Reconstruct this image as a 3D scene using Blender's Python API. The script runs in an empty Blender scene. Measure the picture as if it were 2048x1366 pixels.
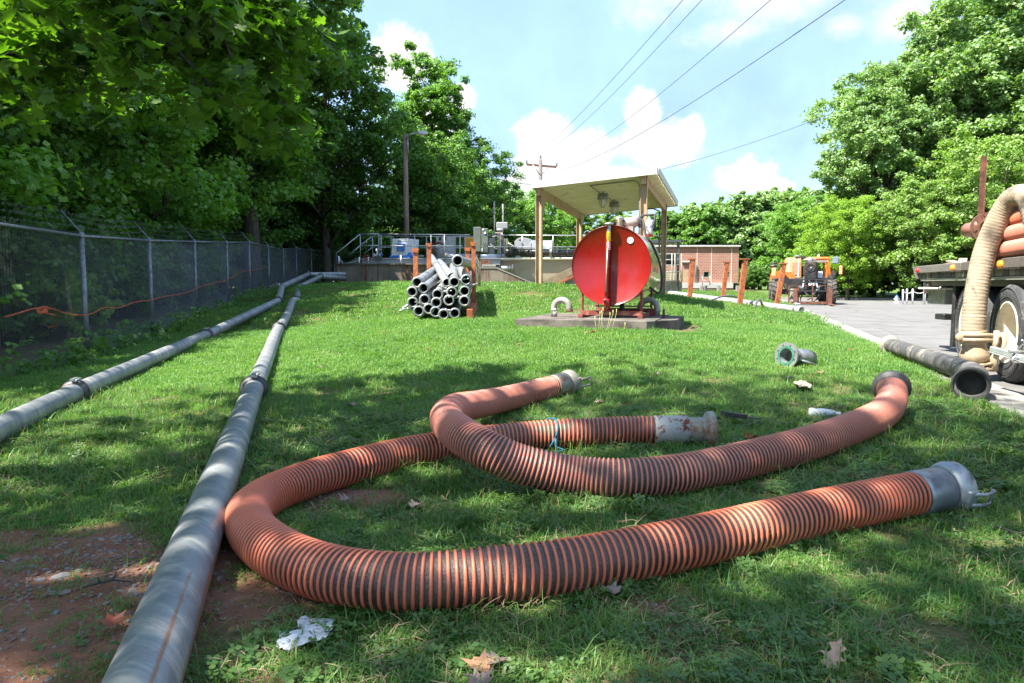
import bpy, math, random
import numpy as np
from math import sin, cos, tan, pi, radians, sqrt, atan2
from mathutils import Vector, Matrix, Euler

SC = bpy.context.scene
COL = SC.collection
rnd = random.Random(11)
rng = np.random.default_rng(5)

# ------------------------------------------------------------------ camera
FPX, CX, CY = 1365.0, 1024.0, 683.0          # measured on the 2048 wide photograph
PITCH = math.atan((683 - 567) / FPX)
cam_d = bpy.data.cameras.new('camera')
cam_d.sensor_width = 36.0
cam_d.lens = 36.0 * FPX / 2048.0
cam_d.clip_start = 0.05
cam_d.clip_end = 3000
cam = bpy.data.objects.new('camera', cam_d)
COL.objects.link(cam)
cam.location = (0, 0, 1.0)
cam.rotation_euler = (pi / 2 - PITCH, 0, 0)
SC.camera = cam
SC.render.engine = 'CYCLES'
SC.cycles.max_bounces = 8
SC.cycles.diffuse_bounces = 4
SC.cycles.transparent_max_bounces = 4

# ------------------------------------------------------------------ sun, sky, exposure
SUN_EL, SUN_TRAVEL = radians(57), radians(62)      # travel heading: clockwise from +Y
SUN_STRENGTH, SKY_STRENGTH, EXPOSURE = 5.0, 0.15, 1.84
sun_d = bpy.data.lights.new('sun', 'SUN')
sun_d.energy = SUN_STRENGTH
sun_d.angle = radians(0.55)
sun_d.color = (1.0, 0.955, 0.87)
sun = bpy.data.objects.new('sun', sun_d)
COL.objects.link(sun)
_tr = Vector((sin(SUN_TRAVEL) * cos(SUN_EL), cos(SUN_TRAVEL) * cos(SUN_EL), -sin(SUN_EL)))
sun.rotation_euler = _tr.to_track_quat('-Z', 'Y').to_euler()
sun.location = (-30, -20, 60)

def pix_dir(px, py):
    dx, dy = (px - CX) / FPX, (CY - py) / FPX
    return Vector((dx, cos(PITCH) + sin(PITCH) * dy, -sin(PITCH) + cos(PITCH) * dy))

world = bpy.data.worlds.new('World')
SC.world = world
world.use_nodes = True
def build_world():
    nt = world.node_tree
    N, L = nt.nodes, nt.links
    N.clear()
    out = N.new('ShaderNodeOutputWorld')
    bg = N.new('ShaderNodeBackground')
    bg.inputs['Strength'].default_value = SKY_STRENGTH
    sky = N.new('ShaderNodeTexSky')
    sky.sky_type = 'NISHITA'
    sky.sun_disc = False
    sky.sun_elevation = SUN_EL
    # sky's sun_rotation turns clockwise from +Y seen from above
    sky.sun_rotation = (SUN_TRAVEL + pi) % (2 * pi)
    sky.altitude = 200
    sky.air_density = 1.0
    sky.dust_density = .8
    sky.ozone_density = 1.5
    tc = N.new('ShaderNodeTexCoord')
    sep = N.new('ShaderNodeSeparateXYZ')
    L.new(tc.outputs['Generated'], sep.inputs[0])
    def M(op, a, b=None, c=None, clamp=False):
        n = N.new('ShaderNodeMath'); n.operation = op; n.use_clamp = clamp
        for i, v in enumerate((a, b, c)):
            if v is None: continue
            if isinstance(v, (int, float)): n.inputs[i].default_value = v
            else: L.new(v, n.inputs[i])
        return n.outputs[0]
    az = M('ARCTAN2', sep.outputs[0], sep.outputs[1])
    el = M('ARCSINE', sep.outputs[2])
    P = N.new('ShaderNodeCombineXYZ')
    L.new(az, P.inputs[0]); L.new(el, P.inputs[1])
    def noise(scale, detail, rough, vec=None, off=0.0):
        n = N.new('ShaderNodeTexNoise')
        n.inputs['Scale'].default_value = scale
        n.inputs['Detail'].default_value = detail
        n.inputs['Roughness'].default_value = rough
        mp = N.new('ShaderNodeMapping'); mp.inputs['Location'].default_value = (off, off * .7, 0)
        L.new(P.outputs[0], mp.inputs[0]); L.new(mp.outputs[0], n.inputs['Vector'])
        return n.outputs['Fac']
    big = noise(9, 9, .62)
    fine = noise(30, 8, .6, off=3.1)
    # cumulus banks by azimuth and elevation (degrees), continued round the whole sky
    blobs = []
    for px, py, rx, ry in ((1085, 262, 60, 52), (1125, 330, 112, 66), (1190, 300, 66, 52), (1288, 228, 44, 54), (1310, 285, 92, 54), (1385, 260, 30, 32),
                           (1050, 380, 85, 40), (1200, 355, 100, 40),
                           (1490, 352, 62, 42), (1550, 372, 36, 20),
                           (800, 120, 75, 62), (925, 195, 34, 34), (860, 260, 60, 60), (1040, 430, 55, 28), (960, 420, 60, 50)):
        d = pix_dir(px, py).normalized()
        blobs.append((atan2(d.x, d.y), math.asin(d.z), rx / FPX * .98, ry / FPX * .95, 1.0))
    r2 = random.Random(4)
    for k in range(12):
        a = radians(60 + k * 20 + r2.uniform(-5, 5))
        blobs.append((a if a < pi else a - 2 * pi, radians(r2.uniform(9, 22)), r2.uniform(.08, .16), r2.uniform(.04, .09), 1.0))
    thin = []
    for px, py, rx, ry in ((1370, -5, 150, 55), (1520, 5, 170, 60), (1700, 52, 60, 34), (1830, 30, 120, 60), (1460, 60, 120, 40)):
        d = pix_dir(px, py).normalized()
        thin.append((atan2(d.x, d.y), math.asin(d.z), rx / FPX, ry / FPX, 1.0))
    for k in range(7):
        a = radians(-170 + k * 50)
        thin.append((a, radians(r2.uniform(38, 60)), .35, .12, 1.0))
    def field(bl):
        acc = None
        for a, e, ra, re, w in bl:
            s = N.new('ShaderNodeVectorMath'); s.operation = 'SUBTRACT'
            L.new(P.outputs[0], s.inputs[0]); s.inputs[1].default_value = (a, e, 0)
            m = N.new('ShaderNodeVectorMath'); m.operation = 'MULTIPLY'
            L.new(s.outputs[0], m.inputs[0]); m.inputs[1].default_value = (1 / ra, 1 / re, 0)
            ln = N.new('ShaderNodeVectorMath'); ln.operation = 'LENGTH'
            L.new(m.outputs[0], ln.inputs[0])
            v = M('SUBTRACT', 1.0, ln.outputs['Value'])
            if acc is None: acc = v
            else: acc = M('SMOOTH_MAX', acc, v, .25)
        return acc
    f1 = field(blobs)
    v1 = M('ADD', f1, M('MULTIPLY', M('SUBTRACT', big, .5), 1.5))
    v1 = M('ADD', v1, M('MULTIPLY', M('SUBTRACT', fine, .5), 1.0))
    mr = N.new('ShaderNodeMapRange'); mr.interpolation_type = 'SMOOTHSTEP'
    mr.inputs['From Min'].default_value = -.02; mr.inputs['From Max'].default_value = .40
    L.new(v1, mr.inputs['Value'])
    f2 = field(thin)
    v2 = M('ADD', f2, M('MULTIPLY', M('SUBTRACT', big, .48), 2.2))
    v2 = M('ADD', v2, M('MULTIPLY', M('SUBTRACT', fine, .5), 1.0))
    mr2 = N.new('ShaderNodeMapRange'); mr2.interpolation_type = 'SMOOTHSTEP'
    mr2.inputs['From Min'].default_value = .05; mr2.inputs['From Max'].default_value = 1.1
    mr2.inputs['To Max'].default_value = .8
    L.new(v2, mr2.inputs['Value'])
    haze = N.new('ShaderNodeMapRange')
    haze.inputs['From Min'].default_value = .42; haze.inputs['From Max'].default_value = -.02
    haze.inputs['To Min'].default_value = .45; haze.inputs['To Max'].default_value = .85
    L.new(el, haze.inputs['Value'])
    veil = M('MULTIPLY', M('SUBTRACT', noise(4.5, 6, .6, off=7.7), .42, clamp=True), .9)
    hz = M('ADD', haze.outputs[0], veil, clamp=True)
    def mix(fac, a, b):
        n = N.new('ShaderNodeMix'); n.data_type = 'RGBA'
        if isinstance(fac, float): n.inputs[0].default_value = fac
        else: L.new(fac, n.inputs[0])
        for i, v in ((6, a), (7, b)):
            if isinstance(v, tuple): n.inputs[i].default_value = v
            else: L.new(v, n.inputs[i])
        return n.outputs[2]
    k = .139 / SKY_STRENGTH
    base = mix(hz, sky.outputs[0], (k * .90, k * 1.36, k * 2.12, 1))
    # cloud body: slightly greyer towards the base of each bank
    shade = M('MULTIPLY', M('SUBTRACT', noise(14, 6, .55, off=1.3), .45, clamp=True), .7, clamp=True)
    kw = .335 / SKY_STRENGTH
    ccol = mix(shade, (kw, kw * .995, kw * .985, 1), (kw * .74, kw * .79, kw * .87, 1))
    c1 = mix(mr2.outputs[0], base, ccol)
    c2 = mix(mr.outputs[0], c1, ccol)
    L.new(c2, bg.inputs['Color'])
    L.new(bg.outputs[0], out.inputs[0])
build_world()
SC.view_settings.view_transform = 'Standard'
SC.view_settings.look = 'None'
SC.view_settings.exposure = EXPOSURE
SC.view_settings.gamma = 1.0
SC.view_settings.use_curve_mapping = False

# ------------------------------------------------------------------ helpers
def tag(o, label=None, cat=None, group=None, kind=None):
    if label: o['label'] = label
    if cat: o['category'] = cat
    if group: o['group'] = group
    if kind: o['kind'] = kind
    return o

def wloc(o):
    v = Vector((0, 0, 0))
    while o is not None:
        v += o.location
        o = o.parent
    return v

def thing(name, loc, label=None, cat=None, group=None, kind=None):
    o = bpy.data.objects.new(name, None)
    o.empty_display_size = .1
    COL.objects.link(o)
    o.location = loc
    return tag(o, label, cat, group, kind)

def kids(o):
    return [c for c in list(o.children)]

def copy_tree(o, parent=None):
    ch = kids(o)
    c = o.copy()
    COL.objects.link(c)
    if parent is not None: c.parent = parent
    for k in ch: copy_tree(k, c)
    return c

class MB:
    """collects shapes in world coordinates; build() links ONE mesh object"""
    def __init__(s): s.v = []; s.f = []; s.sm = []
    def add(s, vs, fs, smooth=False):
        b = len(s.v)
        s.v.extend([tuple(p) for p in vs])
        s.f.extend([tuple(b + i for i in f) for f in fs])
        s.sm.extend([smooth] * len(fs))
        return s
    def box(s, c, size, rot=None, ch=0.0):
        hx, hy, hz = [d / 2 for d in size]
        if ch <= 0:
            vs = [Vector((x, y, z)) for z in (-hz, hz) for y in (-hy, hy) for x in (-hx, hx)]
            fs = [(0, 2, 3, 1), (4, 5, 7, 6), (0, 1, 5, 4), (2, 6, 7, 3), (0, 4, 6, 2), (1, 3, 7, 5)]
        else:
            bm = bm_box(size, ch)
            vs, fs = bm
            vs = [Vector(p) for p in vs]
        R = rot if rot is not None else Matrix.Identity(3)
        c = Vector(c)
        return s.add([R @ p + c for p in vs], fs)
    def tube(s, pts, r, n=10, cap=True, smooth=True, closed=False, flat=None):
        pts = [Vector(p) for p in pts]
        m = len(pts)
        rs = r if isinstance(r, (list, tuple)) else [r] * m
        vs, fs = [], []
        up = None
        for i, p in enumerate(pts):
            a = pts[(i - 1) % m] if (i > 0 or closed) else p
            b = pts[(i + 1) % m] if (i < m - 1 or closed) else p
            d = (b - a)
            if d.length < 1e-9: d = Vector((0, 0, 1))
            d.normalize()
            if up is None:
                up = Vector((0, 0, 1)) if abs(d.z) < .9 else Vector((1, 0, 0))
            x = up - d * up.dot(d)
            if x.length < 1e-6: x = d.orthogonal()
            x.normalize(); y = d.cross(x); up = x
            for k in range(n):
                a_ = 2 * pi * k / n
                kx, ky = (1, 1) if flat is None else flat
                vs.append(p + x * (cos(a_) * rs[i] * kx) + y * (sin(a_) * rs[i] * ky))
        R = m if closed else m - 1
        for i in range(R):
            i2 = (i + 1) % m
            for k in range(n):
                k2 = (k + 1) % n
                fs.append((i * n + k, i * n + k2, i2 * n + k2, i2 * n + k))
        s.add(vs, fs, smooth)
        if cap and not closed:
            b = len(s.v) - len(vs)
            s.f.append(tuple(b + k for k in reversed(range(n)))); s.sm.append(False)
            s.f.append(tuple(b + (m - 1) * n + k for k in range(n))); s.sm.append(False)
        return s
    def lathe(s, origin, axis, prof, n=24, smooth=True, closed=False):
        """prof: (radius, distance along axis)"""
        o = Vector(origin); d = Vector(axis).normalized()
        x = d.orthogonal().normalized(); y = d.cross(x)
        vs, fs = [], []
        for r, h in prof:
            for k in range(n):
                a = 2 * pi * k / n
                vs.append(o + d * h + x * (r * cos(a)) + y * (r * sin(a)))
        m = len(prof)
        for i in range(m if closed else m - 1):
            i2 = (i + 1) % m
            for k in range(n):
                k2 = (k + 1) % n
                fs.append((i * n + k, i * n + k2, i2 * n + k2, i2 * n + k))
        return s.add(vs, fs, smooth)
    def prism(s, poly, z0, z1):
        """poly list of (x,y), vertical prism"""
        n = len(poly)
        vs = [(x, y, z0) for x, y in poly] + [(x, y, z1) for x, y in poly]
        fs = [tuple(reversed(range(n))), tuple(range(n, 2 * n))] + [(k, (k + 1) % n, n + (k + 1) % n, n + k) for k in range(n)]
        return s.add(vs, fs)
    def slab(s, poly, off):
        """poly: 3d planar points, extruded by vector off"""
        n = len(poly); off = Vector(off)
        vs = [Vector(p) for p in poly] + [Vector(p) + off for p in poly]
        fs = [tuple(reversed(range(n))), tuple(range(n, 2 * n))] + [(k, (k + 1) % n, n + (k + 1) % n, n + k) for k in range(n)]
        return s.add(vs, fs)
    def build(s, name, mat, parent=None, bevel=0.0, mats=None, **tags):
        me = bpy.data.meshes.new(name)
        off = wloc(parent) if parent is not None else Vector((0, 0, 0))
        vs = s.v if parent is None else [(p[0] - off.x, p[1] - off.y, p[2] - off.z) for p in s.v]
        if parent is None and s.v and tags.pop('_root', True):
            xs = np.array(s.v); c = Vector((float(xs[:, 0].mean()), float(xs[:, 1].mean()), float(xs[:, 2].min())))
            vs = [(p[0] - c.x, p[1] - c.y, p[2] - c.z) for p in s.v]
        else:
            c = Vector((0, 0, 0)); tags.pop('_root', None)
        me.from_pydata([tuple(p) for p in vs], [], s.f)
        me.polygons.foreach_set('use_smooth', s.sm)
        me.update()
        o = bpy.data.objects.new(name, me)
        COL.objects.link(o)
        o.location = c
        if parent is not None: o.parent = parent
        if mat is not None: me.materials.append(mat)
        import bmesh
        bm = bmesh.new(); bm.from_mesh(me)
        bmesh.ops.recalc_face_normals(bm, faces=bm.faces)
        bm.to_mesh(me); bm.free()
        if bevel > 0:
            b = o.modifiers.new('bevel', 'BEVEL'); b.width = bevel; b.segments = 2; b.limit_method = 'ANGLE'
        tag(o, **tags)
        return o

def bm_box(size, ch):
    hx, hy, hz = [d / 2 for d in size]
    c = min(ch, hx * .9, hy * .9, hz * .9)
    vs = []
    for sz in (-1, 1):
        for sy in (-1, 1):
            for sx in (-1, 1):
                vs.append((sx * hx, sy * (hy - c), sz * (hz - c)))
                vs.append((sx * (hx - c), sy * hy, sz * (hz - c)))
                vs.append((sx * (hx - c), sy * (hy - c), sz * hz))
    def i(sx, sy, sz, k): return ((sz > 0) * 4 + (sy > 0) * 2 + (sx > 0)) * 3 + k
    fs = []
    for s_ in (-1, 1):
        fs.append((i(s_, -1, -1, 0), i(s_, 1, -1, 0), i(s_, 1, 1, 0), i(s_, -1, 1, 0)))
        fs.append((i(-1, s_, -1, 1), i(1, s_, -1, 1), i(1, s_, 1, 1), i(-1, s_, 1, 1)))
        fs.append((i(-1, -1, s_, 2), i(1, -1, s_, 2), i(1, 1, s_, 2), i(-1, 1, s_, 2)))
    for a in (-1, 1):
        for b in (-1, 1):
            fs.append((i(a, b, -1, 0), i(a, b, 1, 0), i(a, b, 1, 1), i(a, b, -1, 1)))
            fs.append((i(a, -1, b, 0), i(a, 1, b, 0), i(a, 1, b, 2), i(a, -1, b, 2)))
            fs.append((i(-1, a, b, 1), i(1, a, b, 1), i(1, a, b, 2), i(-1, a, b, 2)))
            for c_ in (-1, 1):
                fs.append((i(a, b, c_, 0), i(a, b, c_, 1), i(a, b, c_, 2)))
    return vs, fs

def mesh_np(name, V, F, mat, parent=None, smooth=False, uv=None, attrs=None):
    """V (n,3), F (m,k) arrays -> object"""
    me = bpy.data.meshes.new(name)
    V = np.asarray(V, dtype=np.float32); F = np.asarray(F, dtype=np.int32)
    me.vertices.add(len(V)); me.vertices.foreach_set('co', V.ravel())
    k = F.shape[1]
    me.loops.add(F.size); me.loops.foreach_set('vertex_index', F.ravel())
    me.polygons.add(len(F))
    me.polygons.foreach_set('loop_start', np.arange(0, F.size, k, dtype=np.int32))
    me.polygons.foreach_set('use_smooth', np.full(len(F), smooth))
    if attrs:
        for an, av in attrs.items():
            a = me.attributes.new(an, 'FLOAT', 'POINT'); a.data.foreach_set('value', np.asarray(av, dtype=np.float32))
    me.update(calc_edges=True); me.validate()
    if mat: me.materials.append(mat)
    o = bpy.data.objects.new(name, me)
    COL.objects.link(o)
    if parent is not None: o.parent = parent
    return o

def inst(name, me, parent, M=None, loc=None, **tags):
    o = bpy.data.objects.new(name, me)
    COL.objects.link(o)
    if parent is not None: o.parent = parent
    if M is not None: o.matrix_local = M
    if loc is not None: o.location = loc
    return tag(o, **tags)

def rotz(a): return Matrix.Rotation(a, 3, 'Z')
def frame(xd, yd):
    """matrix whose columns are xd, yd and their cross"""
    x = Vector(xd).normalized(); y = Vector(yd); y = (y - x * y.dot(x)).normalized(); z = x.cross(y)
    return Matrix((x, y, z)).transposed()

# ------------------------------------------------------------------ materials
def H(h):
    """sRGB hex -> linear"""
    h = h.lstrip('#'); c = [int(h[i:i + 2], 16) / 255 for i in (0, 2, 4)]
    return tuple(((x / 12.92) if x <= .04045 else ((x + .055) / 1.055) ** 2.4) for x in c) + (1,)
def G(r, g=None, b=None):
    return (r, r if g is None else g, r if b is None else b, 1)

class NT:
    def __init__(s, mat):
        mat.use_nodes = True
        s.nt = mat.node_tree; s.N = s.nt.nodes; s.L = s.nt.links
        s.N.clear()
        s.out = s.N.new('ShaderNodeOutputMaterial')
    def new(s, t, **kw):
        n = s.N.new(t)
        for k, v in kw.items(): setattr(n, k, v)
        return n
    def set(s, sock, v):
        if isinstance(v, (int, float, tuple)): sock.default_value = v
        else: s.L.new(v, sock)
    def coord(s, which='Object', scale=None, rot=None):
        if which == 'World':
            g = s.new('ShaderNodeNewGeometry'); o = g.outputs['Position']
        else:
            o = s.new('ShaderNodeTexCoord').outputs[which]
        if scale is not None or rot is not None:
            m = s.new('ShaderNodeMapping'); s.L.new(o, m.inputs[0])
            if scale is not None: m.inputs['Scale'].default_value = scale
            if rot is not None: m.inputs['Rotation'].default_value = rot
            o = m.outputs[0]
        return o
    def noise(s, vec, scale, detail=4, rough=.55, dist=0.0):
        n = s.new('ShaderNodeTexNoise')
        s.L.new(vec, n.inputs['Vector'])
        n.inputs['Scale'].default_value = scale; n.inputs['Detail'].default_value = detail
        n.inputs['Roughness'].default_value = rough; n.inputs['Distortion'].default_value = dist
        return n.outputs['Fac']
    def voro(s, vec, scale, feat='F1', out='Distance'):
        n = s.new('ShaderNodeTexVoronoi'); n.feature = feat
        s.L.new(vec, n.inputs['Vector']); n.inputs['Scale'].default_value = scale
        return n.outputs[out]
    def ramp(s, v, lo, hi, a=0.0, b=1.0, sm=True):
        n = s.new('ShaderNodeMapRange'); n.clamp = True
        if sm: n.interpolation_type = 'SMOOTHSTEP'
        s.L.new(v, n.inputs['Value'])
        n.inputs['From Min'].default_value = lo; n.inputs['From Max'].default_value = hi
        n.inputs['To Min'].default_value = a; n.inputs['To Max'].default_value = b
        return n.outputs[0]
    def math(s, op, a, b=None, clamp=False):
        n = s.new('ShaderNodeMath', operation=op, use_clamp=clamp)
        s.set(n.inputs[0], a)
        if b is not None: s.set(n.inputs[1], b)
        return n.outputs[0]
    def mix(s, fac, a, b, mode='MIX'):
        n = s.new('ShaderNodeMix', data_type='RGBA', blend_type=mode)
        s.set(n.inputs[0], fac); s.set(n.inputs[6], a); s.set(n.inputs[7], b)
        return n.outputs[2]
    def bump(s, h, strength=.3, dist=.01):
        n = s.new('ShaderNodeBump'); n.inputs['Strength'].default_value = strength; n.inputs['Distance'].default_value = dist
        s.L.new(h, n.inputs['Height'])
        return n.outputs[0]
    def bsdf(s, color, rough=.6, metal=0.0, normal=None, spec=None, coat=None):
        b = s.new('ShaderNodeBsdfPrincipled')
        s.set(b.inputs['Base Color'], color); s.set(b.inputs['Roughness'], rough); s.set(b.inputs['Metallic'], metal)
        if normal is not None: s.L.new(normal, b.inputs['Normal'])
        if spec is not None: b.inputs['Specular IOR Level'].default_value = spec
        if coat is not None: b.inputs['Coat Weight'].default_value = coat
        s.L.new(b.outputs[0], s.out.inputs['Surface'])
        return b

def pm(name, c1, c2, scale=3.0, rough=.6, metal=0.0, stain=None, stain_amt=.5, stain_scale=2.0, stretch=(1, 1, 1), bump=.15, bscale=40, rr=.15, coord='Object', spec=None, coat=None, contrast=(.35, .65)):
    """paint / metal / stone: two tones in a noise, an optional third as stains, roughness variation and fine relief"""
    m = bpy.data.materials.new(name); t = NT(m)
    co = t.coord(coord, scale=stretch)
    n1 = t.noise(co, scale, 6, .6)
    col = t.mix(t.ramp(n1, *contrast), c1, c2)
    if stain is not None:
        n2 = t.noise(co, stain_scale, 8, .68, .3)
        col = t.mix(t.ramp(n2, .62 - stain_amt * .25, .68), col, stain)
    n3 = t.noise(co, bscale, 4, .6)
    r = t.math('ADD', t.math('MULTIPLY', t.math('SUBTRACT', n1, .5), rr * 2), rough, clamp=True)
    t.bsdf(col, r, metal, t.bump(n3, bump, .004) if bump > 0 else None, spec, coat)
    return m

def leafmat(name, c1, c2, c3, trans=.45, sc=.35, rough=.5, spec=.5, big=.12):
    """leaf colour varies by tree patch and leaf; light passes through"""
    m = bpy.data.materials.new(name); t = NT(m)
    w = t.coord('World')
    n1 = t.noise(w, big, 3, .5)
    n2 = t.noise(w, sc * 6, 3, .6)
    isl = t.new('ShaderNodeNewGeometry').outputs['Random Per Island']
    col = t.mix(t.ramp(n2, .3, .7), c1, c2)
    col = t.mix(t.ramp(isl, .55, 1.0, 0, .8), col, c3)
    col = t.mix(t.ramp(n1, .35, .65, 0, .35), col, c2)
    b = t.new('ShaderNodeBsdfPrincipled')
    t.set(b.inputs['Base Color'], col); b.inputs['Roughness'].default_value = rough
    b.inputs['Specular IOR Level'].default_value = spec
    tr = t.new('ShaderNodeBsdfTranslucent')
    tc = t.mix(1.0, col, (1.25, 1.5, .35, 1), 'MULTIPLY')
    t.L.new(tc, tr.inputs['Color'])
    mx = t.new('ShaderNodeMixShader'); mx.inputs[0].default_value = trans
    t.L.new(b.outputs[0], mx.inputs[1]); t.L.new(tr.outputs[0], mx.inputs[2])
    t.L.new(mx.outputs[0], t.out.inputs['Surface'])
    return m

# ------------------------------------------------------------------ layout frame: kerb line
A_ = radians(18.5)
U = Vector((sin(A_), cos(A_), 0))       # along the kerb, away from the camera
V = Vector((cos(A_), -sin(A_), 0))      # across, towards the road
K0 = Vector((3.44, 4.58, 0))
RUV = Matrix((V, U, Vector((0, 0, 1)))).transposed()   # local x = V, local y = U
def ST(s, t, z=0.0):
    p = K0 + V * s + U * t
    return Vector((p.x, p.y, z))
def at(px, py, Y):
    """the place at depth Y that the photograph shows at px, py"""
    d = pix_dir(px, py); k = Y / d.y
    return Vector((d.x * k, Y, 1.0 + d.z * k))

# terrain: measured spots on the lawn (x, y, z)
_c = []
for px, py, Y in ((176, 725, 9.9), (306, 678, 12.75), (394, 636, 16.5), (457, 611, 20), (501, 594, 23),
                  (410, 682, 10.8), (558, 664, 12.4), (555, 609, 16.5), (594, 607, 19),
                  (565, 578, 21), (597, 577, 24), (760, 567, 26.5), (880, 567, 26.5), (1000, 569, 26),
                  (885, 641, 11.7), (870, 600, 16.5), (1031, 657, 10.2), (1307, 664, 9.6),
                  (1070, 570, 17), (1328, 592, 20.5), (1340, 592, 28), (1160, 640, 12.2),
                  (700, 680, 9.6), (760, 620, 14.5)):
    p = at(px, py, Y); _c.append((p.x, p.y, p.z))
_c += [(-9.6, 27, .62), (-10.3, 32.7, .9), (-10.8, 38, .95), (-5, 3, -.05), (-8, 4, -.12), (-6.2, 6.5, -.14), (-2.2, 2, 0), (-1, 1, 0), (0, 3, 0), (-1.5, 5, 0), (0, 6, .05),
       (1.5, 3, .03), (2.6, 3.5, .08), (1.5, 5.5, .1), (3, 7, .12), (0, -3, 0), (-5, -5, -.1), (4, -5, .1), (-3, 7.5, .0),
       (-12, 8, -.3), (-14, 20, 0), (-16, 35, .6), (-35, 15, -.3), (-35, 50, .5), (0, 34, 1.0), (-5, 45, .9), (0, 60, .5), (8, 40, .55), (12, 70, .4), (-40, 100, .5), (-90, 40, 0), (0, 100, .4), (30, 100, .3),
       (4, 9, .18), (5, 13.5, .2), (5.5, 17, .22), (8.0, 21, .12)]
for t_ in (-12, -6, -3, 0, 2, 4, 6, 8, 10, 12, 14, 16, 18, 20, 24, 28, 32, 37, 45, 60, 90):
    p = ST(0, t_); _c.append((p.x, p.y, .095))
_P = np.array(_c)
def _phi(d2): return np.sqrt(d2 + .6)
_D = ((_P[:, None, :2] - _P[None, :, :2]) ** 2).sum(-1)
_A = np.zeros((len(_P) + 1,) * 2); _A[:-1, :-1] = _phi(_D) - np.eye(len(_P)) * .15; _A[-1, :-1] = 1; _A[:-1, -1] = 1
_W = np.linalg.solve(_A, np.append(_P[:, 2], 0))
def terrain_np(x, y):
    x = np.asarray(x, float); y = np.asarray(y, float)
    sh = x.shape; x = x.ravel(); y = y.ravel(); out = np.empty(len(x))
    for i in range(0, len(x), 20000):
        d2 = (x[i:i + 20000, None] - _P[None, :, 0]) ** 2 + (y[i:i + 20000, None] - _P[None, :, 1]) ** 2
        out[i:i + 20000] = _phi(d2) @ _W[:-1] + _W[-1]
    return out.reshape(sh)
def terr(x, y): return float(terrain_np([x], [y])[0])
def gnd(px, py, h=0.0):
    """where the sight line through px, py comes within h of the lawn"""
    d = pix_dir(px, py)
    k = .5
    prev = 1e9
    for i in range(4000):
        p = Vector((0, 0, 1)) + d * k
        e = p.z - terr(p.x, p.y) - h
        if e <= 0: return p
        k += max(.004, e * .5)
        if k > 200: break
    return p
def sof(x, y): return (x - K0.x) * V.x + (y - K0.y) * V.y
def tof(x, y): return (x - K0.x) * U.x + (y - K0.y) * U.y

def vnoise(x, y, sc, seed=0):
    """smooth value noise in numpy"""
    x = np.asarray(x) * sc + seed * 17.3; y = np.asarray(y) * sc + seed * 9.1
    xi = np.floor(x).astype(np.int64); yi = np.floor(y).astype(np.int64)
    fx = x - xi; fy = y - yi
    fx = fx * fx * (3 - 2 * fx); fy = fy * fy * (3 - 2 * fy)
    def h(a, b):
        n = (a * 374761393 + b * 668265263 + seed * 1442695041) & 0xffffffff
        n = ((n ^ (n >> 13)) * 1274126177) & 0xffffffff
        return ((n ^ (n >> 16)) & 0xffff) / 65535.0
    return (h(xi, yi) * (1 - fx) + h(xi + 1, yi) * fx) * (1 - fy) + (h(xi, yi + 1) * (1 - fx) + h(xi + 1, yi + 1) * fx) * fy
def fbm(x, y, sc, seed=0, o=4):
    a = 0; w = .5; tot = 0
    for k in range(o):
        a = a + w * vnoise(x, y, sc * 2 ** k, seed + k); tot += w; w *= .55
    return a / tot
def bare(x, y):
    """how bare the soil is, 0..1"""
    x = np.asarray(x, float); y = np.asarray(y, float)
    n = fbm(x, y, 1.6, 3, 5)
    def blob(cx, cy, rx, ry): return 1 - np.sqrt(((x - cx) / rx) ** 2 + ((y - cy) / ry) ** 2)
    b = np.maximum.reduce([blob(-1.55, 2.0, 1.05, .9) * 1.3, blob(-1.0, 1.35, .9, .6) * 1.2, blob(-2.4, 2.5, .9, .45),
                           blob(.45, 2.0, .25, .12) * .9, blob(-.75, 3.15, .35, .16) * .9, blob(.25, 1.5, .9, .2) * .45, blob(-1.9, 1.1, 1.5, .8)])
    return np.clip(b * 1.5 + (n - .5) * 2.4 - .12, 0, 1)
# ------------------------------------------------------------------ base materials
def ground_mat():
    m = bpy.data.materials.new('lawn_soil'); t = NT(m)
    w = t.coord('World')
    at_ = t.new('ShaderNodeAttribute', attribute_name='bare').outputs['Fac']
    n1 = t.noise(w, 3.5, 6, .6); n2 = t.noise(w, 40, 5, .65); n3 = t.noise(w, .35, 4, .55)
    thatch = t.mix(t.ramp(n2, .35, .65), (.075, .070, .028, 1), (.15, .115, .06, 1))
    thatch = t.mix(t.ramp(n3, .4, .62, 0, .6), thatch, (.065, .10, .022, 1))
    clay = t.mix(t.ramp(n1, .3, .7), (.17, .070, .042, 1), (.25, .125, .082, 1))
    clay = t.mix(t.ramp(n2, .45, .7, 0, .6), clay, (.13, .085, .055, 1))
    col = t.mix(t.ramp(at_, .15, .6), thatch, clay)
    t.bsdf(col, .95, 0, t.bump(n2, .8, .012), .15)
    return m
M_GROUND = ground_mat()
def asphalt_mat():
    m = bpy.data.materials.new('asphalt'); t = NT(m)
    w = t.coord('World')
    n1 = t.noise(w, 1.3, 5, .6); n2 = t.noise(w, 180, 3, .6); n3 = t.voro(w, 260)
    col = t.mix(t.ramp(n1, .3, .7), (.125, .122, .118, 1), (.17, .166, .16, 1))
    col = t.mix(t.ramp(n2, .45, .75, 0, .5), col, (.22, .215, .205, 1))
    n5 = t.noise(w, .45, 6, .7, .6)
    col = t.mix(t.ramp(n5, .52, .66, 0, .45), col, (.085, .083, .08, 1))
    crack = t.voro(t.coord('World', (.55, .55, .55)), 1.0, 'DISTANCE_TO_EDGE')
    col = t.mix(t.ramp(crack, .0, .012, .8, 0), col, (.05, .05, .05, 1))
    t.bsdf(col, .92, 0, t.bump(n3, .5, .004), .2)
    return m
M_ASPHALT = asphalt_mat()
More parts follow.
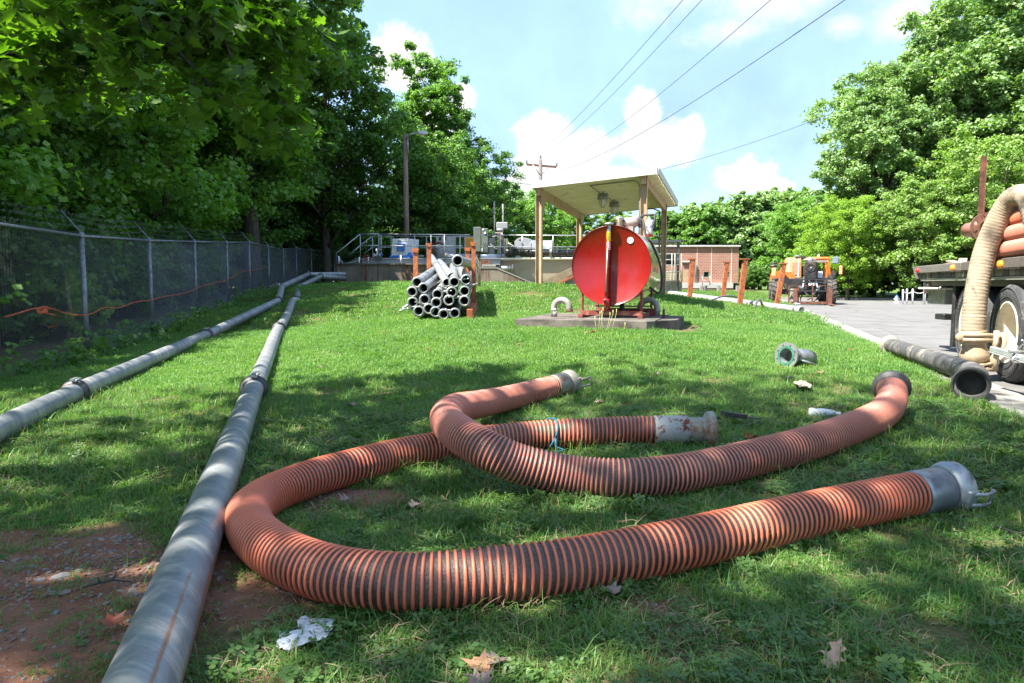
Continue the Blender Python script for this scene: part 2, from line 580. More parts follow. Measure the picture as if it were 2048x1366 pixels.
M_CONC = pm('kerb_concrete', G(.27, .255, .23), G(.20, .19, .17), 6, .9, 0, (.24, .215, .18, 1), .35, 3, bump=.35, bscale=120, coord='World')
M_CONC_OLD = pm('weathered_concrete', G(.16, .14, .115), G(.09, .078, .066), 4, .92, 0, (.055, .047, .038, 1), .8, 2.2, bump=.5, bscale=70)

# ------------------------------------------------------------------ ground, road, kerb
def build_ground():
    s1 = -np.concatenate([np.arange(0, 7.5, .11), np.geomspace(7.6, 260, 60)])
    t1 = np.concatenate([-np.geomspace(.2, 120, 26)[::-1] - 8, np.arange(-8, 9, .14), np.geomspace(9.1, 300, 95)])
    S, T = np.meshgrid(s1, t1)
    X = K0.x + V.x * S + U.x * T; Y = K0.y + V.y * S + U.y * T
    Z = terrain_np(X, Y)
    Z = np.where((np.abs(X) > 120) | (Y > 120) | (Y < -40), np.minimum(Z, .5) * 0 + .3, Z)
    Z += (fbm(X, Y, 2.5, 1, 3) - .5) * .03 * (S < -.3)
    b = bare(X, Y) * (Y < 6)
    nt_, ns_ = S.shape
    i = np.arange(nt_ * ns_).reshape(nt_, ns_)
    F = np.stack([i[:-1, :-1], i[:-1, 1:], i[1:, 1:], i[1:, :-1]], -1).reshape(-1, 4)
    Vv = np.stack([X, Y, Z], -1).reshape(-1, 3)
    o = mesh_np('ground', Vv, F[:, ::-1], M_GROUND, smooth=True, attrs={'bare': b.ravel()})
    tag(o, kind='structure')
build_ground()
T_FAR = 41.0
mb = MB()
def quad(mb, s0, s1, t0, t1, z0, z1=None):
    z1 = z0 if z1 is None else z1
    mb.add([ST(s0, t0, z0), ST(s1, t0, z1), ST(s1, t1, z1), ST(s0, t1, z0)], [(0, 1, 2, 3)])
for k in range(30):
    a = -14 + k * (T_FAR + 14) / 30; b = a + (T_FAR + 14) / 30
    quad(mb, .58, 60, a, b, 0.0)
tag(mb.build('road', M_ASPHALT, _root=False), kind='structure')
# far verge beyond the yard
mb = MB(); quad(mb, -.001, 260, T_FAR + .3, 300, .10); quad(mb, 60, 260, -100, T_FAR + .3, .1)
def verge_mat():
    m = bpy.data.materials.new('far_grass_sheet'); t = NT(m); w = t.coord('World')
    n = t.noise(w, 2.2, 6, .65); n2 = t.noise(w, 25, 3, .6)
    col = t.mix(t.ramp(n, .35, .65), (.06, .115, .02, 1), (.11, .17, .035, 1))
    col = t.mix(t.ramp(n2, .4, .7, 0, .5), col, (.14, .16, .06, 1))
    t.bsdf(col, .9, 0, t.bump(n2, .9, .05), .2)
    return m
M_VERGE = verge_mat()
tag(mb.build('far_lawn', M_VERGE, _root=False), kind='structure')
# kerb: cast segments with open joints, top slab + gutter pan
kerb = thing('kerb', (0, 0, 0), kind='structure')
def kerb_seg(t0, t1, zj=0):
    m = MB()
    prof = [(-.0, -.25), (-.0, .105), (.012, .115), (.135, .112), (.165, .095), (.19, .035), (.22, .022), (.59, .012), (.59, -.25)]
    n = len(prof)
    vs = [ST(s, t0, z + zj) for s, z in prof] + [ST(s, t1, z + zj) for s, z in prof]
    fs = [tuple(range(n)), tuple(range(2 * n - 1, n - 1, -1))] + [(k, n + k, n + (k + 1) % n, (k + 1) % n) for k in range(n)]
    m.add(vs, fs)
    return m.build('kerb_stone', M_CONC, kerb)
tt = -12.0
while tt < T_FAR + .2:
    kerb_seg(tt, tt + 2.985, rnd.uniform(-.003, .003)); tt += 3.0
# far kerb along the verge
m = MB()
for k in range(14):
    c = ST(.6 + 3 * k + 1.49, T_FAR + .15, .03)
    m2 = MB(); m2.box(c, (2.98, .3, .2), RUV); m2.build('kerb_stone', M_CONC, kerb)

# ------------------------------------------------------------------ trees
M_BARK = pm('bark', G(.10, .082, .062), G(.05, .042, .034), 3, .95, 0, (.14, .13, .11, 1), .5, 4, stretch=(6, 6, 1), bump=.9, bscale=30)
M_BARKB = pm('dark_twig_bark', G(.045, .038, .030), G(.075, .065, .05), 6, .9, 0, stretch=(4, 4, 1), bump=.5, bscale=40)
LEAF = {
 'deep': leafmat('leaf_deep_green', (0.083, 0.207, 0.032, 1), (0.170, 0.329, 0.055, 1), (0.280, 0.429, 0.097, 1)),
 'mid': leafmat('leaf_mid_green', (0.076, 0.180, 0.037, 1), (0.133, 0.256, 0.057, 1), (0.209, 0.322, 0.095, 1)),
 'pale': leafmat('leaf_pale_green', (0.140, 0.254, 0.056, 1), (0.216, 0.334, 0.079, 1), (0.345, 0.426, 0.160, 1), .4),
 'lime': leafmat('leaf_yellow_green', (0.179, 0.308, 0.036, 1), (0.244, 0.373, 0.056, 1), (0.324, 0.438, 0.097, 1), .5),
 'grey': leafmat('leaf_blue_green', (0.143, 0.251, 0.094, 1), (0.221, 0.335, 0.125, 1), (0.312, 0.407, 0.177, 1), .35),
}
def leaf_cloud(centres, spread, per, size, seed, flat=.6):
    """diamond leaves scattered round clump centres -> V, F"""
    r = np.random.default_rng(seed)
    C = np.repeat(centres, per, axis=0); n = len(C)
    sp = np.repeat(spread, per, axis=0)
    d = r.normal(size=(n, 3)); d /= np.linalg.norm(d, axis=1, keepdims=True)
    rad = r.random(n) ** .5
    P = C + d * (rad * sp)[:, None] * np.array([1, 1, flat])
    # normal: mostly up and outward
    nrm = np.stack([d[:, 0] * .6, d[:, 1] * .6, np.full(n, .75)], -1) + r.normal(size=(n, 3)) * .45
    nrm /= np.linalg.norm(nrm, axis=1, keepdims=True)
    t = r.normal(size=(n, 3)); t[:, 2] -= .6; t -= nrm * (t * nrm).sum(1)[:, None]; t /= np.linalg.norm(t, axis=1, keepdims=True)
    b = np.cross(nrm, t)
    L = (size * (.55 + r.random(n) * .8))[:, None]; w = L * .42
    v0 = P; v1 = P + t * L * .5 + b * w + nrm * L * .08; v2 = P + t * L; v3 = P + t * L * .5 - b * w + nrm * L * .08
    Vv = np.stack([v0, v1, v2, v3], 1).reshape(-1, 3)
    F = np.arange(n * 4).reshape(n, 4)
    return Vv, F
def crown_centres(seed, rx, rz, zc, lobes, sub, base=0.0, taper=.0):
    r = np.random.default_rng(seed)
    out, sp, lobe = [], [], []
    for k in range(lobes):
        # spread lobes over the ellipsoid with a golden angle
        f = (k + .5) / lobes
        z = 1 - 2 * f; ph = k * 2.399963 + r.uniform(-.5, .5)
        q = sqrt(max(0, 1 - z * z)); rr = r.uniform(.42, .82)
        tp = 1 - taper * max(0, z)
        c = np.array([rx * q * cos(ph) * rr * tp, rx * q * sin(ph) * rr * tp, zc + rz * z * rr])
        lr = rx * r.uniform(.34, .52)
        lobe.append((c, lr))
        for j in range(sub):
            d = r.normal(size=3); d /= np.linalg.norm(d); d[2] = d[2] * .9 + .1
            dd = lr * (r.uniform(.45, 1.15) if r.random() < .93 else r.uniform(1.1, 1.3))
            out.append(c + d * dd * np.array([1, 1, .8])); sp.append(lr * r.uniform(.15, .42))
    return np.array(out), np.array(sp), lobe
CROWN = {}
def make_kind(key, seed, h, rx, zc, rz, lobes, sub, per, size, trunk_r, taper=0.0):
    """unit tree of height h: shared meshes for trunk, limbs and crown"""
    C, S, lob = crown_centres(seed, rx, rz, zc, lobes, sub, taper=taper)
    Vv, F = leaf_cloud(C, S, per, size, seed + 1)
    me_c = bpy.data.meshes.new('crown')
    me_c.vertices.add(len(Vv)); me_c.vertices.foreach_set('co', Vv.astype(np.float32).ravel())
    me_c.loops.add(F.size); me_c.loops.foreach_set('vertex_index', F.astype(np.int32).ravel())
    me_c.polygons.add(len(F)); me_c.polygons.foreach_set('loop_start', np.arange(0, F.size, 4, dtype=np.int32))
    me_c.update(calc_edges=True)
    r = random.Random(seed)
    m = MB()
    top = zc + rz * .5
    tp = [(r.uniform(-.1, .1) * k * .4, r.uniform(-.1, .1) * k * .4, -.6 + (top + .6) * k / 7) for k in range(8)]
    m.tube(tp, [trunk_r * (1 - .82 * k / 7) * (1.25 if k == 0 else 1) for k in range(8)], 9)
    m2 = MB()
    for c, lr in lob:
        z0 = max(h * .12, min(top * .93, c[2] - rx * .55))
        k = min(6, max(0, int((z0 + .6) / (top + .6) * 7))); a = Vector(tp[k]); a.z = z0
        b = Vector(c)
        mid = a.lerp(b, .5) + Vector((r.uniform(-.2, .2), r.uniform(-.2, .2), -.25))
        q = trunk_r * (.42 - .25 * z0 / top)
        m2.tube([a, mid, b], [q, q * .6, q * .2], 6)
        for j in range(3):
            e = b + Vector((r.uniform(-1, 1), r.uniform(-1, 1), r.uniform(-.3, 1))) * lr * .8
            m2.tube([mid.lerp(b, .5), b.lerp(e, .5), e], [q * .35, q * .22, q * .08], 5)
    def mesh(mb, nm, mat):
        me = bpy.data.meshes.new(nm); me.from_pydata(mb.v, [], mb.f); me.polygons.foreach_set('use_smooth', [True] * len(mb.f)); me.materials.append(mat); return me
    CROWN[key] = dict(crown=me_c, trunk=mesh(m, 'trunk', M_BARK), limbs=mesh(m2, 'branch', M_BARK), h=h, by={})
make_kind('broad', 1, 16, 5.0, 8.8, 7.0, 28, 18, 135, .205, .27)
make_kind('tall', 2, 20, 4.3, 10.6, 9.2, 30, 18, 125, .21, .30, .3)
make_kind('skirt', 3, 11, 4.2, 5.2, 5.2, 26, 17, 165, .145, .18)
make_kind('bush', 4, 3.2, 1.8, 1.4, 1.5, 14, 11, 90, .115, .05)
make_kind('far', 6, 15, 4.6, 7.4, 7.2, 24, 14, 60, .42, .25)
def tree(key, leaf, x, y, s, name, label, cat='tree', group=None, rz=None, sz=None, z=None):
    K = CROWN[key]
    if z is None: z = terr(x, y) if sof(x, y) < 0 and y < 110 else .1
    root = thing(name, (x, y, z), label, cat, group)
    root.rotation_euler = (0, 0, rnd.uniform(0, 6.28) if rz is None else rz)
    root.scale = (s, s, s if sz is None else sz)
    if leaf not in K['by']:
        me = K['crown'].copy() if K['by'] else K['crown']
        if K['by']: me.materials.clear()
        me.materials.append(LEAF[leaf]); K['by'][leaf] = me
    inst('trunk', K['trunk'], root); inst('crown', K['by'][leaf], root)
    if key != 'bush': inst('branch', K['limbs'], root)
    return root
# ------------------------------------------------------------------ tree placement
WL = 'dark leafy tree massed in the wood behind the chain link fence on the left'
WG = 'trees of the wood behind the left fence'
# front row behind the fence
row = [(-10.5, 6.0, .80, 'skirt', 'deep'), (-11.6, 9.8, .95, 'skirt', 'deep'), (-11.4, 13.5, 1.0, 'skirt', 'mid'), (-12.6, 17.5, .80, 'broad', 'deep'),
       (-13.0, 21.0, 1.05, 'skirt', 'deep'), (-12.6, 25.5, .88, 'broad', 'deep'), (-13.2, 30, 1.1, 'skirt', 'mid')]
bay = ['beyond the left edge of the photo', 'behind the nearest whole fence bay', 'behind the second fence bay', 'behind the third fence bay', 'behind the fourth fence bay', 'behind the narrow bays halfway along', 'behind the far end of the fence']
for (x, y, s, k, lf), bl_ in zip(row, bay): tree(k, lf, x, y, s, 'wood_tree', 'low branched wood tree standing ' + bl_)
for x, y, s, k, lf in [(-16, 7, .95, 'broad', 'deep'), (-17, 12, 1.0, 'broad', 'deep'), (-16.5, 18, 1.05, 'tall', 'mid'), (-18, 24, 1.05, 'broad', 'deep'), (-17, 30, 1.0, 'tall', 'deep'),
                       (-23, 9, .85, 'skirt', 'deep'), (-24, 17, .95, 'skirt', 'deep'), (-24, 26, .8, 'broad', 'deep'), (-22, 35, 1.05, 'broad', 'deep'), (-16, 38, 1.0, 'broad', 'mid'),
                       (-31, 14, 1.05, 'skirt', 'mid'), (-32, 24, 1.1, 'skirt', 'mid'), (-30, 36, 1.1, 'skirt', 'deep'), (-24, 45, 1.1, 'broad', 'deep'), (-39, 20, 1.1, 'skirt', 'mid'), (-40, 34, 1.1, 'skirt', 'mid'),
                       (-30, 6, 1.0, 'skirt', 'mid')]:
    tree(k, lf, x, y, s, 'wood_tree', WL, group=WG)
# the named ones whose outline shows against the sky
tree('tall', 'mid', -10.8, 28.5, 1.2, 'sweetgum_tree', 'tall tree leaning over the fence, its edge against the sky above the lamp post')
tree('broad', 'mid', -9.6, 35.5, .92, 'wood_tree', 'rounded bright green tree directly behind the wooden lamp post')
tree('tall', 'mid', -5.0, 44, .80, 'poplar_tree', 'narrow tree with a pointed top rising against the sky right of the lamp post')
tree('broad', 'mid', -3.0, 46, .62, 'oak_tree', 'lower spreading tree whose limbs reach out towards the white cloud')
tree('skirt', 'mid', -4.6, 39, .86, 'wood_tree', 'bushy tree filling the space behind the railings under the pointed tree')
tree('skirt', 'deep', -12.0, 40, 1.05, 'wood_tree', 'dark low branched tree behind the left end of the catwalk stairs')
# understorey just behind the fence
UG = 'bushes crowding the back of the left fence'
UL = 'leafy bush in the undergrowth just behind the chain link fence'
for k in range(46):
    y = 4.5 + k * .95 + rnd.uniform(-.4, .4); x = -7.6 - min(y, 34) * .105 - rnd.uniform(.9, 4.2)
    tree('bush', rnd.choice(['deep', 'deep', 'mid']), x, y, rnd.uniform(.7, 1.15), 'bush', UL, 'bush', UG)
for k in range(22):
    y = 3 + k * 1.9 + rnd.uniform(-.4, .4); x = -14.5 - rnd.uniform(0, 6)
    tree('bush', 'deep', x, y, rnd.uniform(1.1, 1.7), 'bush', UL, 'bush', UG)
for k in range(16):
    tree('bush', rnd.choice(['deep', 'mid']), -13.5 + k * .85, 47 + rnd.uniform(-1.5, 2), rnd.uniform(1.2, 1.7), 'bush', 'leafy bush in the dark thicket behind the catwalk railings', 'bush', 'bushes behind the catwalk')
for x, y in ((-13.5, 46), (-8.5, 50), (-3, 51), (-15, 52), (1.2, 52)):
    tree('skirt', 'deep', x, y, .8, 'wood_tree', 'low dark tree in the thicket behind the catwalk railings', 'tree', 'low trees behind the catwalk')
# low saplings standing by the fence in the light
tree('bush', 'lime', -8.9, 13.6, .50, 'sapling', 'small sunlit sapling showing through the second fence bay', 'sapling')
# right hand side
tree('tall', 'grey', 28.6, 47, 1.1, 'poplar_tree', 'tallest broad tree at the right, its top touching the upper edge of the photo')
tree('tall', 'grey', 24.2, 46, .84, 'poplar_tree', 'tree at the left end of the tall group behind the orange machine')
tree('tall', 'grey', 31.5, 45, 1.12, 'poplar_tree', 'tall tree filling the upper right corner behind the flatbed')
tree('tall', 'mid', 36, 50, 1.3, 'poplar_tree', 'tall tree at the far right edge beyond the flatbed')
tree('broad', 'grey', 31.0, 54, 1.25, 'poplar_tree', 'broad crown standing behind the tallest tree on the right')
tree('broad', 'mid', 40, 40, 1.1, 'wood_tree', 'tall tree behind the orange hoses on the flatbed')
tree('skirt', 'pale', 27.0, 38.5, .98, 'maple_tree', 'pale green bushy tree in front of the tall trees, beside the rusty stake')
tree('skirt', 'pale', 31.5, 37.5, 1.05, 'maple_tree', 'pale green tree reaching down behind the flatbed deck')
tree('skirt', 'pale', 23.8, 40.5, .72, 'maple_tree', 'lower pale green tree above the far fence')
tree('skirt', 'lime', 20.6, 42, .66, 'maple_tree', 'bright yellow green young tree just right of the orange machine')
tree('skirt', 'lime', 21.0, 47, .46, 'sapling', 'small yellow green sapling behind the orange machine', 'sapling')
RG = 'shrubs along the far edge of the yard'
for k in range(17):
    tree('bush', rnd.choice(['mid', 'deep', 'pale']), 20.0 + k * 1.35, 46 - k * .35 + rnd.uniform(-.6, .6), rnd.uniform(.8, 1.35), 'shrub', 'leafy shrub in the hedge line behind the far yard fence', 'shrub', RG)
for k in range(9):
    tree('skirt', 'deep', 22.5 + k * 3.0, 52 + rnd.uniform(-2, 2), .8, 'wood_tree', 'dark tree deep in the wood behind the right hand group', 'tree', 'dark trees deep in the right hand wood')
# distant wood across the middle
FG = 'trees of the distant wood line'
FL = 'distant tree in the even wood line beyond the buildings'
def far_row(px0, px1, Y, top0, top1, n, leaf, key='far', jit=8):
    for k in range(n):
        f = k / max(1, n - 1); px = px0 + (px1 - px0) * f + rnd.uniform(-jit, jit); tp = top0 + (top1 - top0) * f + rnd.uniform(-10, 12)
        y = Y + rnd.uniform(-3, 3); p = at(px, tp, y); s = (p.z - .3) / 14.2
        tree(key, leaf, p.x, y, s * 1.05, 'distant_tree', FL, 'tree', FG, sz=s, z=.3)
far_row(925, 1120, 120, 450, 462, 9, 'grey')
far_row(1110, 1350, 112, 470, 455, 9, 'mid')
far_row(1330, 1420, 98, 415, 392, 5, 'mid')
far_row(1400, 1600, 100, 385, 358, 9, 'grey')
far_row(1340, 1620, 100, 430, 400, 9, 'deep')
far_row(1590, 1680, 66, 400, 380, 4, 'grey')
far_row(1595, 1700, 58, 450, 430, 4, 'mid', 'skirt')
far_row(940, 1500, 100, 500, 490, 22, 'mid', 'bush')
far_row(1500, 1580, 88, 500, 500, 5, 'mid', 'skirt')
tree('tall', 'lime', 5.6, 60, .52, 'young_tree', 'light yellow green tree seen under the shelter roof behind the red tank', sz=.50)
tree('tall', 'pale', 9.2, 62, .5, 'young_tree', 'slim pale tree seen between the shelter posts', sz=.44)
for k in range(40):  # closes the view at the horizon
    a = radians(-62 + k * 3.4); R_ = 150
    if abs(a) < .9: tree('far', 'deep', R_ * sin(a), R_ * cos(a), .9, 'distant_tree', FL, 'tree', FG, sz=.62, z=.3)

# ------------------------------------------------------------------ the sycamore overhead
SYC_L = 'large sycamore overhanging the lawn from the left with lobed leaves on dark drooping twigs'
syc = thing('sycamore_tree', (-6.4, .2, terr(-6.4, .2)), SYC_L, 'tree')
def lobed_leaf():
    """maple-like outline, slightly cupped"""
    out = [(0, 0), (.22, -.06), (.46, .06), (.30, .20), (.55, .42), (.30, .44), (.24, .62), (.12, .60), (0, .95)]
    pts = out + [(-x, y) for x, y in reversed(out[1:-1])]
    return np.array([(x, y, .10 * abs(x) - .08 * y * y) for x, y in pts])
def build_sycamore():
    r = np.random.default_rng(21); rr = random.Random(8)
    LM = leafmat('sycamore_leaf', (.060, .135, .014, 1), (.10, .19, .022, 1), (.14, .235, .04, 1), .55, sc=.8, spec=.4)
    m = MB(); b = wloc(syc)
    m.tube([b + Vector((0, 0, -.5)), b + Vector((.1, 0, 2)), b + Vector((.5, .1, 5)), b + Vector((.9, .3, 9)), b + Vector((1.2, .4, 12))], [.34, .26, .21, .15, .07], 12)
    m.build('trunk', M_BARK, syc)
    tw = MB(); tips = []
    def limb(p, q, r0, sag=.35, n=6):
        pts = []
        for k in range(n + 1):
            f = k / n; w = p.lerp(q, f) + Vector((0, 0, sag * 4 * f * (1 - f))) + Vector((rr.uniform(-1, 1), rr.uniform(-1, 1), rr.uniform(-1, 1))) * .05 * (0 < f < 1)
            pts.append(w)
        tw.tube(pts, [r0 * (1 - .8 * k / n) for k in range(n + 1)], 7)
        return pts
    # low branches in view at the upper left: (start, end)
    ends = [(420, 10, 4.8, 600, 240, 5.1), (330, -40, 4.2, 560, 250, 4.9), (440, -30, 5.0, 620, 60, 5.4), (290, 20, 4.4, 440, 215, 4.5), (180, -60, 4.0, 330, 130, 4.4), (60, -60, 4.2, 210, 190, 4.6), (480, -20, 5.6, 600, 20, 6.0),
            (20, -20, 4.8, 120, 150, 5.0), (400, -60, 5.4, 600, 180, 6.0), (250, -60, 5.0, 480, 120, 5.6), (120, -60, 5.4, 300, 200, 5.8), (520, -60, 5.2, 610, 130, 5.4), (-40, 40, 4.6, 90, 260, 5.2), (360, 30, 5.6, 500, 240, 6.0)]
    hub = b + Vector((.7, .2, 6.2))
    segs = []
    for a, bb, Y0, c, d, Y1 in ends:
        p0 = at(a, bb, Y0); p1 = at(c, d, Y1)
        st = hub + Vector((rr.uniform(-.3, .3), 0, rr.uniform(-1.2, 1.5)))
        limb(st, p0, .045, .25)
        pts = limb(p0, p1, .017, .08, 8)
        segs.append(pts)
        for j in range(8):
            k = rr.randrange(1, 8); s = pts[k]
            e = s + Vector((rr.uniform(-.40, .32), rr.uniform(-.5, .5), rr.uniform(-.40, .08)))
            segs.append(limb(s, e, .008, .03, 4))
            s2 = s.lerp(e, .5); e2 = s2 + Vector((rr.uniform(-.3, .2), rr.uniform(-.35, .35), rr.uniform(-.3, .0)))
            segs.append(limb(s2, e2, .0035, .02, 3))
    P = []
    for pts in segs:
        for k in range(len(pts) - 1):
            for j in range(3 if len(pts) < 8 else 2):
                P.append(pts[k].lerp(pts[k + 1], rr.random()))
    P = np.array([tuple(p) for p in P])
    P = np.repeat(P, 2, axis=0); P = P + r.normal(size=P.shape) * .05
    shape = lobed_leaf(); nv = len(shape)
    def leaves(P, size, smin=.6):
        n = len(P)
        nrm = r.normal(size=(n, 3)) * .5; nrm[:, 2] += .85; nrm /= np.linalg.norm(nrm, axis=1, keepdims=True)
        t = r.normal(size=(n, 3)); t[:, 2] -= .9; t -= nrm * (t * nrm).sum(1)[:, None]; t /= np.linalg.norm(t, axis=1, keepdims=True)
        bb = np.cross(t, nrm)
        L = size * (smin + r.random(n) * (1.25 - smin))
        Vv = P[:, None, :] + (bb[:, None, :] * shape[None, :, 0:1] + t[:, None, :] * shape[None, :, 1:2] + nrm[:, None, :] * shape[None, :, 2:3]) * L[:, None, None]
        F = np.arange(n * nv).reshape(n, nv)
        return Vv.reshape(-1, 3), F
    V1, F1 = leaves(P, .108)
    o = mesh_np('leaves', V1 - np.array(b), F1, LM, syc); tag(o, kind='stuff')
    # upper crown, above and behind the camera
    ctr = [(-4.2, -.8, 8.6, 2.3), (-2.2, .6, 8.0, 2.0), (-4.8, 2.6, 8.2, 2.0), (-1.2, -1.8, 9.2, 2.0), (-3.2, -3.4, 9.0, 2.2), (-6.8, -1.8, 9.6, 2.4), (-7.4, 1.6, 9.6, 2.2), (-3.6, .6, 11.2, 2.3), (-5.8, .2, 12.2, 2.2), (-.4, .9, 9.2, 1.6), (-6.2, -4.4, 8.2, 2.2), (-1.8, -4.6, 9.6, 2.0), (-.2, -2.9, 10.4, 1.7)]
    C, S = [], []
    for x, y, z, q in ctr:
        c = Vector((x, y, z)); limb(b + Vector((.8, .2, max(3, z - 3.2))), c, .07, .3)
        for j in range(16):
            d = Vector((rr.gauss(0, 1), rr.gauss(0, 1), rr.gauss(0, .7))).normalized() * q * rr.uniform(.45, 1.05)
            C.append(tuple(c + d)); S.append(q * rr.uniform(.16, .34)); 
            if j < 7: tw.tube([c, c + d * .6 + Vector((0, 0, .1)), c + d], [.025, .015, .006], 5)
    C = np.array(C); S = np.array(S)
    n = 46
    P2 = np.repeat(C, n, axis=0) + r.normal(size=(len(C) * n, 3)) * np.repeat(S, n)[:, None] * np.array([1, 1, .6]) * 1.15
    V2, F2 = leaves(P2, .19)
    o = mesh_np('crown', V2 - np.array(b), F2, LM, syc)
    tw.build('branch', M_BARKB, syc)
build_sycamore()

# ------------------------------------------------------------------ grass
def grass_mat():
    m = bpy.data.materials.new('grass_blade'); t = NT(m)
    w = t.coord('World')
    n1 = t.noise(w, .8, 4, .6); n2 = t.noise(w, 6, 4, .6)
    ri = t.new('ShaderNodeNewGeometry').outputs['Random Per Island']
    ro = t.new('ShaderNodeObjectInfo').outputs['Random']
    col = t.mix(t.ramp(n2, .3, .7), (.095, .215, .048, 1), (.15, .30, .066, 1))
    col = t.mix(t.ramp(n1, .35, .65, 0, .7), col, (.21, .34, .085, 1))
    col = t.mix(t.ramp(ri, .3, 1.0, 0, .6), col, (.06, .13, .03, 1))
    col = t.mix(t.ramp(ri, .90, .95, 0, .8), col, (.32, .27, .13, 1))
    b = t.new('ShaderNodeBsdfPrincipled'); t.set(b.inputs['Base Color'], col); b.inputs['Roughness'].default_value = .45; b.inputs['Specular IOR Level'].default_value = .4
    tr = t.new('ShaderNodeBsdfTranslucent'); t.L.new(t.mix(1.0, col, (1.2, 1.45, .5, 1), 'MULTIPLY'), tr.inputs['Color'])
    mx = t.new('ShaderNodeMixShader'); mx.inputs[0].default_value = .45
    t.L.new(b.outputs[0], mx.inputs[1]); t.L.new(tr.outputs[0], mx.inputs[2]); t.L.new(mx.outputs[0], t.out.inputs['Surface'])
    return m
M_GRASS = grass_mat()
M_CLOVER = leafmat('clover_leaf', (.055, .13, .028, 1), (.085, .17, .035, 1), (.12, .20, .05, 1), .35, sc=1.2)
M_STRAW = pm('dead_straw', G(.30, .23, .13), G(.20, .14, .08), 8, .9, bump=0)
def blade_mesh(name, n, radius, h, w, seed, lean=.55, mat=None):
    r = np.random.default_rng(seed)
    a = r.random(n) * 6.283; q = radius * np.sqrt(r.random(n))
    bx = q * np.cos(a); by = q * np.sin(a)
    H_ = h * (.45 + r.random(n) * .75); yaw = r.random(n) * 6.283
    le = lean * (.2 + r.random(n) * 1.1)
    dx, dy = np.cos(yaw), np.sin(yaw); px_, py_ = -dy, dx
    lev = [(0, 1.0, 0.0), (.42, .9, .18), (.78, .6, .55), (1.0, .0, 1.0)]
    Vv = []
    for f, wd, bend in lev:
        cx = bx + dx * H_ * le * bend; cy = by + dy * H_ * le * bend; cz = H_ * f * (1 - .25 * le * bend)
        if wd > 0:
            Vv.append(np.stack([cx - px_ * w * wd / 2, cy - py_ * w * wd / 2, cz], -1)); Vv.append(np.stack([cx + px_ * w * wd / 2, cy + py_ * w * wd / 2, cz], -1))
        else: Vv.append(np.stack([cx, cy, cz], -1))
    Vv = np.stack(Vv, 1)                      # n,7,3
    base = np.arange(n)[:, None] * 7
    F = np.concatenate([base + np.array([0, 1, 3]), base + np.array([0, 3, 2]), base + np.array([2, 3, 5]), base + np.array([2, 5, 4]), base + np.array([4, 5, 6])], 0)
    me = bpy.data.meshes.new(name)
    Vv = Vv.reshape(-1, 3).astype(np.float32)
    me.vertices.add(len(Vv)); me.vertices.foreach_set('co', Vv.ravel())
    me.loops.add(F.size); me.loops.foreach_set('vertex_index', F.astype(np.int32).ravel())
    me.polygons.add(len(F)); me.polygons.foreach_set('loop_start', np.arange(0, F.size, 3, dtype=np.int32)); me.polygons.foreach_set('use_smooth', [True] * len(F))
    me.update(calc_edges=True); me.materials.append(mat or M_GRASS)
    return bpy.data.objects.new(name, me)
def leaflet_mesh(name, n, radius, h, size, seed, mat):
    """low broad-leaved weeds: three or more roundish leaflets on short stalks"""
    r = np.random.default_rng(seed); Vv = []; F = []
    for k in range(n):
        a = r.random() * 6.283; q = radius * sqrt(r.random()); c = np.array([q * cos(a), q * sin(a), h * (.4 + r.random() * .8)])
        a0 = r.random() * 6.283
        for j in range(3):
            aa = a0 + j * 2.094; d = np.array([cos(aa), sin(aa), .15 + r.normal() * .2]); p = np.array([-sin(aa), cos(aa), r.normal() * .2])
            s = size * (.7 + r.random() * .6); b = len(Vv)
            Vv += [c, c + d * s * .45 + p * s * .42, c + d * s * .9 + p * s * .28, c + d * s, c + d * s * .9 - p * s * .28, c + d * s * .45 - p * s * .42]
            F.append(tuple(range(b, b + 6)))
    me = bpy.data.meshes.new(name); me.from_pydata([tuple(v) for v in Vv], [], F); me.materials.append(mat)
    return bpy.data.objects.new(name, me)
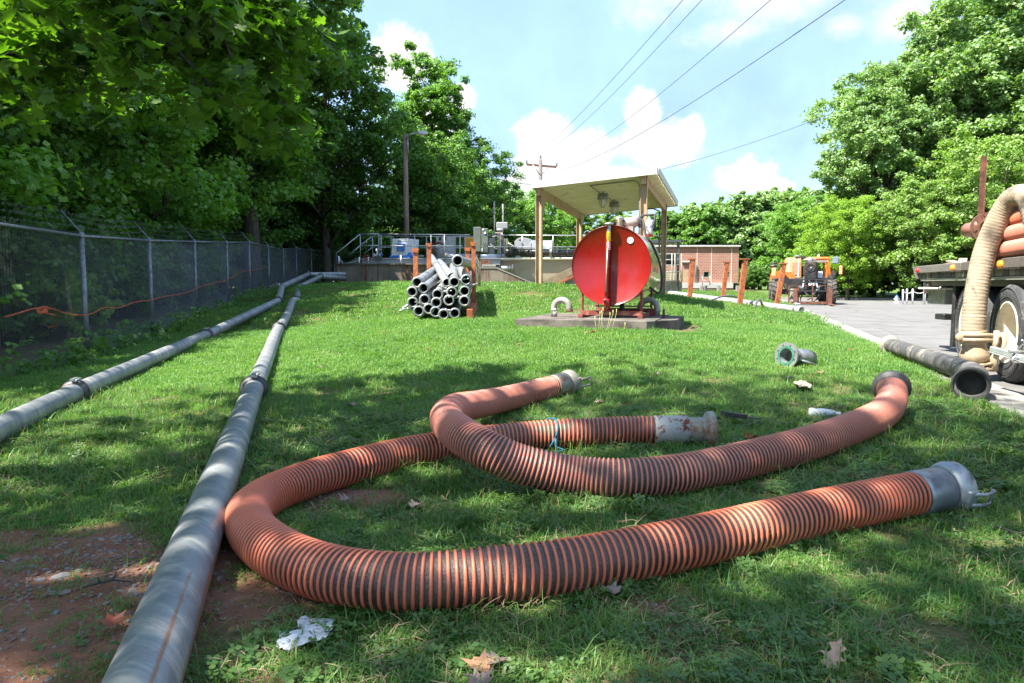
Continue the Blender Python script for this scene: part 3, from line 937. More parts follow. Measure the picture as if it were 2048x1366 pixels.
def gn_scatter(name, P, rot, scl, idx, sources, kind='stuff'):
    """one object: points carrying rotation, scale and which tuft; geometry nodes put the tufts on them"""
    me = bpy.data.meshes.new(name)
    P = np.asarray(P, np.float32); me.vertices.add(len(P)); me.vertices.foreach_set('co', P.ravel())
    a = me.attributes.new('rot', 'FLOAT_VECTOR', 'POINT'); a.data.foreach_set('vector', np.asarray(rot, np.float32).ravel())
    a = me.attributes.new('scl', 'FLOAT_VECTOR', 'POINT'); a.data.foreach_set('vector', np.asarray(scl, np.float32).ravel())
    a = me.attributes.new('idx', 'INT', 'POINT'); a.data.foreach_set('value', np.asarray(idx, np.int32))
    o = bpy.data.objects.new(name, me); COL.objects.link(o)
    ng = bpy.data.node_groups.new(name, 'GeometryNodeTree')
    ng.interface.new_socket('Geometry', in_out='INPUT', socket_type='NodeSocketGeometry')
    ng.interface.new_socket('Geometry', in_out='OUTPUT', socket_type='NodeSocketGeometry')
    N, L = ng.nodes, ng.links
    gi = N.new('NodeGroupInput'); go = N.new('NodeGroupOutput')
    g2 = N.new('GeometryNodeGeometryToInstance')
    for s in reversed(sources):
        oi = N.new('GeometryNodeObjectInfo'); oi.inputs['Object'].default_value = s; oi.inputs['As Instance'].default_value = True
        L.new(oi.outputs['Geometry'], g2.inputs[0])
    ip = N.new('GeometryNodeInstanceOnPoints'); ip.inputs['Pick Instance'].default_value = True
    def na(nm, ty):
        n = N.new('GeometryNodeInputNamedAttribute'); n.data_type = ty; n.inputs[0].default_value = nm; return n.outputs[0]
    L.new(gi.outputs[0], ip.inputs['Points']); L.new(g2.outputs[0], ip.inputs['Instance'])
    L.new(na('idx', 'INT'), ip.inputs['Instance Index']); L.new(na('rot', 'FLOAT_VECTOR'), ip.inputs['Rotation']); L.new(na('scl', 'FLOAT_VECTOR'), ip.inputs['Scale'])
    L.new(ip.outputs[0], go.inputs[0])
    md = o.modifiers.new(name, 'NODES'); md.node_group = ng
    tag(o, kind=kind)
    return o
def gn_join(name, sources): pass
def wedge(n, y0, y1, margin=.9, k=.80):
    """random spots in the strip of ground between depths y0 and y1 that could be seen"""
    y = np.sqrt(rng.random(n) * (y1 * y1 - y0 * y0) + y0 * y0) if y0 > 0 else y0 + rng.random(n) * (y1 - y0)
    x = (rng.random(n) * 2 - 1) * (y * k + margin)
    return x, y
def keep(x, y):
    s = sof(x, y)
    k = (s < -.01)
    # concrete pad, wall footprints, wood floor behind the fence
    k &= ~((np.abs((x - PADC[0]) * V.x + (y - PADC[1]) * V.y) < PADH[0]) & (np.abs((x - PADC[0]) * U.x + (y - PADC[1]) * U.y) < PADH[1]))
    fx = np.interp(y, [-5, 4, 9.9, 12.75, 16.5, 20, 23, 27, 33, 45], [-5.0, -5.05, -6.05, -6.7, -7.6, -8.3, -8.8, -9.5, -10.3, -11])
    k &= x > fx - .9
    k &= ~((y > 26.9) & (x > -7.0) & (x < 8))
    return k
PADC = (2.02, 11.0); PADH = (1.02, 1.15)
def build_grass():
    near = [blade_mesh('tuft', 26, .058, .029, .0032, 31, 1.3), blade_mesh('tuft', 20, .054, .036, .0030, 32, 1.6), blade_mesh('tuft', 30, .062, .023, .0036, 33, 1.8), blade_mesh('tuft', 6, .03, .068, .0038, 34, 1.4)]
    mid = [blade_mesh('tuft', 64, .14, .038, .0055, 41, 1.0), blade_mesh('tuft', 54, .13, .048, .0055, 42, 1.2), blade_mesh('tuft', 68, .15, .032, .006, 43, 1.4)]
    far = [blade_mesh('tuft', 120, .32, .045, .012, 51), blade_mesh('tuft', 110, .32, .05, .013, 52, .8)]
    low = [leaflet_mesh('weed', 44, .08, .016, .0085, 61, M_CLOVER), leaflet_mesh('weed', 14, .05, .026, .015, 62, M_CLOVER), blade_mesh('straw', 22, .09, .02, .0028, 63, 3.2, M_STRAW)]
    src = near + mid + far + low
    P, R, S, I = [], [], [], []
    def put(x, y, which, smin, smax, prob, tilt=.12, dz=0.0):
        k = keep(x, y) & (rng.random(len(x)) < prob)
        x, y = x[k], y[k]; n = len(x)
        z = terrain_np(x, y) + (fbm(x, y, 2.5, 1, 3) - .5) * .03 * (sof(x, y) < -.3) + dz
        P.append(np.stack([x, y, z], -1))
        R.append(np.stack([rng.normal(size=n) * tilt, rng.normal(size=n) * tilt, rng.random(n) * 6.283], -1))
        s = smin + rng.random(n) * (smax - smin)
        patch = .70 + .62 * fbm(x, y, 1.1, 9, 3)
        S.append(np.stack([s, s, s * patch], -1)); I.append(rng.choice(which, n))
    for n, y0, y1, w, sm in ((17000, .75, 3.2, [0, 1, 2, 2, 2, 3], .9), (36000, 3.2, 6.5, [0, 1, 2, 2, 3], 1.2)):
        x, y = wedge(n, y0, y1)
        b = bare(x, y); put(x, y, w, .7 * sm, 1.25 * sm, np.clip(1.0 - b * 1.5, .09, 1) * np.clip((fbm(x, y, 3.0, 5, 3) - .24) * 2.6, .10, 1))
    x, y = wedge(24000, 6.5, 13); put(x, y, [4, 5, 6], .8, 1.25, .95)
    x, y = wedge(20000, 13, 30); put(x, y, [4, 5, 6, 7, 8], .9, 1.3, .9)
    x, y = wedge(9000, 30, 70, 2); put(x, y, [7, 8], 1.0, 1.6, 1.0)
    # weeds, clover and straw close by
    x, y = wedge(16000, .75, 5.0); b = bare(x, y); put(x, y, [9, 9, 10, 11, 11], .7, 1.3, np.clip(.9 - b, .06, 1) * np.clip((fbm(x, y, 2.2, 12, 3) - .38) * 3.2, .08, .85), .25, .004)
    P_ = np.concatenate(P); o = gn_scatter('grass', P_, np.concatenate(R), np.concatenate(S), np.concatenate(I), src)
    print('grass tufts', len(P_))
build_grass()
# ================================================================== OBJECTS
M_GALV = bpy.data.materials.new('galvanised_pipe_steel')
def galv(m, tint=1.0, rust=.5, sc=1.0):
    t = NT(m); o = t.coord('World')
    band = t.new('ShaderNodeMapping'); t.L.new(t.coord('World', rot=(0, 0, radians(19))), band.inputs[0]); band.inputs['Scale'].default_value = (1.2, 9, 2.5)
    nb = t.noise(band.outputs[0], 1.6, 6, .62, .5)
    ra = t.new('ShaderNodeAttribute', attribute_name='rust').outputs['Fac']
    n1 = t.noise(o, 2.3 * sc, 7, .65, .6); n2 = t.noise(o, 9 * sc, 6, .65, 1.2); n3 = t.noise(o, 60, 4, .6); n4 = t.noise(o, .9 * sc, 5, .6)
    col = t.mix(t.ramp(n1, .3, .7), (.20 * tint, .225 * tint, .245 * tint, 1), (.37 * tint, .385 * tint, .385 * tint, 1))
    col = t.mix(t.ramp(n2, .5, .72, 0, .65), col, (.47 * tint, .45 * tint, .40 * tint, 1))
    col = t.mix(t.ramp(n4, .55, .75, 0, .5), col, (.13, .15, .165, 1))
    col = t.mix(t.ramp(nb, .50, .68, 0, .7), col, (.50, .48, .41, 1))
    col = t.mix(t.ramp(nb, .46, .32, 0, .55), col, (.15, .18, .20, 1))
    col = t.mix(t.ramp(t.noise(o, 3.1 * sc, 8, .72, .8), .60, .70, 0, rust), col, (.24, .115, .055, 1))
    scr = t.new('ShaderNodeMapping'); t.L.new(t.coord('World', rot=(0, 0, radians(19))), scr.inputs[0]); scr.inputs['Scale'].default_value = (60, 2.0, 60)
    col = t.mix(t.ramp(t.noise(scr.outputs[0], 1.5, 5, .6), .60, .72, 0, .45), col, (.12, .125, .13, 1))
    col = t.mix(t.ramp(t.math('ADD', ra, t.math('MULTIPLY', t.math('SUBTRACT', n2, .5), .9)), .25, .8, 0, .8), col, (.30, .12, .045, 1))
    t.bsdf(col, t.ramp(n2, .3, .7, .38, .62), .45, t.bump(n3, .18, .003), .5)
galv(M_GALV, .84)
M_ALU = bpy.data.materials.new('dull_aluminium_pipe'); galv(M_ALU, .88, .15, 1.6)
M_STEEL = pm('zinc_plated_steel', G(.40, .41, .42), G(.28, .29, .30), 9, .42, .7, (.20, .12, .07, 1), .25, 5)
M_DARKRING = pm('dark_cast_coupling', G(.055, .055, .06), G(.12, .115, .11), 14, .55, .4, (.16, .08, .04, 1), .3, 8)
M_RUST = pm('rusty_steel', H('#744a38'), H('#4c3028'), 9, .85, .1, H('#8f6044'), .4, 16, bump=.5, bscale=80)
M_ORUST = pm('orange_rusty_channel', H('#a65c38'), H('#80462c'), 7, .8, .1, H('#c98a55'), .5, 14, bump=.4, bscale=70)
M_BORE = pm('dark_parts_and_hole_shade', G(.05, .045, .04), G(.03, .028, .026), 10, .9, bump=0)
M_BLACK = pm('black_rubber', G(.022), G(.04), 8, .7, 0, (.10, .095, .085, 1), .3, 5)
M_FENCE = pm('galvanised_fence_steel', G(.23, .24, .26), G(.15, .16, .175), 12, .45, .6, rr=.2)
M_CHAIN = pm('galvanised_chain_wire', G(.20, .205, .215), G(.13, .135, .145), 12, .4, .5, rr=.2, bump=0)
M_TAN = pm('tan_painted_steel', H('#b59a7a'), H('#a98d6d'), 3, .55, 0, H('#8d7359'), .2, 6, bump=.05)
M_CREAM = pm('cream_roof_sheet', H('#f2ead6'), H('#eae0ca'), 2, .5, 0, H('#d6caa8'), .2, 4, bump=.05)
M_WHITE = pm('white_paint', G(.78), G(.70), 4, .45, 0, (.5, .46, .4, 1), .15, 6, bump=.05)
M_BLUE = pm('blue_paint', (.02, .12, .42, 1), (.03, .15, .48, 1), 5, .4, bump=.05)

def dirp(a, b): return (Vector(b) - Vector(a)).normalized()
def ring(mb, p, d, r0, r1, w, n=28):
    """a flat collar of width w about axis d, from radius r0 to r1, centred at p"""
    mb.lathe(Vector(p) - Vector(d) * w / 2, d, [(r0, 0), (r1, 0), (r1, w), (r0, w)], n, smooth=False, closed=True)

# ---- the two long galvanised pipelines, section by section
def coupling(parent, p, d, r, big=1.0, up=None):
    c = MB(); w = .05 * big
    c.lathe(Vector(p) - d * w, d, [(r * 1.02, 0), (r * 1.18, .004), (r * 1.25, w * .5), (r * 1.36, w * .7), (r * 1.36, w * 1.3), (r * 1.22, w * 1.45), (r * 1.12, w * 2), (r * 1.02, w * 2)], 28)
    ring(c, Vector(p) + d * w * .0, d, r * 1.36, r * 1.46, w * .35)
    o = c.build('coupling_ring', M_DARKRING, parent)
    l = MB(); side = d.cross(Vector((0, 0, 1))).normalized()
    if up: side = side * up
    q = Vector(p) + Vector((0, 0, r * 1.32)) 
    l.box(q + Vector((0, 0, .012)), (.035 * big, .16 * big, .018), frame(side, d))
    l.tube([q - d * .07 * big + side * .02, q + side * .05 + Vector((0, 0, .02)), q + d * .06 * big + side * .03], .007 * big, 6)
    for s in (-1, 1):
        l.tube([q - side * .03 * s + d * .05 * s, q + side * r * 1.2 * s - Vector((0, 0, r * .6)) + d * .03], .006 * big, 6)
    l.build('clamp_lever', M_STEEL, parent)
    return o
def pipe_section(pts, r, label, coup_end=None, bell=True, mat=None, group=None, name='galvanised_pipe', n=28):
    pts = [Vector(p) for p in pts]
    c = (pts[0] + pts[-1]) / 2
    root = thing(name, (c.x, c.y, terr(c.x, c.y)), label, 'pipe', group)
    m = MB(); m.tube(pts, r, n, cap=False)
    for a, b in ((pts[0], pts[1]), (pts[-1], pts[-2])):
        d = dirp(a, b); m.lathe(a, d, [(r * .90, .45), (r * .90, 0), (r * 1.0, 0)], n, smooth=False)
    m.build('barrel', mat or M_GALV, root)
    if coup_end is not None:
        coupling(root, coup_end[0], coup_end[1], r)
    return root
R1 = .083
def over_lawn(a, b, n=8):
    'straight run that never sinks into the lawn'
    out = []
    for i in range(n + 1):
        p = a.lerp(b, i / n); p.z = max(p.z, terr(p.x, p.y) + R1 * .95); out.append(p)
    return out
def on_lawn(px, py, Y=None, h=R1):
    return gnd(px, py, h) if Y is None else at(px, py, Y)
B = [None, gnd(508, 777, R1), gnd(558, 658, R1), None]
dB = (B[1] - gnd(330, 1250, R1)).normalized()
B0 = B[1] - dB * 6.1
B3 = at(594, 602, 19)
B3.z = max(B3.z, terr(B3.x, B3.y) + R1)
B4 = at(597, 575, 22.0); B5 = at(641, 553, 25.3); B6 = at(690, 556, 26.9)
first_pipe = pipe_section([B0.lerp(B[1], k / 80) for k in range(81)], R1, n=56, label= 'nearest long galvanised pipe running from the bottom edge of the photo beside the red dirt', coup_end=(B[1], dB))
for o in first_pipe.children:
    if o.name.startswith('barrel'):   # rust line along the seam and a rusty flank on the road side
        vals = []
        for v in o.data.vertices:
            q = v.co + first_pipe.location; u_ = (q - B0).dot(dB); c_ = B0 + dB * u_; rel = q - c_
            a = math.degrees(atan2(rel.dot(dB.cross(Vector((0, 0, 1)))), rel.z)); y = q.y
            vals.append((.75 * max(0, 1 - abs(a - 31) / 8) * 1.25 if .8 < y < 1.98 else 0) + max(0, min(1, (a - 62) / 34)) * (1.0 + .3 * sin(y * 7)) * (1 if y < 3.4 else .3))
        at_ = o.data.attributes.new('rust', 'FLOAT', 'POINT'); at_.data.foreach_set('value', vals)
d2 = dirp(B[1], B[2]); pipe_section(over_lawn(B[1] + d2 * .01, B[2]), R1, 'second pipe length of the right hand line, between two dark clamped couplings', (B[2], d2))
d3 = dirp(B[2], B3); pipe_section(over_lawn(B[2] + d3 * .01, B3), R1, 'third pipe length of the right hand line climbing towards the concrete wall', (B3, d3))
def bend(a, b, c, r, k=6):
    out = []
    p, q = b + (a - b).normalized() * r, b + (c - b).normalized() * r
    for i in range(k + 1):
        f = i / k; out.append(p.lerp(b, f).lerp(b.lerp(q, f), f))
    return out
pipe_section([B3 + dirp(B3, B4) * .01] + bend(B3, B4, B5, .35) + [B5], R1, 'elbowed pipe length of the right hand line on the rise near the fence', (B5, dirp(B4, B5)))
pipe_section([B5, B6], R1, 'lower of the two short pipes butting the left end of the concrete wall')
A1 = gnd(150, 785, R1); A2 = gnd(412, 671, R1); A3 = at(556, 602, 16.5); A3.z = max(A3.z, terr(A3.x, A3.y) + R1)
dA = dirp(gnd(0, 857, R1), A1)
pipe_section([A1 - dA * 6.1, A1], R1, 'pipe length entering from the left edge of the photo, left hand line', (A1, dA))
e = dirp(A1, A2); pipe_section(over_lawn(A1 + e * .01, A2), R1, 'second pipe length of the left hand line, on the grass along the fence', (A2, e))
e = dirp(A2, A3); pipe_section(over_lawn(A2 + e * .01, A3), R1, 'third pipe length of the left hand line, ending in a dark coupling at the bend', (A3, e))
A4 = at(564, 573, 20); A5 = at(616, 549, 25.6); A6 = at(690, 548, 26.9)
pipe_section([A3 + dirp(A3, A4) * .01] + bend(A3, A4, A5, .3) + [A5], R1, 'elbowed pipe of the left hand line rising beside the fence', (A5, dirp(A4, A5)))
pipe_section([A5, A6], R1, 'upper of the two short pipes butting the left end of the concrete wall')

# ---- orange ribbed suction hoses
def hose_wall_mat():
    m = bpy.data.materials.new('dark_hose_wall'); t = NT(m); o = t.coord('World')
    n1 = t.noise(o, 5, 6, .65); n2 = t.noise(o, 130, 3, .6); n3 = t.noise(o, 28, 5, .7)
    col = t.mix(t.ramp(n1, .35, .68), (.035, .021, .017, 1), (.11, .07, .052, 1))
    col = t.mix(t.ramp(n2, .5, .72, 0, .55), col, (.19, .145, .12, 1))
    col = t.mix(t.ramp(n3, .6, .75, 0, .5), col, (.20, .11, .07, 1))
    t.bsdf(col, t.ramp(n3, .3, .7, .28, .6), 0, t.bump(n2, .8, .004), .5)
    return m
def rib_mat(name, a, b, c):
    m = bpy.data.materials.new(name); t = NT(m); o = t.coord('World')
    n1 = t.noise(o, 1.6, 4, .6); n2 = t.noise(o, 9, 6, .68); n3 = t.noise(o, 50, 4, .6)
    col = t.mix(t.ramp(n1, .35, .65), a, b)
    col = t.mix(t.ramp(n2, .58, .76, 0, .7), col, c)
    col = t.mix(t.ramp(n3, .66, .80, 0, .5), col, (.14, .08, .055, 1))
    t.bsdf(col, t.ramp(n2, .3, .7, .36, .55), 0, t.bump(n3, .15, .002), .5)
    return m
M_HWALL = hose_wall_mat()
M_RIB1 = rib_mat('orange_pvc_rib', (.54, .125, .060, 1), (.62, .18, .10, 1), (.42, .20, .13, 1))
M_RIB2 = rib_mat('faded_pink_pvc_rib', (.51, .19, .13, 1), (.44, .155, .105, 1), (.34, .16, .12, 1))
def smooth_path(P, n=40, step=.02):
    """Catmull-Rom through points, then even arc-length samples; returns points and cumulative length"""
    P = [Vector(p) for p in P]; Q = [P[0] * 2 - P[1]] + P + [P[-1] * 2 - P[-2]]
    out = []
    for i in range(1, len(Q) - 2):
        a, b, c, d = Q[i - 1], Q[i], Q[i + 1], Q[i + 2]
        # centripetal-like tension from uniform spline
        for k in range(n):
            t = k / n
            out.append(.5 * ((2 * b) + (c - a) * t + (2 * a - 5 * b + 4 * c - d) * t * t + (3 * b - a - 3 * c + d) * t ** 3))
    out.append(P[-1])
    A = np.array([tuple(p) for p in out])
    for _ in range(14):
        A[1:-1] = A[1:-1] * .5 + (A[:-2] + A[2:]) * .25
    L = np.concatenate([[0], np.cumsum(np.linalg.norm(np.diff(A, axis=0), axis=1))])
    s = np.arange(0, L[-1], step)
    return np.stack([np.interp(s, L, A[:, j]) for j in range(3)], -1), s
def frames(A):
    T = np.gradient(A, axis=0); T /= np.linalg.norm(T, axis=1, keepdims=True)
    up = np.tile([0., 0., 1.], (len(A), 1)); X = np.cross(T, up); X /= np.linalg.norm(X, axis=1, keepdims=True); Y = np.cross(X, T)
    return T, X, Y
def rib_hose(name, path, R, label, pitch=.0262, rib=.0057, mat=None, squeeze=None, root=None, seg=40, wallmat=None, partname='spiral_rib'):
    A, s = smooth_path(path)
    T, X, Y = frames(A)
    c = A.mean(0)
    if root is None: root = thing(name, (float(c[0]), float(c[1]), 0.0), label, 'hose')
    # wall
    n = seg; ang = np.arange(n) * 2 * pi / n; Rw = R - rib * .9
    idx = np.arange(0, len(A), 2)
    if idx[-1] != len(A) - 1: idx = np.append(idx, len(A) - 1)
    Vv = A[idx][:, None, :] + Rw * (X[idx][:, None, :] * np.cos(ang)[None, :, None] + Y[idx][:, None, :] * np.sin(ang)[None, :, None])
    m = len(idx); I = np.arange(m * n).reshape(m, n)
    F = np.stack([I[:-1], np.roll(I[:-1], -1, 1), np.roll(I[1:], -1, 1), I[1:]], -1).reshape(-1, 4)
    off = np.array(wloc(root))
    mesh_np('hose_wall', Vv.reshape(-1, 3) - off, F, wallmat or M_HWALL, root, smooth=True)
    # spiral rib: phase advances with local pitch
    pt = np.full(len(s), pitch) * (1.0 if squeeze is None else squeeze(s / s[-1], A))
    kap = np.linalg.norm(np.gradient(T, axis=0), axis=1) / .02
    kap = np.convolve(kap, np.ones(9) / 9, 'same')
    pt = pt / (1 + 1.1 * R * kap)
    pt = pt * (1 + .22 * (fbm(s * 9.0, s * 0 + R * 50, 1.0, 71, 3) - .5))
    ph = np.cumsum(2 * pi * .02 / pt)
    tot = ph[-1]; k = int(tot / (2 * pi) * seg)
    pa = np.linspace(0, tot, k); sa = np.interp(pa, ph, s)
    C = np.stack([np.interp(sa, s, A[:, j]) for j in range(3)], -1)
    TT = np.stack([np.interp(sa, s, T[:, j]) for j in range(3)], -1)
    XX = np.stack([np.interp(sa, s, X[:, j]) for j in range(3)], -1); YY = np.stack([np.interp(sa, s, Y[:, j]) for j in range(3)], -1)
    rad = XX * np.cos(pa)[:, None] + YY * np.sin(pa)[:, None]
    P = C + rad * (R - rib * .55)
    q = np.arange(6) * 2 * pi / 6
    rw = rib * 1.0
    Vv = P[:, None, :] + rad[:, None, :] * (rib * np.sin(q))[None, :, None] + TT[:, None, :] * (rw * np.cos(q))[None, :, None]
    I = np.arange(k * 6).reshape(k, 6)
    F = np.stack([I[:-1], np.roll(I[:-1], -1, 1), np.roll(I[1:], -1, 1), I[1:]], -1).reshape(-1, 4)
    mesh_np(partname, Vv.reshape(-1, 3) - off, F, mat or M_RIB1, root, smooth=True)
    return root, A, T
RH = .087
def rise(A, cx, cy, w, h): pass
h1px = [(1838, 985), (1748, 1002), (1563, 1042), (1378, 1085), (1193, 1122), (1070, 1141), (981, 1150), (844, 1163), (742, 1160), (639, 1141), (560, 1108), (508, 1066), (497, 1030), (515, 1006), (560, 980), (639, 951), (708, 932), (776, 914), (861, 897), (940, 885), (1030, 875), (1117, 868), (1244, 862), (1320, 861)]
def sq1(f, A):
    cx, cy = -1.05, 2.9
    d = np.hypot(A[:, 0] - B_BEND[0], A[:, 1] - B_BEND[1])
    return 1 - .14 * np.exp(-(d / .42) ** 2) - .12 * np.exp(-((f - 0) / .12) ** 2)
B_BEND = gnd(510, 1040, RH)
root1, A1_, T1_ = rib_hose('suction_hose', [gnd(x, y, RH) for x, y in h1px], RH, 'longest orange ribbed hose looping across the front lawn, steel lever coupling at its end', squeeze=sq1, mat=M_RIB1)
h2px = [(1110, 772, 0), (1086, 778, 0), (1022, 795, .03), (959, 808, .085), (915, 816, .13), (895, 828, .155), (897, 847, .17), (922, 869, .17), (955, 890, .15), (995, 910, .115), (1054, 932, .06), (1149, 951, .01), (1244, 957, 0), (1340, 950, 0), (1433, 933, 0), (1532, 909, 0), (1598, 892, 0), (1664, 871, 0), (1729, 846, .01), (1768, 824, .03), (1784, 798, .06), (1783, 775, .10)]
RH2 = .092
def sq2(f, A):
    d = np.hypot(A[:, 0] - C_BEND[0], A[:, 1] - C_BEND[1])
    return 1 - .12 * np.exp(-(d / .7) ** 2) - .22 * np.clip((f - .72) / .2, 0, 1)
C_BEND = gnd(896, 845, RH2 + .15)
root2, A2_, T2_ = rib_hose('suction_hose', [gnd(x, y, RH2 + h) for x, y, h in h2px], RH2, 'faded pinkish ribbed hose draped over the longer one, open dark ring at one end', squeeze=sq2, mat=M_RIB2)
# end fittings
M_PEEL = bpy.data.materials.new('white_paint_peeling_to_rust')
t = NT(M_PEEL); o_ = t.coord('World'); n_ = t.noise(o_, 22, 8, .7, .4)
t.bsdf(t.mix(t.ramp(n_, .52, .55), (.42, .40, .35, 1), (.20, .062, .028, 1)), .6, .1, t.bump(n_, .5, .004))
M_SLEEVE = pm('grey_steel_sleeve', G(.24, .26, .28), G(.40, .42, .42), 7, .42, .5, (.13, .13, .13, 1), .5, 12, coord='World', rr=.2)
M_WEATH = pm('weathered_brass_grey_sleeve', G(.26, .25, .19), G(.34, .33, .27), 9, .6, .3, (.25, .10, .04, 1), .5, 9, coord='World')
def V3(a): return Vector((float(a[0]), float(a[1]), float(a[2])))
def end_sleeve(root, p, d, R, L, mat, name='sleeve', lip=None):
    m = MB(); d = Vector(d).normalized(); p = Vector(p) - d * .03
    m.lathe(p, d, [(R * .98, 0), (R * 1.065, 0), (R * 1.065, .02), (R * 1.05, .025), (R * 1.05, L), (R * .9, L), (R * .9, 0)], 36)
    return m.build(name, mat, root), p + d * L
def lever_head(root, p, d, R, mat, lever_dir, size=1.0):
    """female lever-lock socket: rounded ring with a bar handle"""
    d = Vector(d).normalized()
    m = MB()
    m.lathe(p, d, [(R * .95, .004), (R * 1.06, .006), (R * 1.18, .025), (R * 1.25, .05), (R * 1.22, .075), (R * 1.06, .092), (R * .86, .094), (R * .8, .05), (R * .8, -.02)], 36)
    m.build('socket_ring', mat, root)
    ld = Vector(lever_dir).normalized(); side = ld.cross(d).normalized()
    q = Vector(p) + d * .055 + ld * R * 1.2
    h = MB()
    w = .026 * size
    for sgn in (-1, 1):
        a = q + side * sgn * .035 * size
        h.tube([a - d * .015, a + d * .045 + ld * .02, a + d * .095 + ld * .012, a + d * .15 * size + ld * .0], [.013 * size, .012 * size, .010 * size, .010 * size], 8, flat=(1.0, .55))
    h.tube([q - side * .04 * size + d * .15 * size, q + side * .04 * size + d * .15 * size], .011 * size, 8)
    h.box(q - d * .005 - ld * .008, (.11 * size, .05, .03), frame(side, d), ch=.006)
    h.build('lever_handle', mat, root)
d = -V3(T1_[0]); so, e_ = end_sleeve(root1, V3(A1_[0]), d, RH, .145, M_SLEEVE)
lever_head(root1, e_ + d * .01, d, RH, M_SLEEVE, d.cross(Vector((0, 0, 1))) * 1.0 + Vector((0, 0, -.25)), .72)
d = V3(T1_[-1]); so, e_ = end_sleeve(root1, V3(A1_[-1]), d, RH * .98, .20, M_PEEL, 'rusted_sleeve'); so['label'] = 'white sleeve peeling to rust'
m = MB(); m.lathe(e_, d, [(RH * .80, -.02), (RH * .90, 0), (RH * .88, .06), (RH * .92, .062), (RH * .92, .075), (RH * .88, .078), (RH * .90, .095), (RH * 1.22, .11), (RH * 1.30, .125), (RH * 1.28, .15), (RH * 1.12, .158), (RH * .85, .155), (RH * .8, .02)], 36)
m.build('bell_flange', M_WEATH, root1)
d = -V3(T2_[0]); so, e_ = end_sleeve(root2, V3(A2_[0]), d, RH2, .15, M_WEATH)
lever_head(root2, e_ + d * .004, d, RH2 * .96, M_WEATH, d.cross(Vector((0, 0, 1))) * .9 + d * .3, .9)
d = V3(T2_[-1]); m = MB(); m.lathe(V3(A2_[-1]), d, [(RH2 * .9, -.03), (RH2 * 1.05, -.03), (RH2 * 1.08, -.005), (RH2 * 1.3, 0), (RH2 * 1.33, .022), (RH2 * 1.18, .035), (RH2 * .92, .035), (RH2 * .9, -.03)], 36); m.build('end_ring', M_DARKRING, root2)
# teal rope tied round the hose
M_ROPE = pm('teal_braided_rope', (.01, .07, .12, 1), (.012, .13, .17, 1), 60, .8, bump=.3, coord='World')
i_ = int(np.argmin(np.abs(A1_[:, 0] - gnd(1095, 868, RH).x) + (A1_[:, 1] < 3) * 9))
c_ = V3(A1_[i_]); d_ = V3(T1_[i_]); x_ = d_.cross(Vector((0, 0, 1))).normalized()
if x_.y > 0: x_ = -x_
m = MB(); pts = []
for k in range(30):
    a = k / 29 * 2 * pi; pts.append(c_ + x_ * cos(a) * (RH + .008) + Vector((0, 0, 1)) * sin(a) * (RH + .008) + d_ * .05 * sin(a + .6))
m.tube(pts, .0065, 6)
e = pts[0] + Vector((0, 0, -.05))
m.tube([pts[0], e + x_ * .01, e + x_ * .03 + d_ * .05 - Vector((0, 0, .02)), e + x_ * .06 - d_ * .03 - Vector((0, 0, .02))], .0065, 6)
m.build('rope', M_ROPE, label='teal and blue rope tied round the orange hose', cat='rope')

# ---- chain link fence
fp = [(-5.35, 3.2, -.14), (-5.75, 6.6, -.14)]
for px, py, Y in ((176, 725, 9.9), (306, 678, 12.75), (394, 636, 16.5), (457, 611, 20), (501, 594, 23)):
    p = at(px, py, Y); fp.append((p.x, p.y, p.z))
for px, ty, Y in ((536, 493, 26), (566, 499, 29), (592, 496, 32), (622, 500, 35), (668, 503, 38.5), (720, 506, 42)):
    p = at(px, ty, Y); fp.append((p.x, p.y, p.z - 1.83))
fence = thing('chain_link_fence', fp[2], 'galvanised chain link fence with barbed wire arms along the left wood', 'fence')
FH = 1.83
def wire_np(segs, r, n=3):
    """segs (k,2,3) straight wires as thin prisms"""
    a, b = segs[:, 0], segs[:, 1]; d = b - a; d /= np.linalg.norm(d, axis=1, keepdims=True)
    up = np.where(np.abs(d[:, 2:3]) > .9, np.array([[1., 0, 0]]), np.array([[0., 0, 1]]))
    x = np.cross(d, up); x /= np.linalg.norm(x, axis=1, keepdims=True); y = np.cross(d, x)
    ang = np.arange(n) * 2 * pi / n
    o = (x[:, None, :] * np.cos(ang)[None, :, None] + y[:, None, :] * np.sin(ang)[None, :, None]) * r
    Vv = np.stack([a[:, None, :] + o, b[:, None, :] + o], 1).reshape(-1, 3)
    k = len(segs); base = np.arange(k)[:, None] * (2 * n)
    F = np.concatenate([base + np.array([j, (j + 1) % n, n + (j + 1) % n, n + j]) for j in range(n)], 0)
    return Vv, F
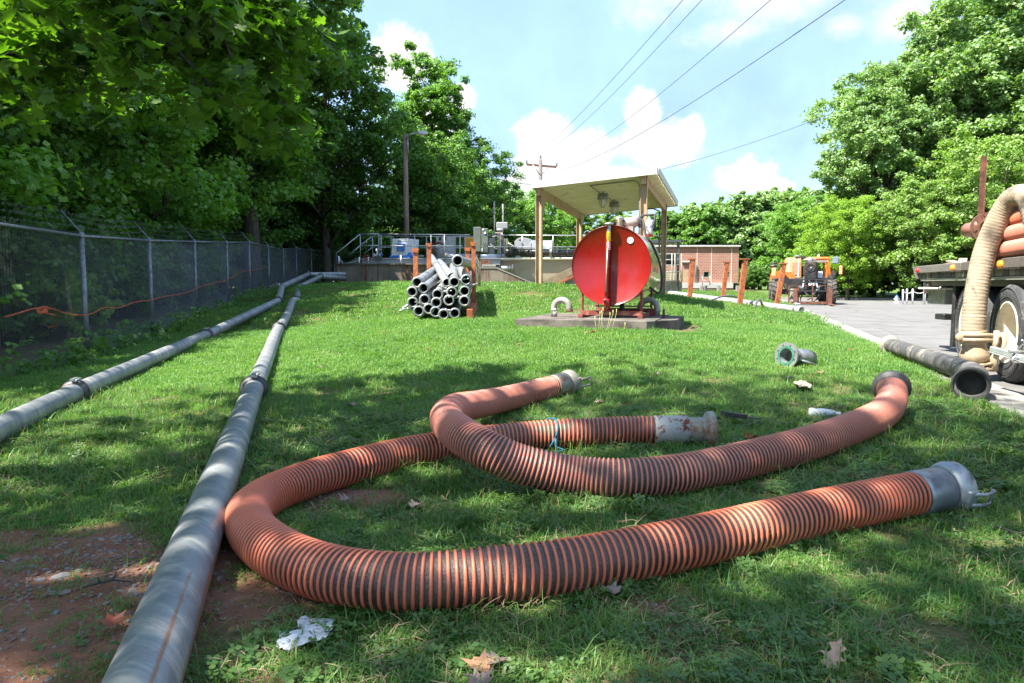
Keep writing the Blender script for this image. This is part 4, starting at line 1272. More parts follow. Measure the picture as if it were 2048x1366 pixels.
def chain_panel(root, a, b, h, cell=.05, r=.0016, far=False, sag=0):
    a = Vector(a); b = Vector(b); L = sqrt((b.x - a.x) ** 2 + (b.y - a.y) ** 2)
    n = int(L / (cell * 1.0)); rows = int(h / (cell * .5))
    dx = (b - a) / n
    nrm = Vector((b.y - a.y, a.x - b.x, 0)).normalized()
    i = np.arange(n)[:, None]; j = np.arange(rows)[None, :]
    def P(u, jj, dep):
        z = jj * cell * .5
        X = a.x + dx.x * u + nrm.x * dep; Y = a.y + dx.y * u + nrm.y * dep; Z = a.z + dx.z * u + z + 0 * u
        w = np.sin(u * .13 + z * 1.7) * .012 * np.minimum(1, z)
        return np.stack([X + nrm.x * w, Y + nrm.y * w, Z + 0 * X], -1)
    # zigzag pickets; neighbours share corners
    u0 = i + (j % 2) * .5 ; u1 = i + ((j + 1) % 2) * .5
    dep0 = np.where(j % 2, .002, -.002) + 0.0 * i; 
    S1 = np.stack([P(u0 + 0. * j, j + 0. * i, dep0), P(u1 + 0. * j, j + 1 + 0. * i, -dep0)], 2).reshape(-1, 2, 3)
    u2 = i + ((j + 1) % 2) * .5 ; u3 = i + (j % 2) * .5
    S2 = np.stack([P(u2 + .5 * 0 + 0. * j, j + 0. * i, -dep0), P(u3 + 0. * j, j + 1 + 0. * i, dep0)], 2).reshape(-1, 2, 3)
    Vv, F = wire_np(np.concatenate([S1, S2]), r)
    o = mesh_np('wire_mesh', Vv - np.array(wloc(root)), F, M_CHAIN, root)
    tag(o, kind='stuff')
for k in range(len(fp) - 1):
    a, b = Vector(fp[k]), Vector(fp[k + 1])
    near = k < 6
    chain_panel(fence, a + Vector((0, 0, .03)), b + Vector((0, 0, .03)), FH - .02, (.060 if k < 3 else .055) if near else .075, .0013 if k < 3 else (.0016 if near else .0022))
    m = MB(); m.tube([a + Vector((0, 0, FH)), b + Vector((0, 0, FH))], .021, 10); m.build('top_rail', M_FENCE, fence)
    # picket ends twisted above the rail
    if k < 5:
        L = (b - a).length; n = int(L / .052); sg = []
        for i in range(n):
            p = a.lerp(b, i / n) + Vector((0, 0, FH)); sg.append([p, p + Vector((.006, 0, .045 + .012 * (i % 2)))])
        Vv, F = wire_np(np.array([[tuple(p), tuple(q)] for p, q in sg]), .003); tag(mesh_np('twisted_wire_ends', Vv - np.array(wloc(fence)), F, M_FENCE, fence), kind='stuff')
arm = []
for k, p in enumerate(fp):
    p = Vector(p)
    m = MB(); r = .036 if k < 8 else .032
    m.tube([p + Vector((0, 0, -.3)), p + Vector((0, 0, FH + .015))], r, 14)
    m.lathe(p + Vector((0, 0, FH - .02)), (0, 0, 1), [(r * 1.15, 0), (r * 1.2, .05), (r * .8, .075), (0, .08)], 14)
    for zz in (.35, .8, 1.25, 1.6): ring(m, p + Vector((0, 0, zz)), Vector((0, 0, 1)), r, r * 1.08, .02, 14)
    m.build('post', M_FENCE, fence)
    out = Vector((-1, .12, 0)).normalized()
    q = p + Vector((0, 0, FH + .04)); e = q + out * .30 + Vector((0, 0, .32))
    m = MB(); m.tube([q, e], .016, 6, flat=(1, .6)); m.build('barbed_wire_arm', M_FENCE, fence)
    arm.append((q, e))
for f in (.35, .67, .98):
    sg = []
    for k in range(len(arm) - 1):
        a = arm[k][0].lerp(arm[k][1], f); b = arm[k + 1][0].lerp(arm[k + 1][1], f)
        n = 24; pr = a
        for i in range(1, n + 1):
            t_ = i / n; c = a.lerp(b, t_) - Vector((0, 0, .05 * 4 * t_ * (1 - t_))); sg.append((tuple(pr), tuple(c)))
            if k < 6 and i % 1 == 0:
                for w in (Vector((.018, .006, .018)), Vector((-.018, .006, .018)), Vector((.0, -.012, -.02))): sg.append((tuple(c - w), tuple(c + w)))
            pr = c
    Vv, F = wire_np(np.array(sg), .0022); mesh_np('barbed_wire', Vv - np.array(wloc(fence)), F, M_FENCE, fence)
# orange extension rope woven along the fence
M_CORD = pm('orange_cord', (.62, .13, .04, 1), (.50, .09, .03, 1), 20, .6, coord='World')
cp = []
def on_fence(px, py, off=.05):
    d = pix_dir(px, py)
    for k in range(1, len(fp) - 1):
        a, b = Vector(fp[k]), Vector(fp[k + 1])
        n = Vector((b.y - a.y, a.x - b.x, 0)); n.normalize()
        den = d.dot(n); 
        if abs(den) < 1e-6: continue
        kk = (a - Vector((0, 0, 1))).dot(n) / den; p = Vector((0, 0, 1)) + d * kk
        u_ = (p - a).dot(b - a) / (b - a).dot(b - a)
        if -.001 <= u_ <= 1.001 and kk > 0: return p + Vector((off, 0, 0))
    return None
zc = [(0, 634), (30, 626), (62, 616), (72, 618), (95, 616), (120, 626), (150, 631), (175, 628), (188, 622), (200, 614), (225, 617), (245, 611), (268, 603), (300, 600), (322, 593), (350, 589), (376, 583), (396, 573), (425, 566), (455, 559), (480, 543), (500, 541), (515, 537), (530, 533)]
for x, y in zc:
    p = on_fence(x, y); 
    if p is not None: cp.append(p)
m = MB(); A_s, s_s = smooth_path(cp, 8, .06); m.tube([V3(a) for a in A_s], .0075, 6); m.build('cord', M_CORD, label='orange cord strung along the chain link fence with a knot near the left edge', cat='cord')
kn = on_fence(75, 620, .07)
m = MB()
for j in range(4):
    pts = [kn + Vector((.02 * cos(a * 1.3 + j), .09 * cos(a + j * .5), .04 * sin(a * 1.1 + j))) for a in np.linspace(0, 6.0, 18)]
    m.tube(pts, .007, 6)
tl = on_fence(92, 648, .09)
m.tube([kn + Vector((0, 0, -.03)), kn.lerp(tl, .4) + Vector((.03, .12, 0)), tl + Vector((0, .06, -.02)), on_fence(80, 656, .09)], .0075, 7)
rk = m.build('cord_bundle', M_CORD, label='knotted loop of orange cord with a black plug hanging on the near fence', cat='cord')
m = MB(); m.tube([on_fence(80, 656, .09), on_fence(70, 648, .09)], .018, 8); m.build('plug', M_BLACK, rk)

# ---- stack of aluminium pipes in a rusty rack
def stack_pipe(px, py, fx, fy, label, r=.084, Y=11.7, Yf=16.4, mat=None, coup=None, lever=None):
    a = at(px, py, Y); b = at(fx, fy, Yf)
    L = (b - a).length; d = dirp(a, b); b = a + d * min(L, 5.4)
    root = thing('aluminium_pipe', ((a.x + b.x) / 2, (a.y + b.y) / 2, min(a.z, b.z) - r), label, 'pipe', 'pipes heaped in the rusty rack')
    m = MB()
    m.lathe(a, d, [(r * .80, .6), (r * .80, .0), (r * .86, -.004), (r * 1.1, 0), (r * 1.14, .01), (r * 1.14, .10), (r * 1.0, .14), (r * 1.0, (b - a).length), (r * .8, (b - a).length), (r * .80, .6)], 22)
    m.build('barrel', mat or M_ALU, root)
    if coup:
        m = MB(); ring(m, a + d * .07, d, r * 1.14, r * 1.28, .035, 22); m.build('clamp_band', M_STEEL, root)
    if lever:
        m = MB(); lx, lz = lever; q = a + Vector((lx, 0, lz)).normalized() * r * 1.25 + d * .06
        w = Vector((lx, -.4, lz)).normalized()
        m.box(q + w * .04, (.035, .13, .04), frame(d.cross(w), w), ch=.008)
        m.tube([q, q + w * .12 + Vector((.01, 0, -.01)), q + w * .17 - Vector((0, .03, .02))], .010, 6)
        m.box(q + w * .02 + d * .05, (.05, .05, .05), None, ch=.01)
        m.build('clamp_lever', M_STEEL, root)
    return root
sx = lambda x: 800 + x / 8.5375
sy = lambda y: 490 + y / 8.5375
ST_ = [(318, 1130, 560, 760, 'leftmost pipe of the bottom row in the heap', 1, (-1, .2)), (490, 1090, 680, 740, 'second pipe from the left in the bottom row of the heap', 0, (-1, .6)), (605, 1145, 800, 760, 'third pipe from the left in the bottom row of the heap', 0, (1, .2)),
       (745, 1185, 930, 780, 'fourth pipe from the left in the bottom row of the heap, lowest of all', 1, None), (935, 1170, 1080, 770, 'rightmost pipe of the bottom row of the heap', 0, None),
       (215, 982, 520, 640, 'leftmost pipe of the second row from the ground', 0, (-1, -.6)), (420, 932, 720, 640, 'pipe with a bright collar and clamp on top, left side of the second row', 1, (-.5, 1)), (620, 985, 860, 660, 'pipe half hidden in the middle of the second row', 0, (1, .5)), (835, 945, 960, 650, 'dark mouthed pipe under the middle of the heap, partly covered by a clamp', 0, (.9, .3)), (1100, 955, 1180, 650, 'rightmost pipe of the second row beside the rusty beam', 1, None),
       (205, 800, 560, 520, 'leftmost pipe of the third row', 0, None), (400, 738, 780, 430, 'tilted pipe lying in the left of the third row', 0, None), (640, 845, 860, 520, 'light pipe in the middle of the third row', 0, (.9, .3)), (885, 806, 980, 520, 'pipe right of the middle in the third row', 0, (-1, .5)), (1105, 790, 1190, 500, 'rightmost pipe of the third row with a shiny double collar', 1, (1, .7)),
       (290, 640, 700, 350, 'upper left pipe pointing out to the left of the heap', 0, None), (930, 635, 905, 360, 'pipe with a bright collar below the top of the heap', 1, (1, .3)), (1130, 598, 1000, 330, 'upper right pipe of the heap against the stakes', 1, None),
       (985, 268, 1260, 330, 'topmost pipe of the heap, its open end raised above the rest', 0, None)]
for a, b, c, d_, lab, cp_, lv in ST_:
    stack_pipe(sx(a), sy(b), sx(c), sy(d_), lab, coup=cp_, lever=lv, r=.084 if (a, b) != (985, 268) else .092)
# two pipes lying crosswise with their near ends low
def cross_pipe(n_, f_, label, Y0, Y1):
    a = at(sx(n_[0]), sy(n_[1]), Y0); b = at(sx(f_[0]), sy(f_[1]), Y1); d = dirp(a, b); r = .075
    root = thing('aluminium_pipe', ((a.x + b.x) / 2, (a.y + b.y) / 2, min(a.z, b.z) - r), label, 'pipe', 'pipes heaped in the rusty rack')
    L = (b - a).length; m = MB(); m.lathe(a, d, [(r * .8, .3), (r * .8, 0), (r, 0), (r, L * .62), (r * 1.12, L * .63), (r * 1.12, L * .68), (r, L * .69), (r, L), (r * .8, L), (r * .8, .3)], 22); m.build('barrel', M_ALU, root)
cross_pipe((800, 640), (535, 205), 'pipe slanting up and left across the top of the heap towards the tall stake', 12.0, 16.6)
cross_pipe((880, 540), (675, 290), 'pipe slanting up and left behind the other slanted one', 12.6, 16.2)
def channel(m, a, b, w, dpt, yd=None):
    """C channel: web and two flanges"""
    a = Vector(a); b = Vector(b); d = (b - a); L = d.length; d.normalize()
    x = Vector(yd if yd is not None else (1, 0, 0)); x = (x - d * x.dot(d)).normalized(); R = Matrix((x, d, x.cross(d))).transposed(); c = (a + b) / 2; y = x.cross(d)
    m.box(c + y * dpt * .42, (w, L, .012), R)
    for s in (-1, 1): m.box(c + x * s * (w / 2 - .004), (.010, L - .004, dpt * .78), R)
rack = thing('pipe_rack', (at(900, 600, 14).x, 14, terr(-1.6, 14)), 'rusty steel rack with four upright stakes holding the heap of pipes', 'rack')
for (tx, ty, bx, by, Y, w) in ((858, 489, 858, 590, 14.6, 8), (947, 487, 948, 582, 13.0, 8), (831, 500, 832, 590, 12.9, 9), (935, 498, 936, 590, 14.9, 8)):
    a = at(bx, by, Y); b = at(tx, ty, Y); a.z = terr(a.x, a.y) - .03
    m = MB(); ww = w / FPX * Y; channel(m, a, b, ww, ww * 1.0); m.build('stake', M_ORUST, rack)
    m = MB(); m.box(b + Vector((0, 0, .012)), (ww * 1.5, ww * 1.3, .03)); m.box(b + Vector((0, -.02, -.02)), (ww * 1.25, ww, .05)); m.build('stake_cap', M_ORUST, rack)
a = at(948, 585, 12.9); a.z = terr(a.x, a.y) + .09; b = at(940, 610, 11.9); b.z = terr(b.x, b.y) + .08
m = MB(); m.box((a + b) / 2, (.10, (b - a).length + .5, .22), frame(Vector((1, 0, 0)), b - a)); m.build('side_beam', M_ORUST, rack)
for Y in (13.0, 14.8):
    a = at(834, 600, Y); b = at(948, 600, Y); a.z = terr(a.x, a.y) + .04; b.z = terr(b.x, b.y) + .04
    m = MB(); channel(m, a, b, .12, .1, (0, 1, 0)); m.build('cross_beam', M_ORUST, rack)
# ---- concrete pad with the red fuel tank
def at_st(px, py, Y): return at(px, py, Y)
FR = at(1307.5, 645.5, 9.6); PZ = .47
pad = thing('concrete_pad', (FR.x, FR.y, .3), 'low weathered concrete pad under the red tank, one corner cut off', 'concrete pad')
def PADP(a, b, z): # a: from front right corner to the left, b: away
    p = FR - V * a + U * b
    return Vector((p.x, p.y, z))
m = MB()
poly = [PADP(2.06, 0, 0), PADP(.10, 0, 0), PADP(0, .10, 0), PADP(0, 2.2, 0), PADP(2.06, 2.2, 0)]
m.slab([(p.x, p.y, PZ - .5) for p in poly], (0, 0, .5))
m.build('slab', M_CONC_OLD, pad, bevel=.008)
m = MB(); poly = [PADP(-.005, .35, 0), PADP(-.26, .75, 0), PADP(-.26, 2.0, 0), PADP(-.005, 2.0, 0)]
m.slab([(p.x, p.y, PZ - .5) for p in poly], (0, 0, .49)); m.build('side_slab', M_CONC_OLD, pad, bevel=.008)

def redmat():
    m = bpy.data.materials.new('red_tank_enamel'); t = NT(m); o = t.coord('Object', (1, 1, .35))
    n1 = t.noise(o, 3, 5, .6); n2 = t.noise(o, 26, 7, .7)
    col = t.mix(t.ramp(n1, .3, .7), (.27, .006, .004, 1), (.20, .005, .003, 1))
    col = t.mix(t.ramp(n2, .60, .75, 0, .35), col, (.42, .10, .06, 1))
    t.bsdf(col, t.ramp(n1, .3, .7, .22, .38), 0, t.bump(n2, .06, .003), .5, .4)
    return m
M_RED = redmat()
M_TSHELL = pm('tank_shell_pink_sheen', (.60, .34, .27, 1), (.52, .26, .2, 1), 3, .28, .3, (.46, .36, .28, 1), .5, 5, bump=.02, coat=.6, rr=.05)  # red shell; sun sheen and reflections are put into this pinkish tan colour
TC = at(1221, 531, 10.45); TR = .605
tank = thing('fuel_tank', (TC.x, TC.y, PZ), 'big red horizontal cylindrical fuel tank on a steel skid', 'tank')
TL = 1.55
m = MB(); m.lathe(TC, U, [(0, .02), (TR * .97, .02), (TR * .985, .012), (TR * .995, 0), (TR * 1.003, .0), (TR * 1.006, .03), (TR, .045)], 72, smooth=True); 
m.build('front_head', M_RED, tank)
m = MB(); m.lathe(TC, U, [(TR, .04), (TR, TL - .04), (TR * .99, TL), (0, TL)], 72); m.build('shell', M_TSHELL, tank)
# sight gauge / stiffener standing off the head
gx = TC - V * .008
def TP(a, b, z): return TC + V * a + U * b + Vector((0, 0, z))   # a across, b along (negative = towards camera)
m = MB()
a_, b_ = TP(-.02, -.075, .50), TP(-.045, -.075, -.56)
m.tube([a_, b_], .028, 12); m.box((a_ + b_) / 2 + U * .035 + V * -.03, (.012, .07, 1.02), RUV)
for zz in (.4, -.02, -.45): m.box(TP(-.03, -.035, zz), (.05, .07, .02), RUV)
m.build('gauge_pipe', M_RED, tank)
M_GLASS_T = pm('pale_sight_tube', (.55, .35, .28, 1), (.42, .25, .2, 1), 8, .3, coord='Object')
m = MB(); m.tube([TP(-.028, -.112, .28), TP(-.046, -.112, -.40)], .011, 8); m.build('sight_tube', M_GLASS_T, tank)
m = MB(); m.tube([TP(-.045, -.07, -.50), TP(-.04, -.06, -.60), TP(-.03, .0, -.66)], [.045, .05, .036], 12); m.lathe(TP(-.05, -.14, -.53), (0, 1, 0), [(0, 0), (.022, .0), (.026, .02), (.026, .07)], 10); m.build('drain_elbow', M_RED, tank)
M_YEL = pm('yellow_label', (.70, .55, .02, 1), (.62, .48, .02, 1), 8, .5, bump=0)
m = MB(); m.lathe(TP(-.018, -.075, .36), (0, 0, 1), [(.031, 0), (.0315, .145)], 16); m.build('yellow_label', M_YEL, tank)
m = MB(); m.lathe(TP(-.020, -.075, .235), (0, 0, 1), [(.031, 0), (.0315, .11)], 16); lb = m.build('warning_label', M_WHITE, tank)
M_REDT = pm('red_print', (.55, .02, .02, 1), (.5, .02, .02, 1), 5, .5, bump=0); M_BLKT = pm('black_print', G(.02), G(.03), 5, .5, bump=0)
for zz in (.25, .275, .30, .325):
    m = MB(); m.lathe(TP(-.020, -.075, zz), (0, 0, 1), [(.0325, 0), (.0325, .012)], 16); m.build('print_line', M_REDT, lb)
for zz in (.385, .41, .435, .47):
    m = MB(); m.box(TP(-.02, -.108, zz), (.028, .003, .008), RUV); m.build('print_line', M_BLKT, tank)
m = MB(); c = TP(.295, -.0015 + .012, .375); m.lathe(c, -U, [(.048, 0), (.048, .004), (0, .0045)], 28, smooth=False); dc = m.build('round_sticker', M_WHITE, tank)
m = MB()
for k, w in enumerate((.012, .012, .012)): m.box(c - U * .006 + V * (-.02 + k * .018) + Vector((0, 0, .004 * (k - 1))), (.013, .002, .014 - .003 * (k == 1)), RUV)
m.build('sticker_print', M_REDT, dc)
# vent cap and fittings on top
m = MB(); p = TP(-.018, -.06, .50); m.lathe(p, (0, 0, 1), [(.03, 0), (.03, .08), (.028, .10), (.075, .11), (.078, .125), (.05, .14), (0, .145)], 20); m.build('vent_cap', M_STEEL, tank)
m = MB(); p = TP(.05, .45, TR - .03); m.lathe(p, (0, 0, 1), [(.05, 0), (.045, .14), (.075, .15), (.078, .175), (.05, .195), (0, .20)], 20); m.build('filler_cap', M_STEEL, tank)
# pump, meter and filter
M_PUMP = pm('greasy_grey_pump', G(.28, .25, .22), G(.42, .38, .34), 10, .55, .3, (.20, .08, .05, 1), .5, 8)
pz = TR - .02
pump = MB(); pump.lathe(TP(.12, .55, pz + .10), V, [(.0, -.02), (.07, -.02), (.085, .02), (.085, .16), (.06, .19), (.06, .22), (0, .22)], 18); pump.box(TP(.20, .55, pz + .0), (.14, .13, .14), RUV, ch=.012)
pump.lathe(TP(.30, .55, pz + .07), (0, 0, 1), [(0, 0), (.05, 0), (.06, .02), (.06, .10), (.03, .13), (0, .13)], 16)
pump.build('pump', M_PUMP, tank)
m = MB(); m.tube([TP(.34, .55, pz + .12), TP(.40, .55, pz + .20), TP(.46, .5, pz + .21), TP(.60, .45, pz + .20)], .018, 8); m.tube([TP(.60, .45, pz + .22), TP(.60, .45, pz - .05)], .02, 8); m.lathe(TP(.36, .55, pz + .02), (0, 0, 1), [(.03, 0), (.03, .16), (.015, .18)], 12); m.build('suction_pipework', M_BLACK, tank)
m = MB(); m.lathe(TP(.52, .45, pz - .10), (0, 0, 1), [(0, 0), (.045, 0), (.052, .02), (.052, .20), (.045, .22), (0, .22)], 20); fl = m.build('fuel_filter', M_WHITE, tank)
m = MB(); m.lathe(TP(.52, .45, pz + .0), (0, 0, 1), [(.0535, 0), (.0535, .04)], 20); m.build('filter_band', pm('grey_blue_print', (.25, .32, .42, 1), (.3, .36, .45, 1), 5, .5, bump=0), fl)
m = MB(); m.lathe(TP(.52, .45, pz - .13), (0, 0, 1), [(.0535, 0), (.0535, .03)], 20); m.build('filter_base', M_REDT, fl)
# delivery hose curling round the right side
m = MB(); hp = [TP(.38, .5, pz + .14), TP(.44, .3, pz + .10), TP(.50, .22, .45), TP(.585, .25, .33), TP(.66, .5, .10), TP(.70, .6, -.12), TP(.71, .55, -.35), TP(.66, .5, -.42), TP(.58, .45, -.36), TP(.54, .42, -.33)]
A_s, _ = smooth_path(hp, 16, .025); m.tube([V3(a) for a in A_s], .018, 10); m.build('delivery_hose', M_BLACK, tank)
# skid
skid_m = pm('maroon_skid_paint', (.16, .03, .025, 1), (.24, .06, .045, 1), 8, .6, 0, (.28, .14, .08, 1), .5, 8)
for s in (-1, 1):
    for b in (.12, 1.35):
        zt = -sqrt(TR ** 2 - (.46) ** 2) + .03
        m = MB(); p = TP(.50 * s * .92, b, 0); p.z = PZ; q = TP(.50 * s * .92, b, zt + .02)
        m.tube([p, q], .022, 4, smooth=False); m.build('leg', skid_m, tank)
    m = MB(); p = TP(.46 * s, .72, 0); p.z = PZ + .03; m.box(p, (.07, 1.5, .05), RUV); m.build('skid_rail', skid_m, tank)
for b in (.12, 1.35):
    m = MB(); p = TP(0, b, 0); p.z = PZ + .075; m.box(p, (.95, .05, .07), RUV); m.build('cross_member', skid_m, tank)
m = MB(); p = TP(.05, .8, 0); p.z = PZ + .16; m.box(p, (.9, .12, .02), RUV); m.build('drip_tray', pm('purple_grey_tray', (.14, .06, .10, 1), (.2, .1, .13, 1), 6, .5), tank)
m = MB(); p = TP(.10, .5, 0); p.z = PZ + .10; m.lathe(p, (0, 0, 1), [(.04, 0), (.04, .12)], 12); m.build('drain_stub', M_BLACK, tank)
m = MB(); p = TP(.53, 1.0, 0); p.z = PZ + .06; m.box(p, (.10, .2, .12), RUV); m.build('side_bracket', skid_m, tank)
# goose neck vent pipes
def gooseneck(px, py_base, Y, w, hgt, flip, label):
    r = .050; b = at(px, py_base, Y); b.z = PZ - .02; pts = [b, b + Vector((0, 0, hgt * .55))]
    R_ = w / 2
    for k in range(13):
        a = pi - pi * k / 12
        pts.append(b + V * (R_ * (1 + cos(a))) * flip + Vector((0, 0, hgt * .55 + R_ * sin(a))))
    pts.append(pts[-1] + Vector((0, 0, -.05)))
    root = thing('vent_pipe', (b.x, b.y, b.z), label, 'pipe')
    m = MB(); m.tube(pts, r, 16); m.lathe(pts[1] - Vector((0, 0, .05)), (0, 0, 1), [(r, 0), (r * 1.08, 0), (r * 1.08, .03), (r, .03)], 16); m.build('gooseneck', M_WHT_PIPE, root)
    m = MB(); m.lathe(pts[-1] - Vector((0, 0, .0)), (0, 0, -1), [(r * .85, -.04), (r * 1.2, -.01), (r * 1.22, .01), (r * .85, .012)], 16); m.build('screen_collar', M_RUST, root)
M_WHT_PIPE = pm('aged_white_pipe', G(.33, .32, .28), G(.25, .24, .21), 8, .5, .1, (.22, .19, .14, 1), .5, 6)
gooseneck(1108, 632, 10.9, .25, .30, 1, 'grey gooseneck vent pipe on the pad left of the red tank')
gooseneck(1314, 633, 11.2, .28, .26, -1, 'grey gooseneck vent pipe behind the right side of the red tank')
m = MB(); p = PADP(-.03, 1.0, PZ); m.tube([p, p + Vector((0, 0, .14))], .02, 6); m.build('pin', M_RUST, label='short rusty rod standing on the right corner of the pad', cat='rod')

# ---- shelter with sloping roof behind the tank
Z1 = 17.0
NL = at(1066, 366, Z1); CW = .176 * Z1; CD = .300 * Z1
def CP(a, b, z): p = NL + V * a + U * b; return Vector((p.x, p.y, z))
zNL = NL.z; zNR = at(1310, 337, Z1 - .3173 * CW).z; zFR = at(1350, 404, (Z1 - .3173 * CW + .9483 * CD)).z
def roofz(a, b):
    return zNL + (zNR - zNL) * a / CW + (zFR - zNR) * b / CD
shel = thing('shelter', CP(CW / 2, CD / 2, .8), 'open tan steel shelter with a cream ribbed roof behind the red tank', 'shelter')
# roof pans: ribs run across, parallel to the front edge
npan = 20
for k in range(npan):
    b0, b1 = CD * k / npan, CD * (k + 1) / npan
    m = MB(); w = (b1 - b0)
    pr = [(b0 + .002, -.06), (b0 + w * .26, -.06), (b0 + w * .30, .05), (b0 + w * .96, .05), (b1 - .002, -.06)]
    vs = []
    for aa in (0.03, CW - .03):
        for b, dz in pr: vs.append(CP(aa, b, roofz(aa, b) + dz - .05))
        for b, dz in reversed(pr): vs.append(CP(aa, b, roofz(aa, b) + dz - .035))
    n = 2 * len(pr)
    m.add(vs, [tuple(range(n)), tuple(range(2 * n - 1, n - 1, -1))] + [(i, n + i, n + (i + 1) % n, (i + 1) % n) for i in range(n)])
    m.build('roof_pan', M_CREAM, shel)
fas = pm('white_fascia', G(.62, .60, .54), G(.55, .53, .47), 3, .5)
def fascia(a0, b0, a1, b1, nm='fascia'):
    m = MB(); p = CP(a0, b0, roofz(a0, b0) - .0); q = CP(a1, b1, roofz(a1, b1) - .0)
    m.slab([p + Vector((0, 0, -.13)), q + Vector((0, 0, -.13)), q + Vector((0, 0, .04)), p + Vector((0, 0, .04))], (q - p).normalized().cross(Vector((0, 0, 1))) * .04)
    m.build(nm, fas, shel)
fascia(0, -.002, CW, -.002); fascia(CW + .002, 0, CW + .002, CD); fascia(CW, CD + .002, 0, CD + .002); fascia(-.002, CD, -.002, 0)
# beams and posts
def cbox(a0, b0, z0, a1, b1, z1, w, h, nm):
    p = CP(a0, b0, z0); q = CP(a1, b1, z1); m = MB()
    d = (q - p); m.box((p + q) / 2, (w, d.length, h), frame(d.cross(Vector((0, 0, 1))), d)); m.build(nm, M_TAN, shel)
for a in (.10, CW - .32):
    cbox(a, .05, roofz(a, 0) - .19, a, CD - .05, roofz(a, CD) - .19, .10, .22, 'roof_beam')
pw = 14.5 / FPX * Z1
for a, b in ((.09, .25), (CW - .32, .25), (.09, CD - .4), (CW - .32, CD - .4)):
    p = CP(a, b, 0); zb = terr(p.x, p.y) - .1; zt = roofz(a, b) - .085
    m = MB(); c = CP(a, b, 0)
    m.box(c + Vector((0, 0, (zb + zt) / 2)), (.15, .012, zt - zb), RUV)
    for s in (-1, 1): m.box(c + V * s * .07 + Vector((0, 0, (zb + zt) / 2)), (.012, .14, zt - zb - .002), RUV)
    m.box(c + U * .066 + Vector((0, 0, (zb + zt) / 2)), (.126, .01, zt - zb - .004), RUV)
    m.build('post', M_TAN, shel)
# knee wedge at the near left post
m = MB(); p = CP(.09, .33, roofz(.09, .3) - .30); m.slab([p, p + U * .0 + Vector((0, 0, -.75)), p + U * .35], V * .05); m.build('knee_plate', M_TAN, shel)
# conduit and two caged lights
M_LGT = pm('cast_grey_lamp_body', G(.30, .31, .28), G(.22, .22, .20), 8, .6, .2)
M_GLOBE = bpy.data.materials.new('lamp_glass'); t = NT(M_GLOBE); t.bsdf((.62, .60, .50, 1), .25, 0, None, .5)
m = MB(); z_ = lambda a, b: roofz(a, b) - .09
m.tube([CP(CW - .42, .22, 1.0 + terr(CP(CW - .42, .2, 0).x, CP(CW - .42, .2, 0).y) * 0 + .0), CP(CW - .42, .22, z_(CW - .4, .2) - .25), CP(CW - .48, .26, z_(CW - .4, .2) - .12), CP(CW - .6, .3, z_(CW - .6, .3) - .06), CP(CW * .45, .35, z_(CW * .45, .35) - .06)], .016, 6)
m.tube([CP(CW * .45, .35, z_(CW * .45, .35) - .06), CP(CW * .46, 1.5, z_(CW * .46, 1.5) - .06), CP(CW * .50, 3.6, z_(CW * .5, 3.6) - .06)], .016, 6)
m.build('conduit', M_LGT, shel)
for b, tx in ((1.55, 'caged ceiling light under the shelter roof, nearer of the two'), (2.95, 'caged ceiling light under the shelter roof, farther and lower of the two')):
    a = CW * (.46 + b * .012); p = CP(a, b, z_(a, b) - .08)
    L_ = thing('ceiling_light', p, tx, 'light')
    m = MB(); m.box(p + Vector((0, 0, -.03)), (.26, .10, .09), RUV, ch=.015); m.lathe(p + Vector((0, 0, -.06)), (0, 0, -1), [(.08, 0), (.15, .02), (.15, .07), (.10, .09)], 18); m.tube([p, p + Vector((0, 0, .12))], .02, 8); m.build('housing', M_LGT, L_)
    m = MB(); m.lathe(p + Vector((0, 0, -.14)), (0, 0, -1), [(.085, 0), (.085, .11), (.06, .17), (0, .19)], 16); m.build('globe', M_GLOBE, L_)
    m = MB()
    for k in range(6):
        c_, s_ = cos(k * pi / 3), sin(k * pi / 3); m.tube([p + Vector((.10 * c_, .10 * s_, -.14)), p + Vector((.10 * c_, .10 * s_, -.26)), p + Vector((.03 * c_, .03 * s_, -.36))], .005, 4)
    m.build('guard', M_LGT, L_)
# curved conduit at the far right post
m = MB(); a = CW - .30; b = CD - .4; m.tube([CP(a - .8, b + .1, z_(a, b) - .12), CP(a - .35, b + .02, z_(a, b) - .12), CP(a - .17, b - .0, z_(a, b) - .2), CP(a - .15, b, z_(a, b) - .4), CP(a - .15, b, 1.0)], .022, 8); m.build('conduit', M_LGT, shel)

# ---- long pipe on the right lawn with a second rack
def pz_(px, py, Y, dz=0): p = at(px, py, Y); p.z = terr(p.x, p.y) + dz; return p
P0 = pz_(1603, 618, 20.8, .11); P1 = pz_(1340, 588, 27.5, .11)
d = dirp(P0, P1); L = (P1 - P0).length
rp = thing('galvanised_pipe', ((P0.x + P1.x) / 2, (P0.y + P1.y) / 2, terr(P0.x, P0.y)), 'long pale pipe lying across the lawn to the kerb, open end towards the road', 'pipe')
M_PALEP = pm('pale_aluminium', G(.46, .46, .43), G(.36, .36, .34), 5, .5, .25, (.26, .21, .14, 1), .4, 3)
m = MB(); r = .105
m.lathe(P0, d, [(r * .85, .6), (r * .85, .0), (r * 1.15, 0), (r * 1.18, .02), (r * 1.18, .14), (r, .2)] + [(r, L * f) for f in np.linspace(.05, 1, 12)] + [(r * .8, L)], 20); m.build('barrel', M_PALEP, rp)
m = MB(); ring(m, P0 + d * .22, d, r, r * 1.4, .05, 20); q = P0 + d * .22 + Vector((0, 0, r * 1.3)); m.tube([q - V * .1, q + Vector((0, 0, .06)), q + V * .1 + U * .05], .03, 6); m.box(q + Vector((.03, 0, .03)), (.18, .12, .05), RUV, ch=.015); m.build('clamp_ring', M_STEEL, rp)
m = MB()
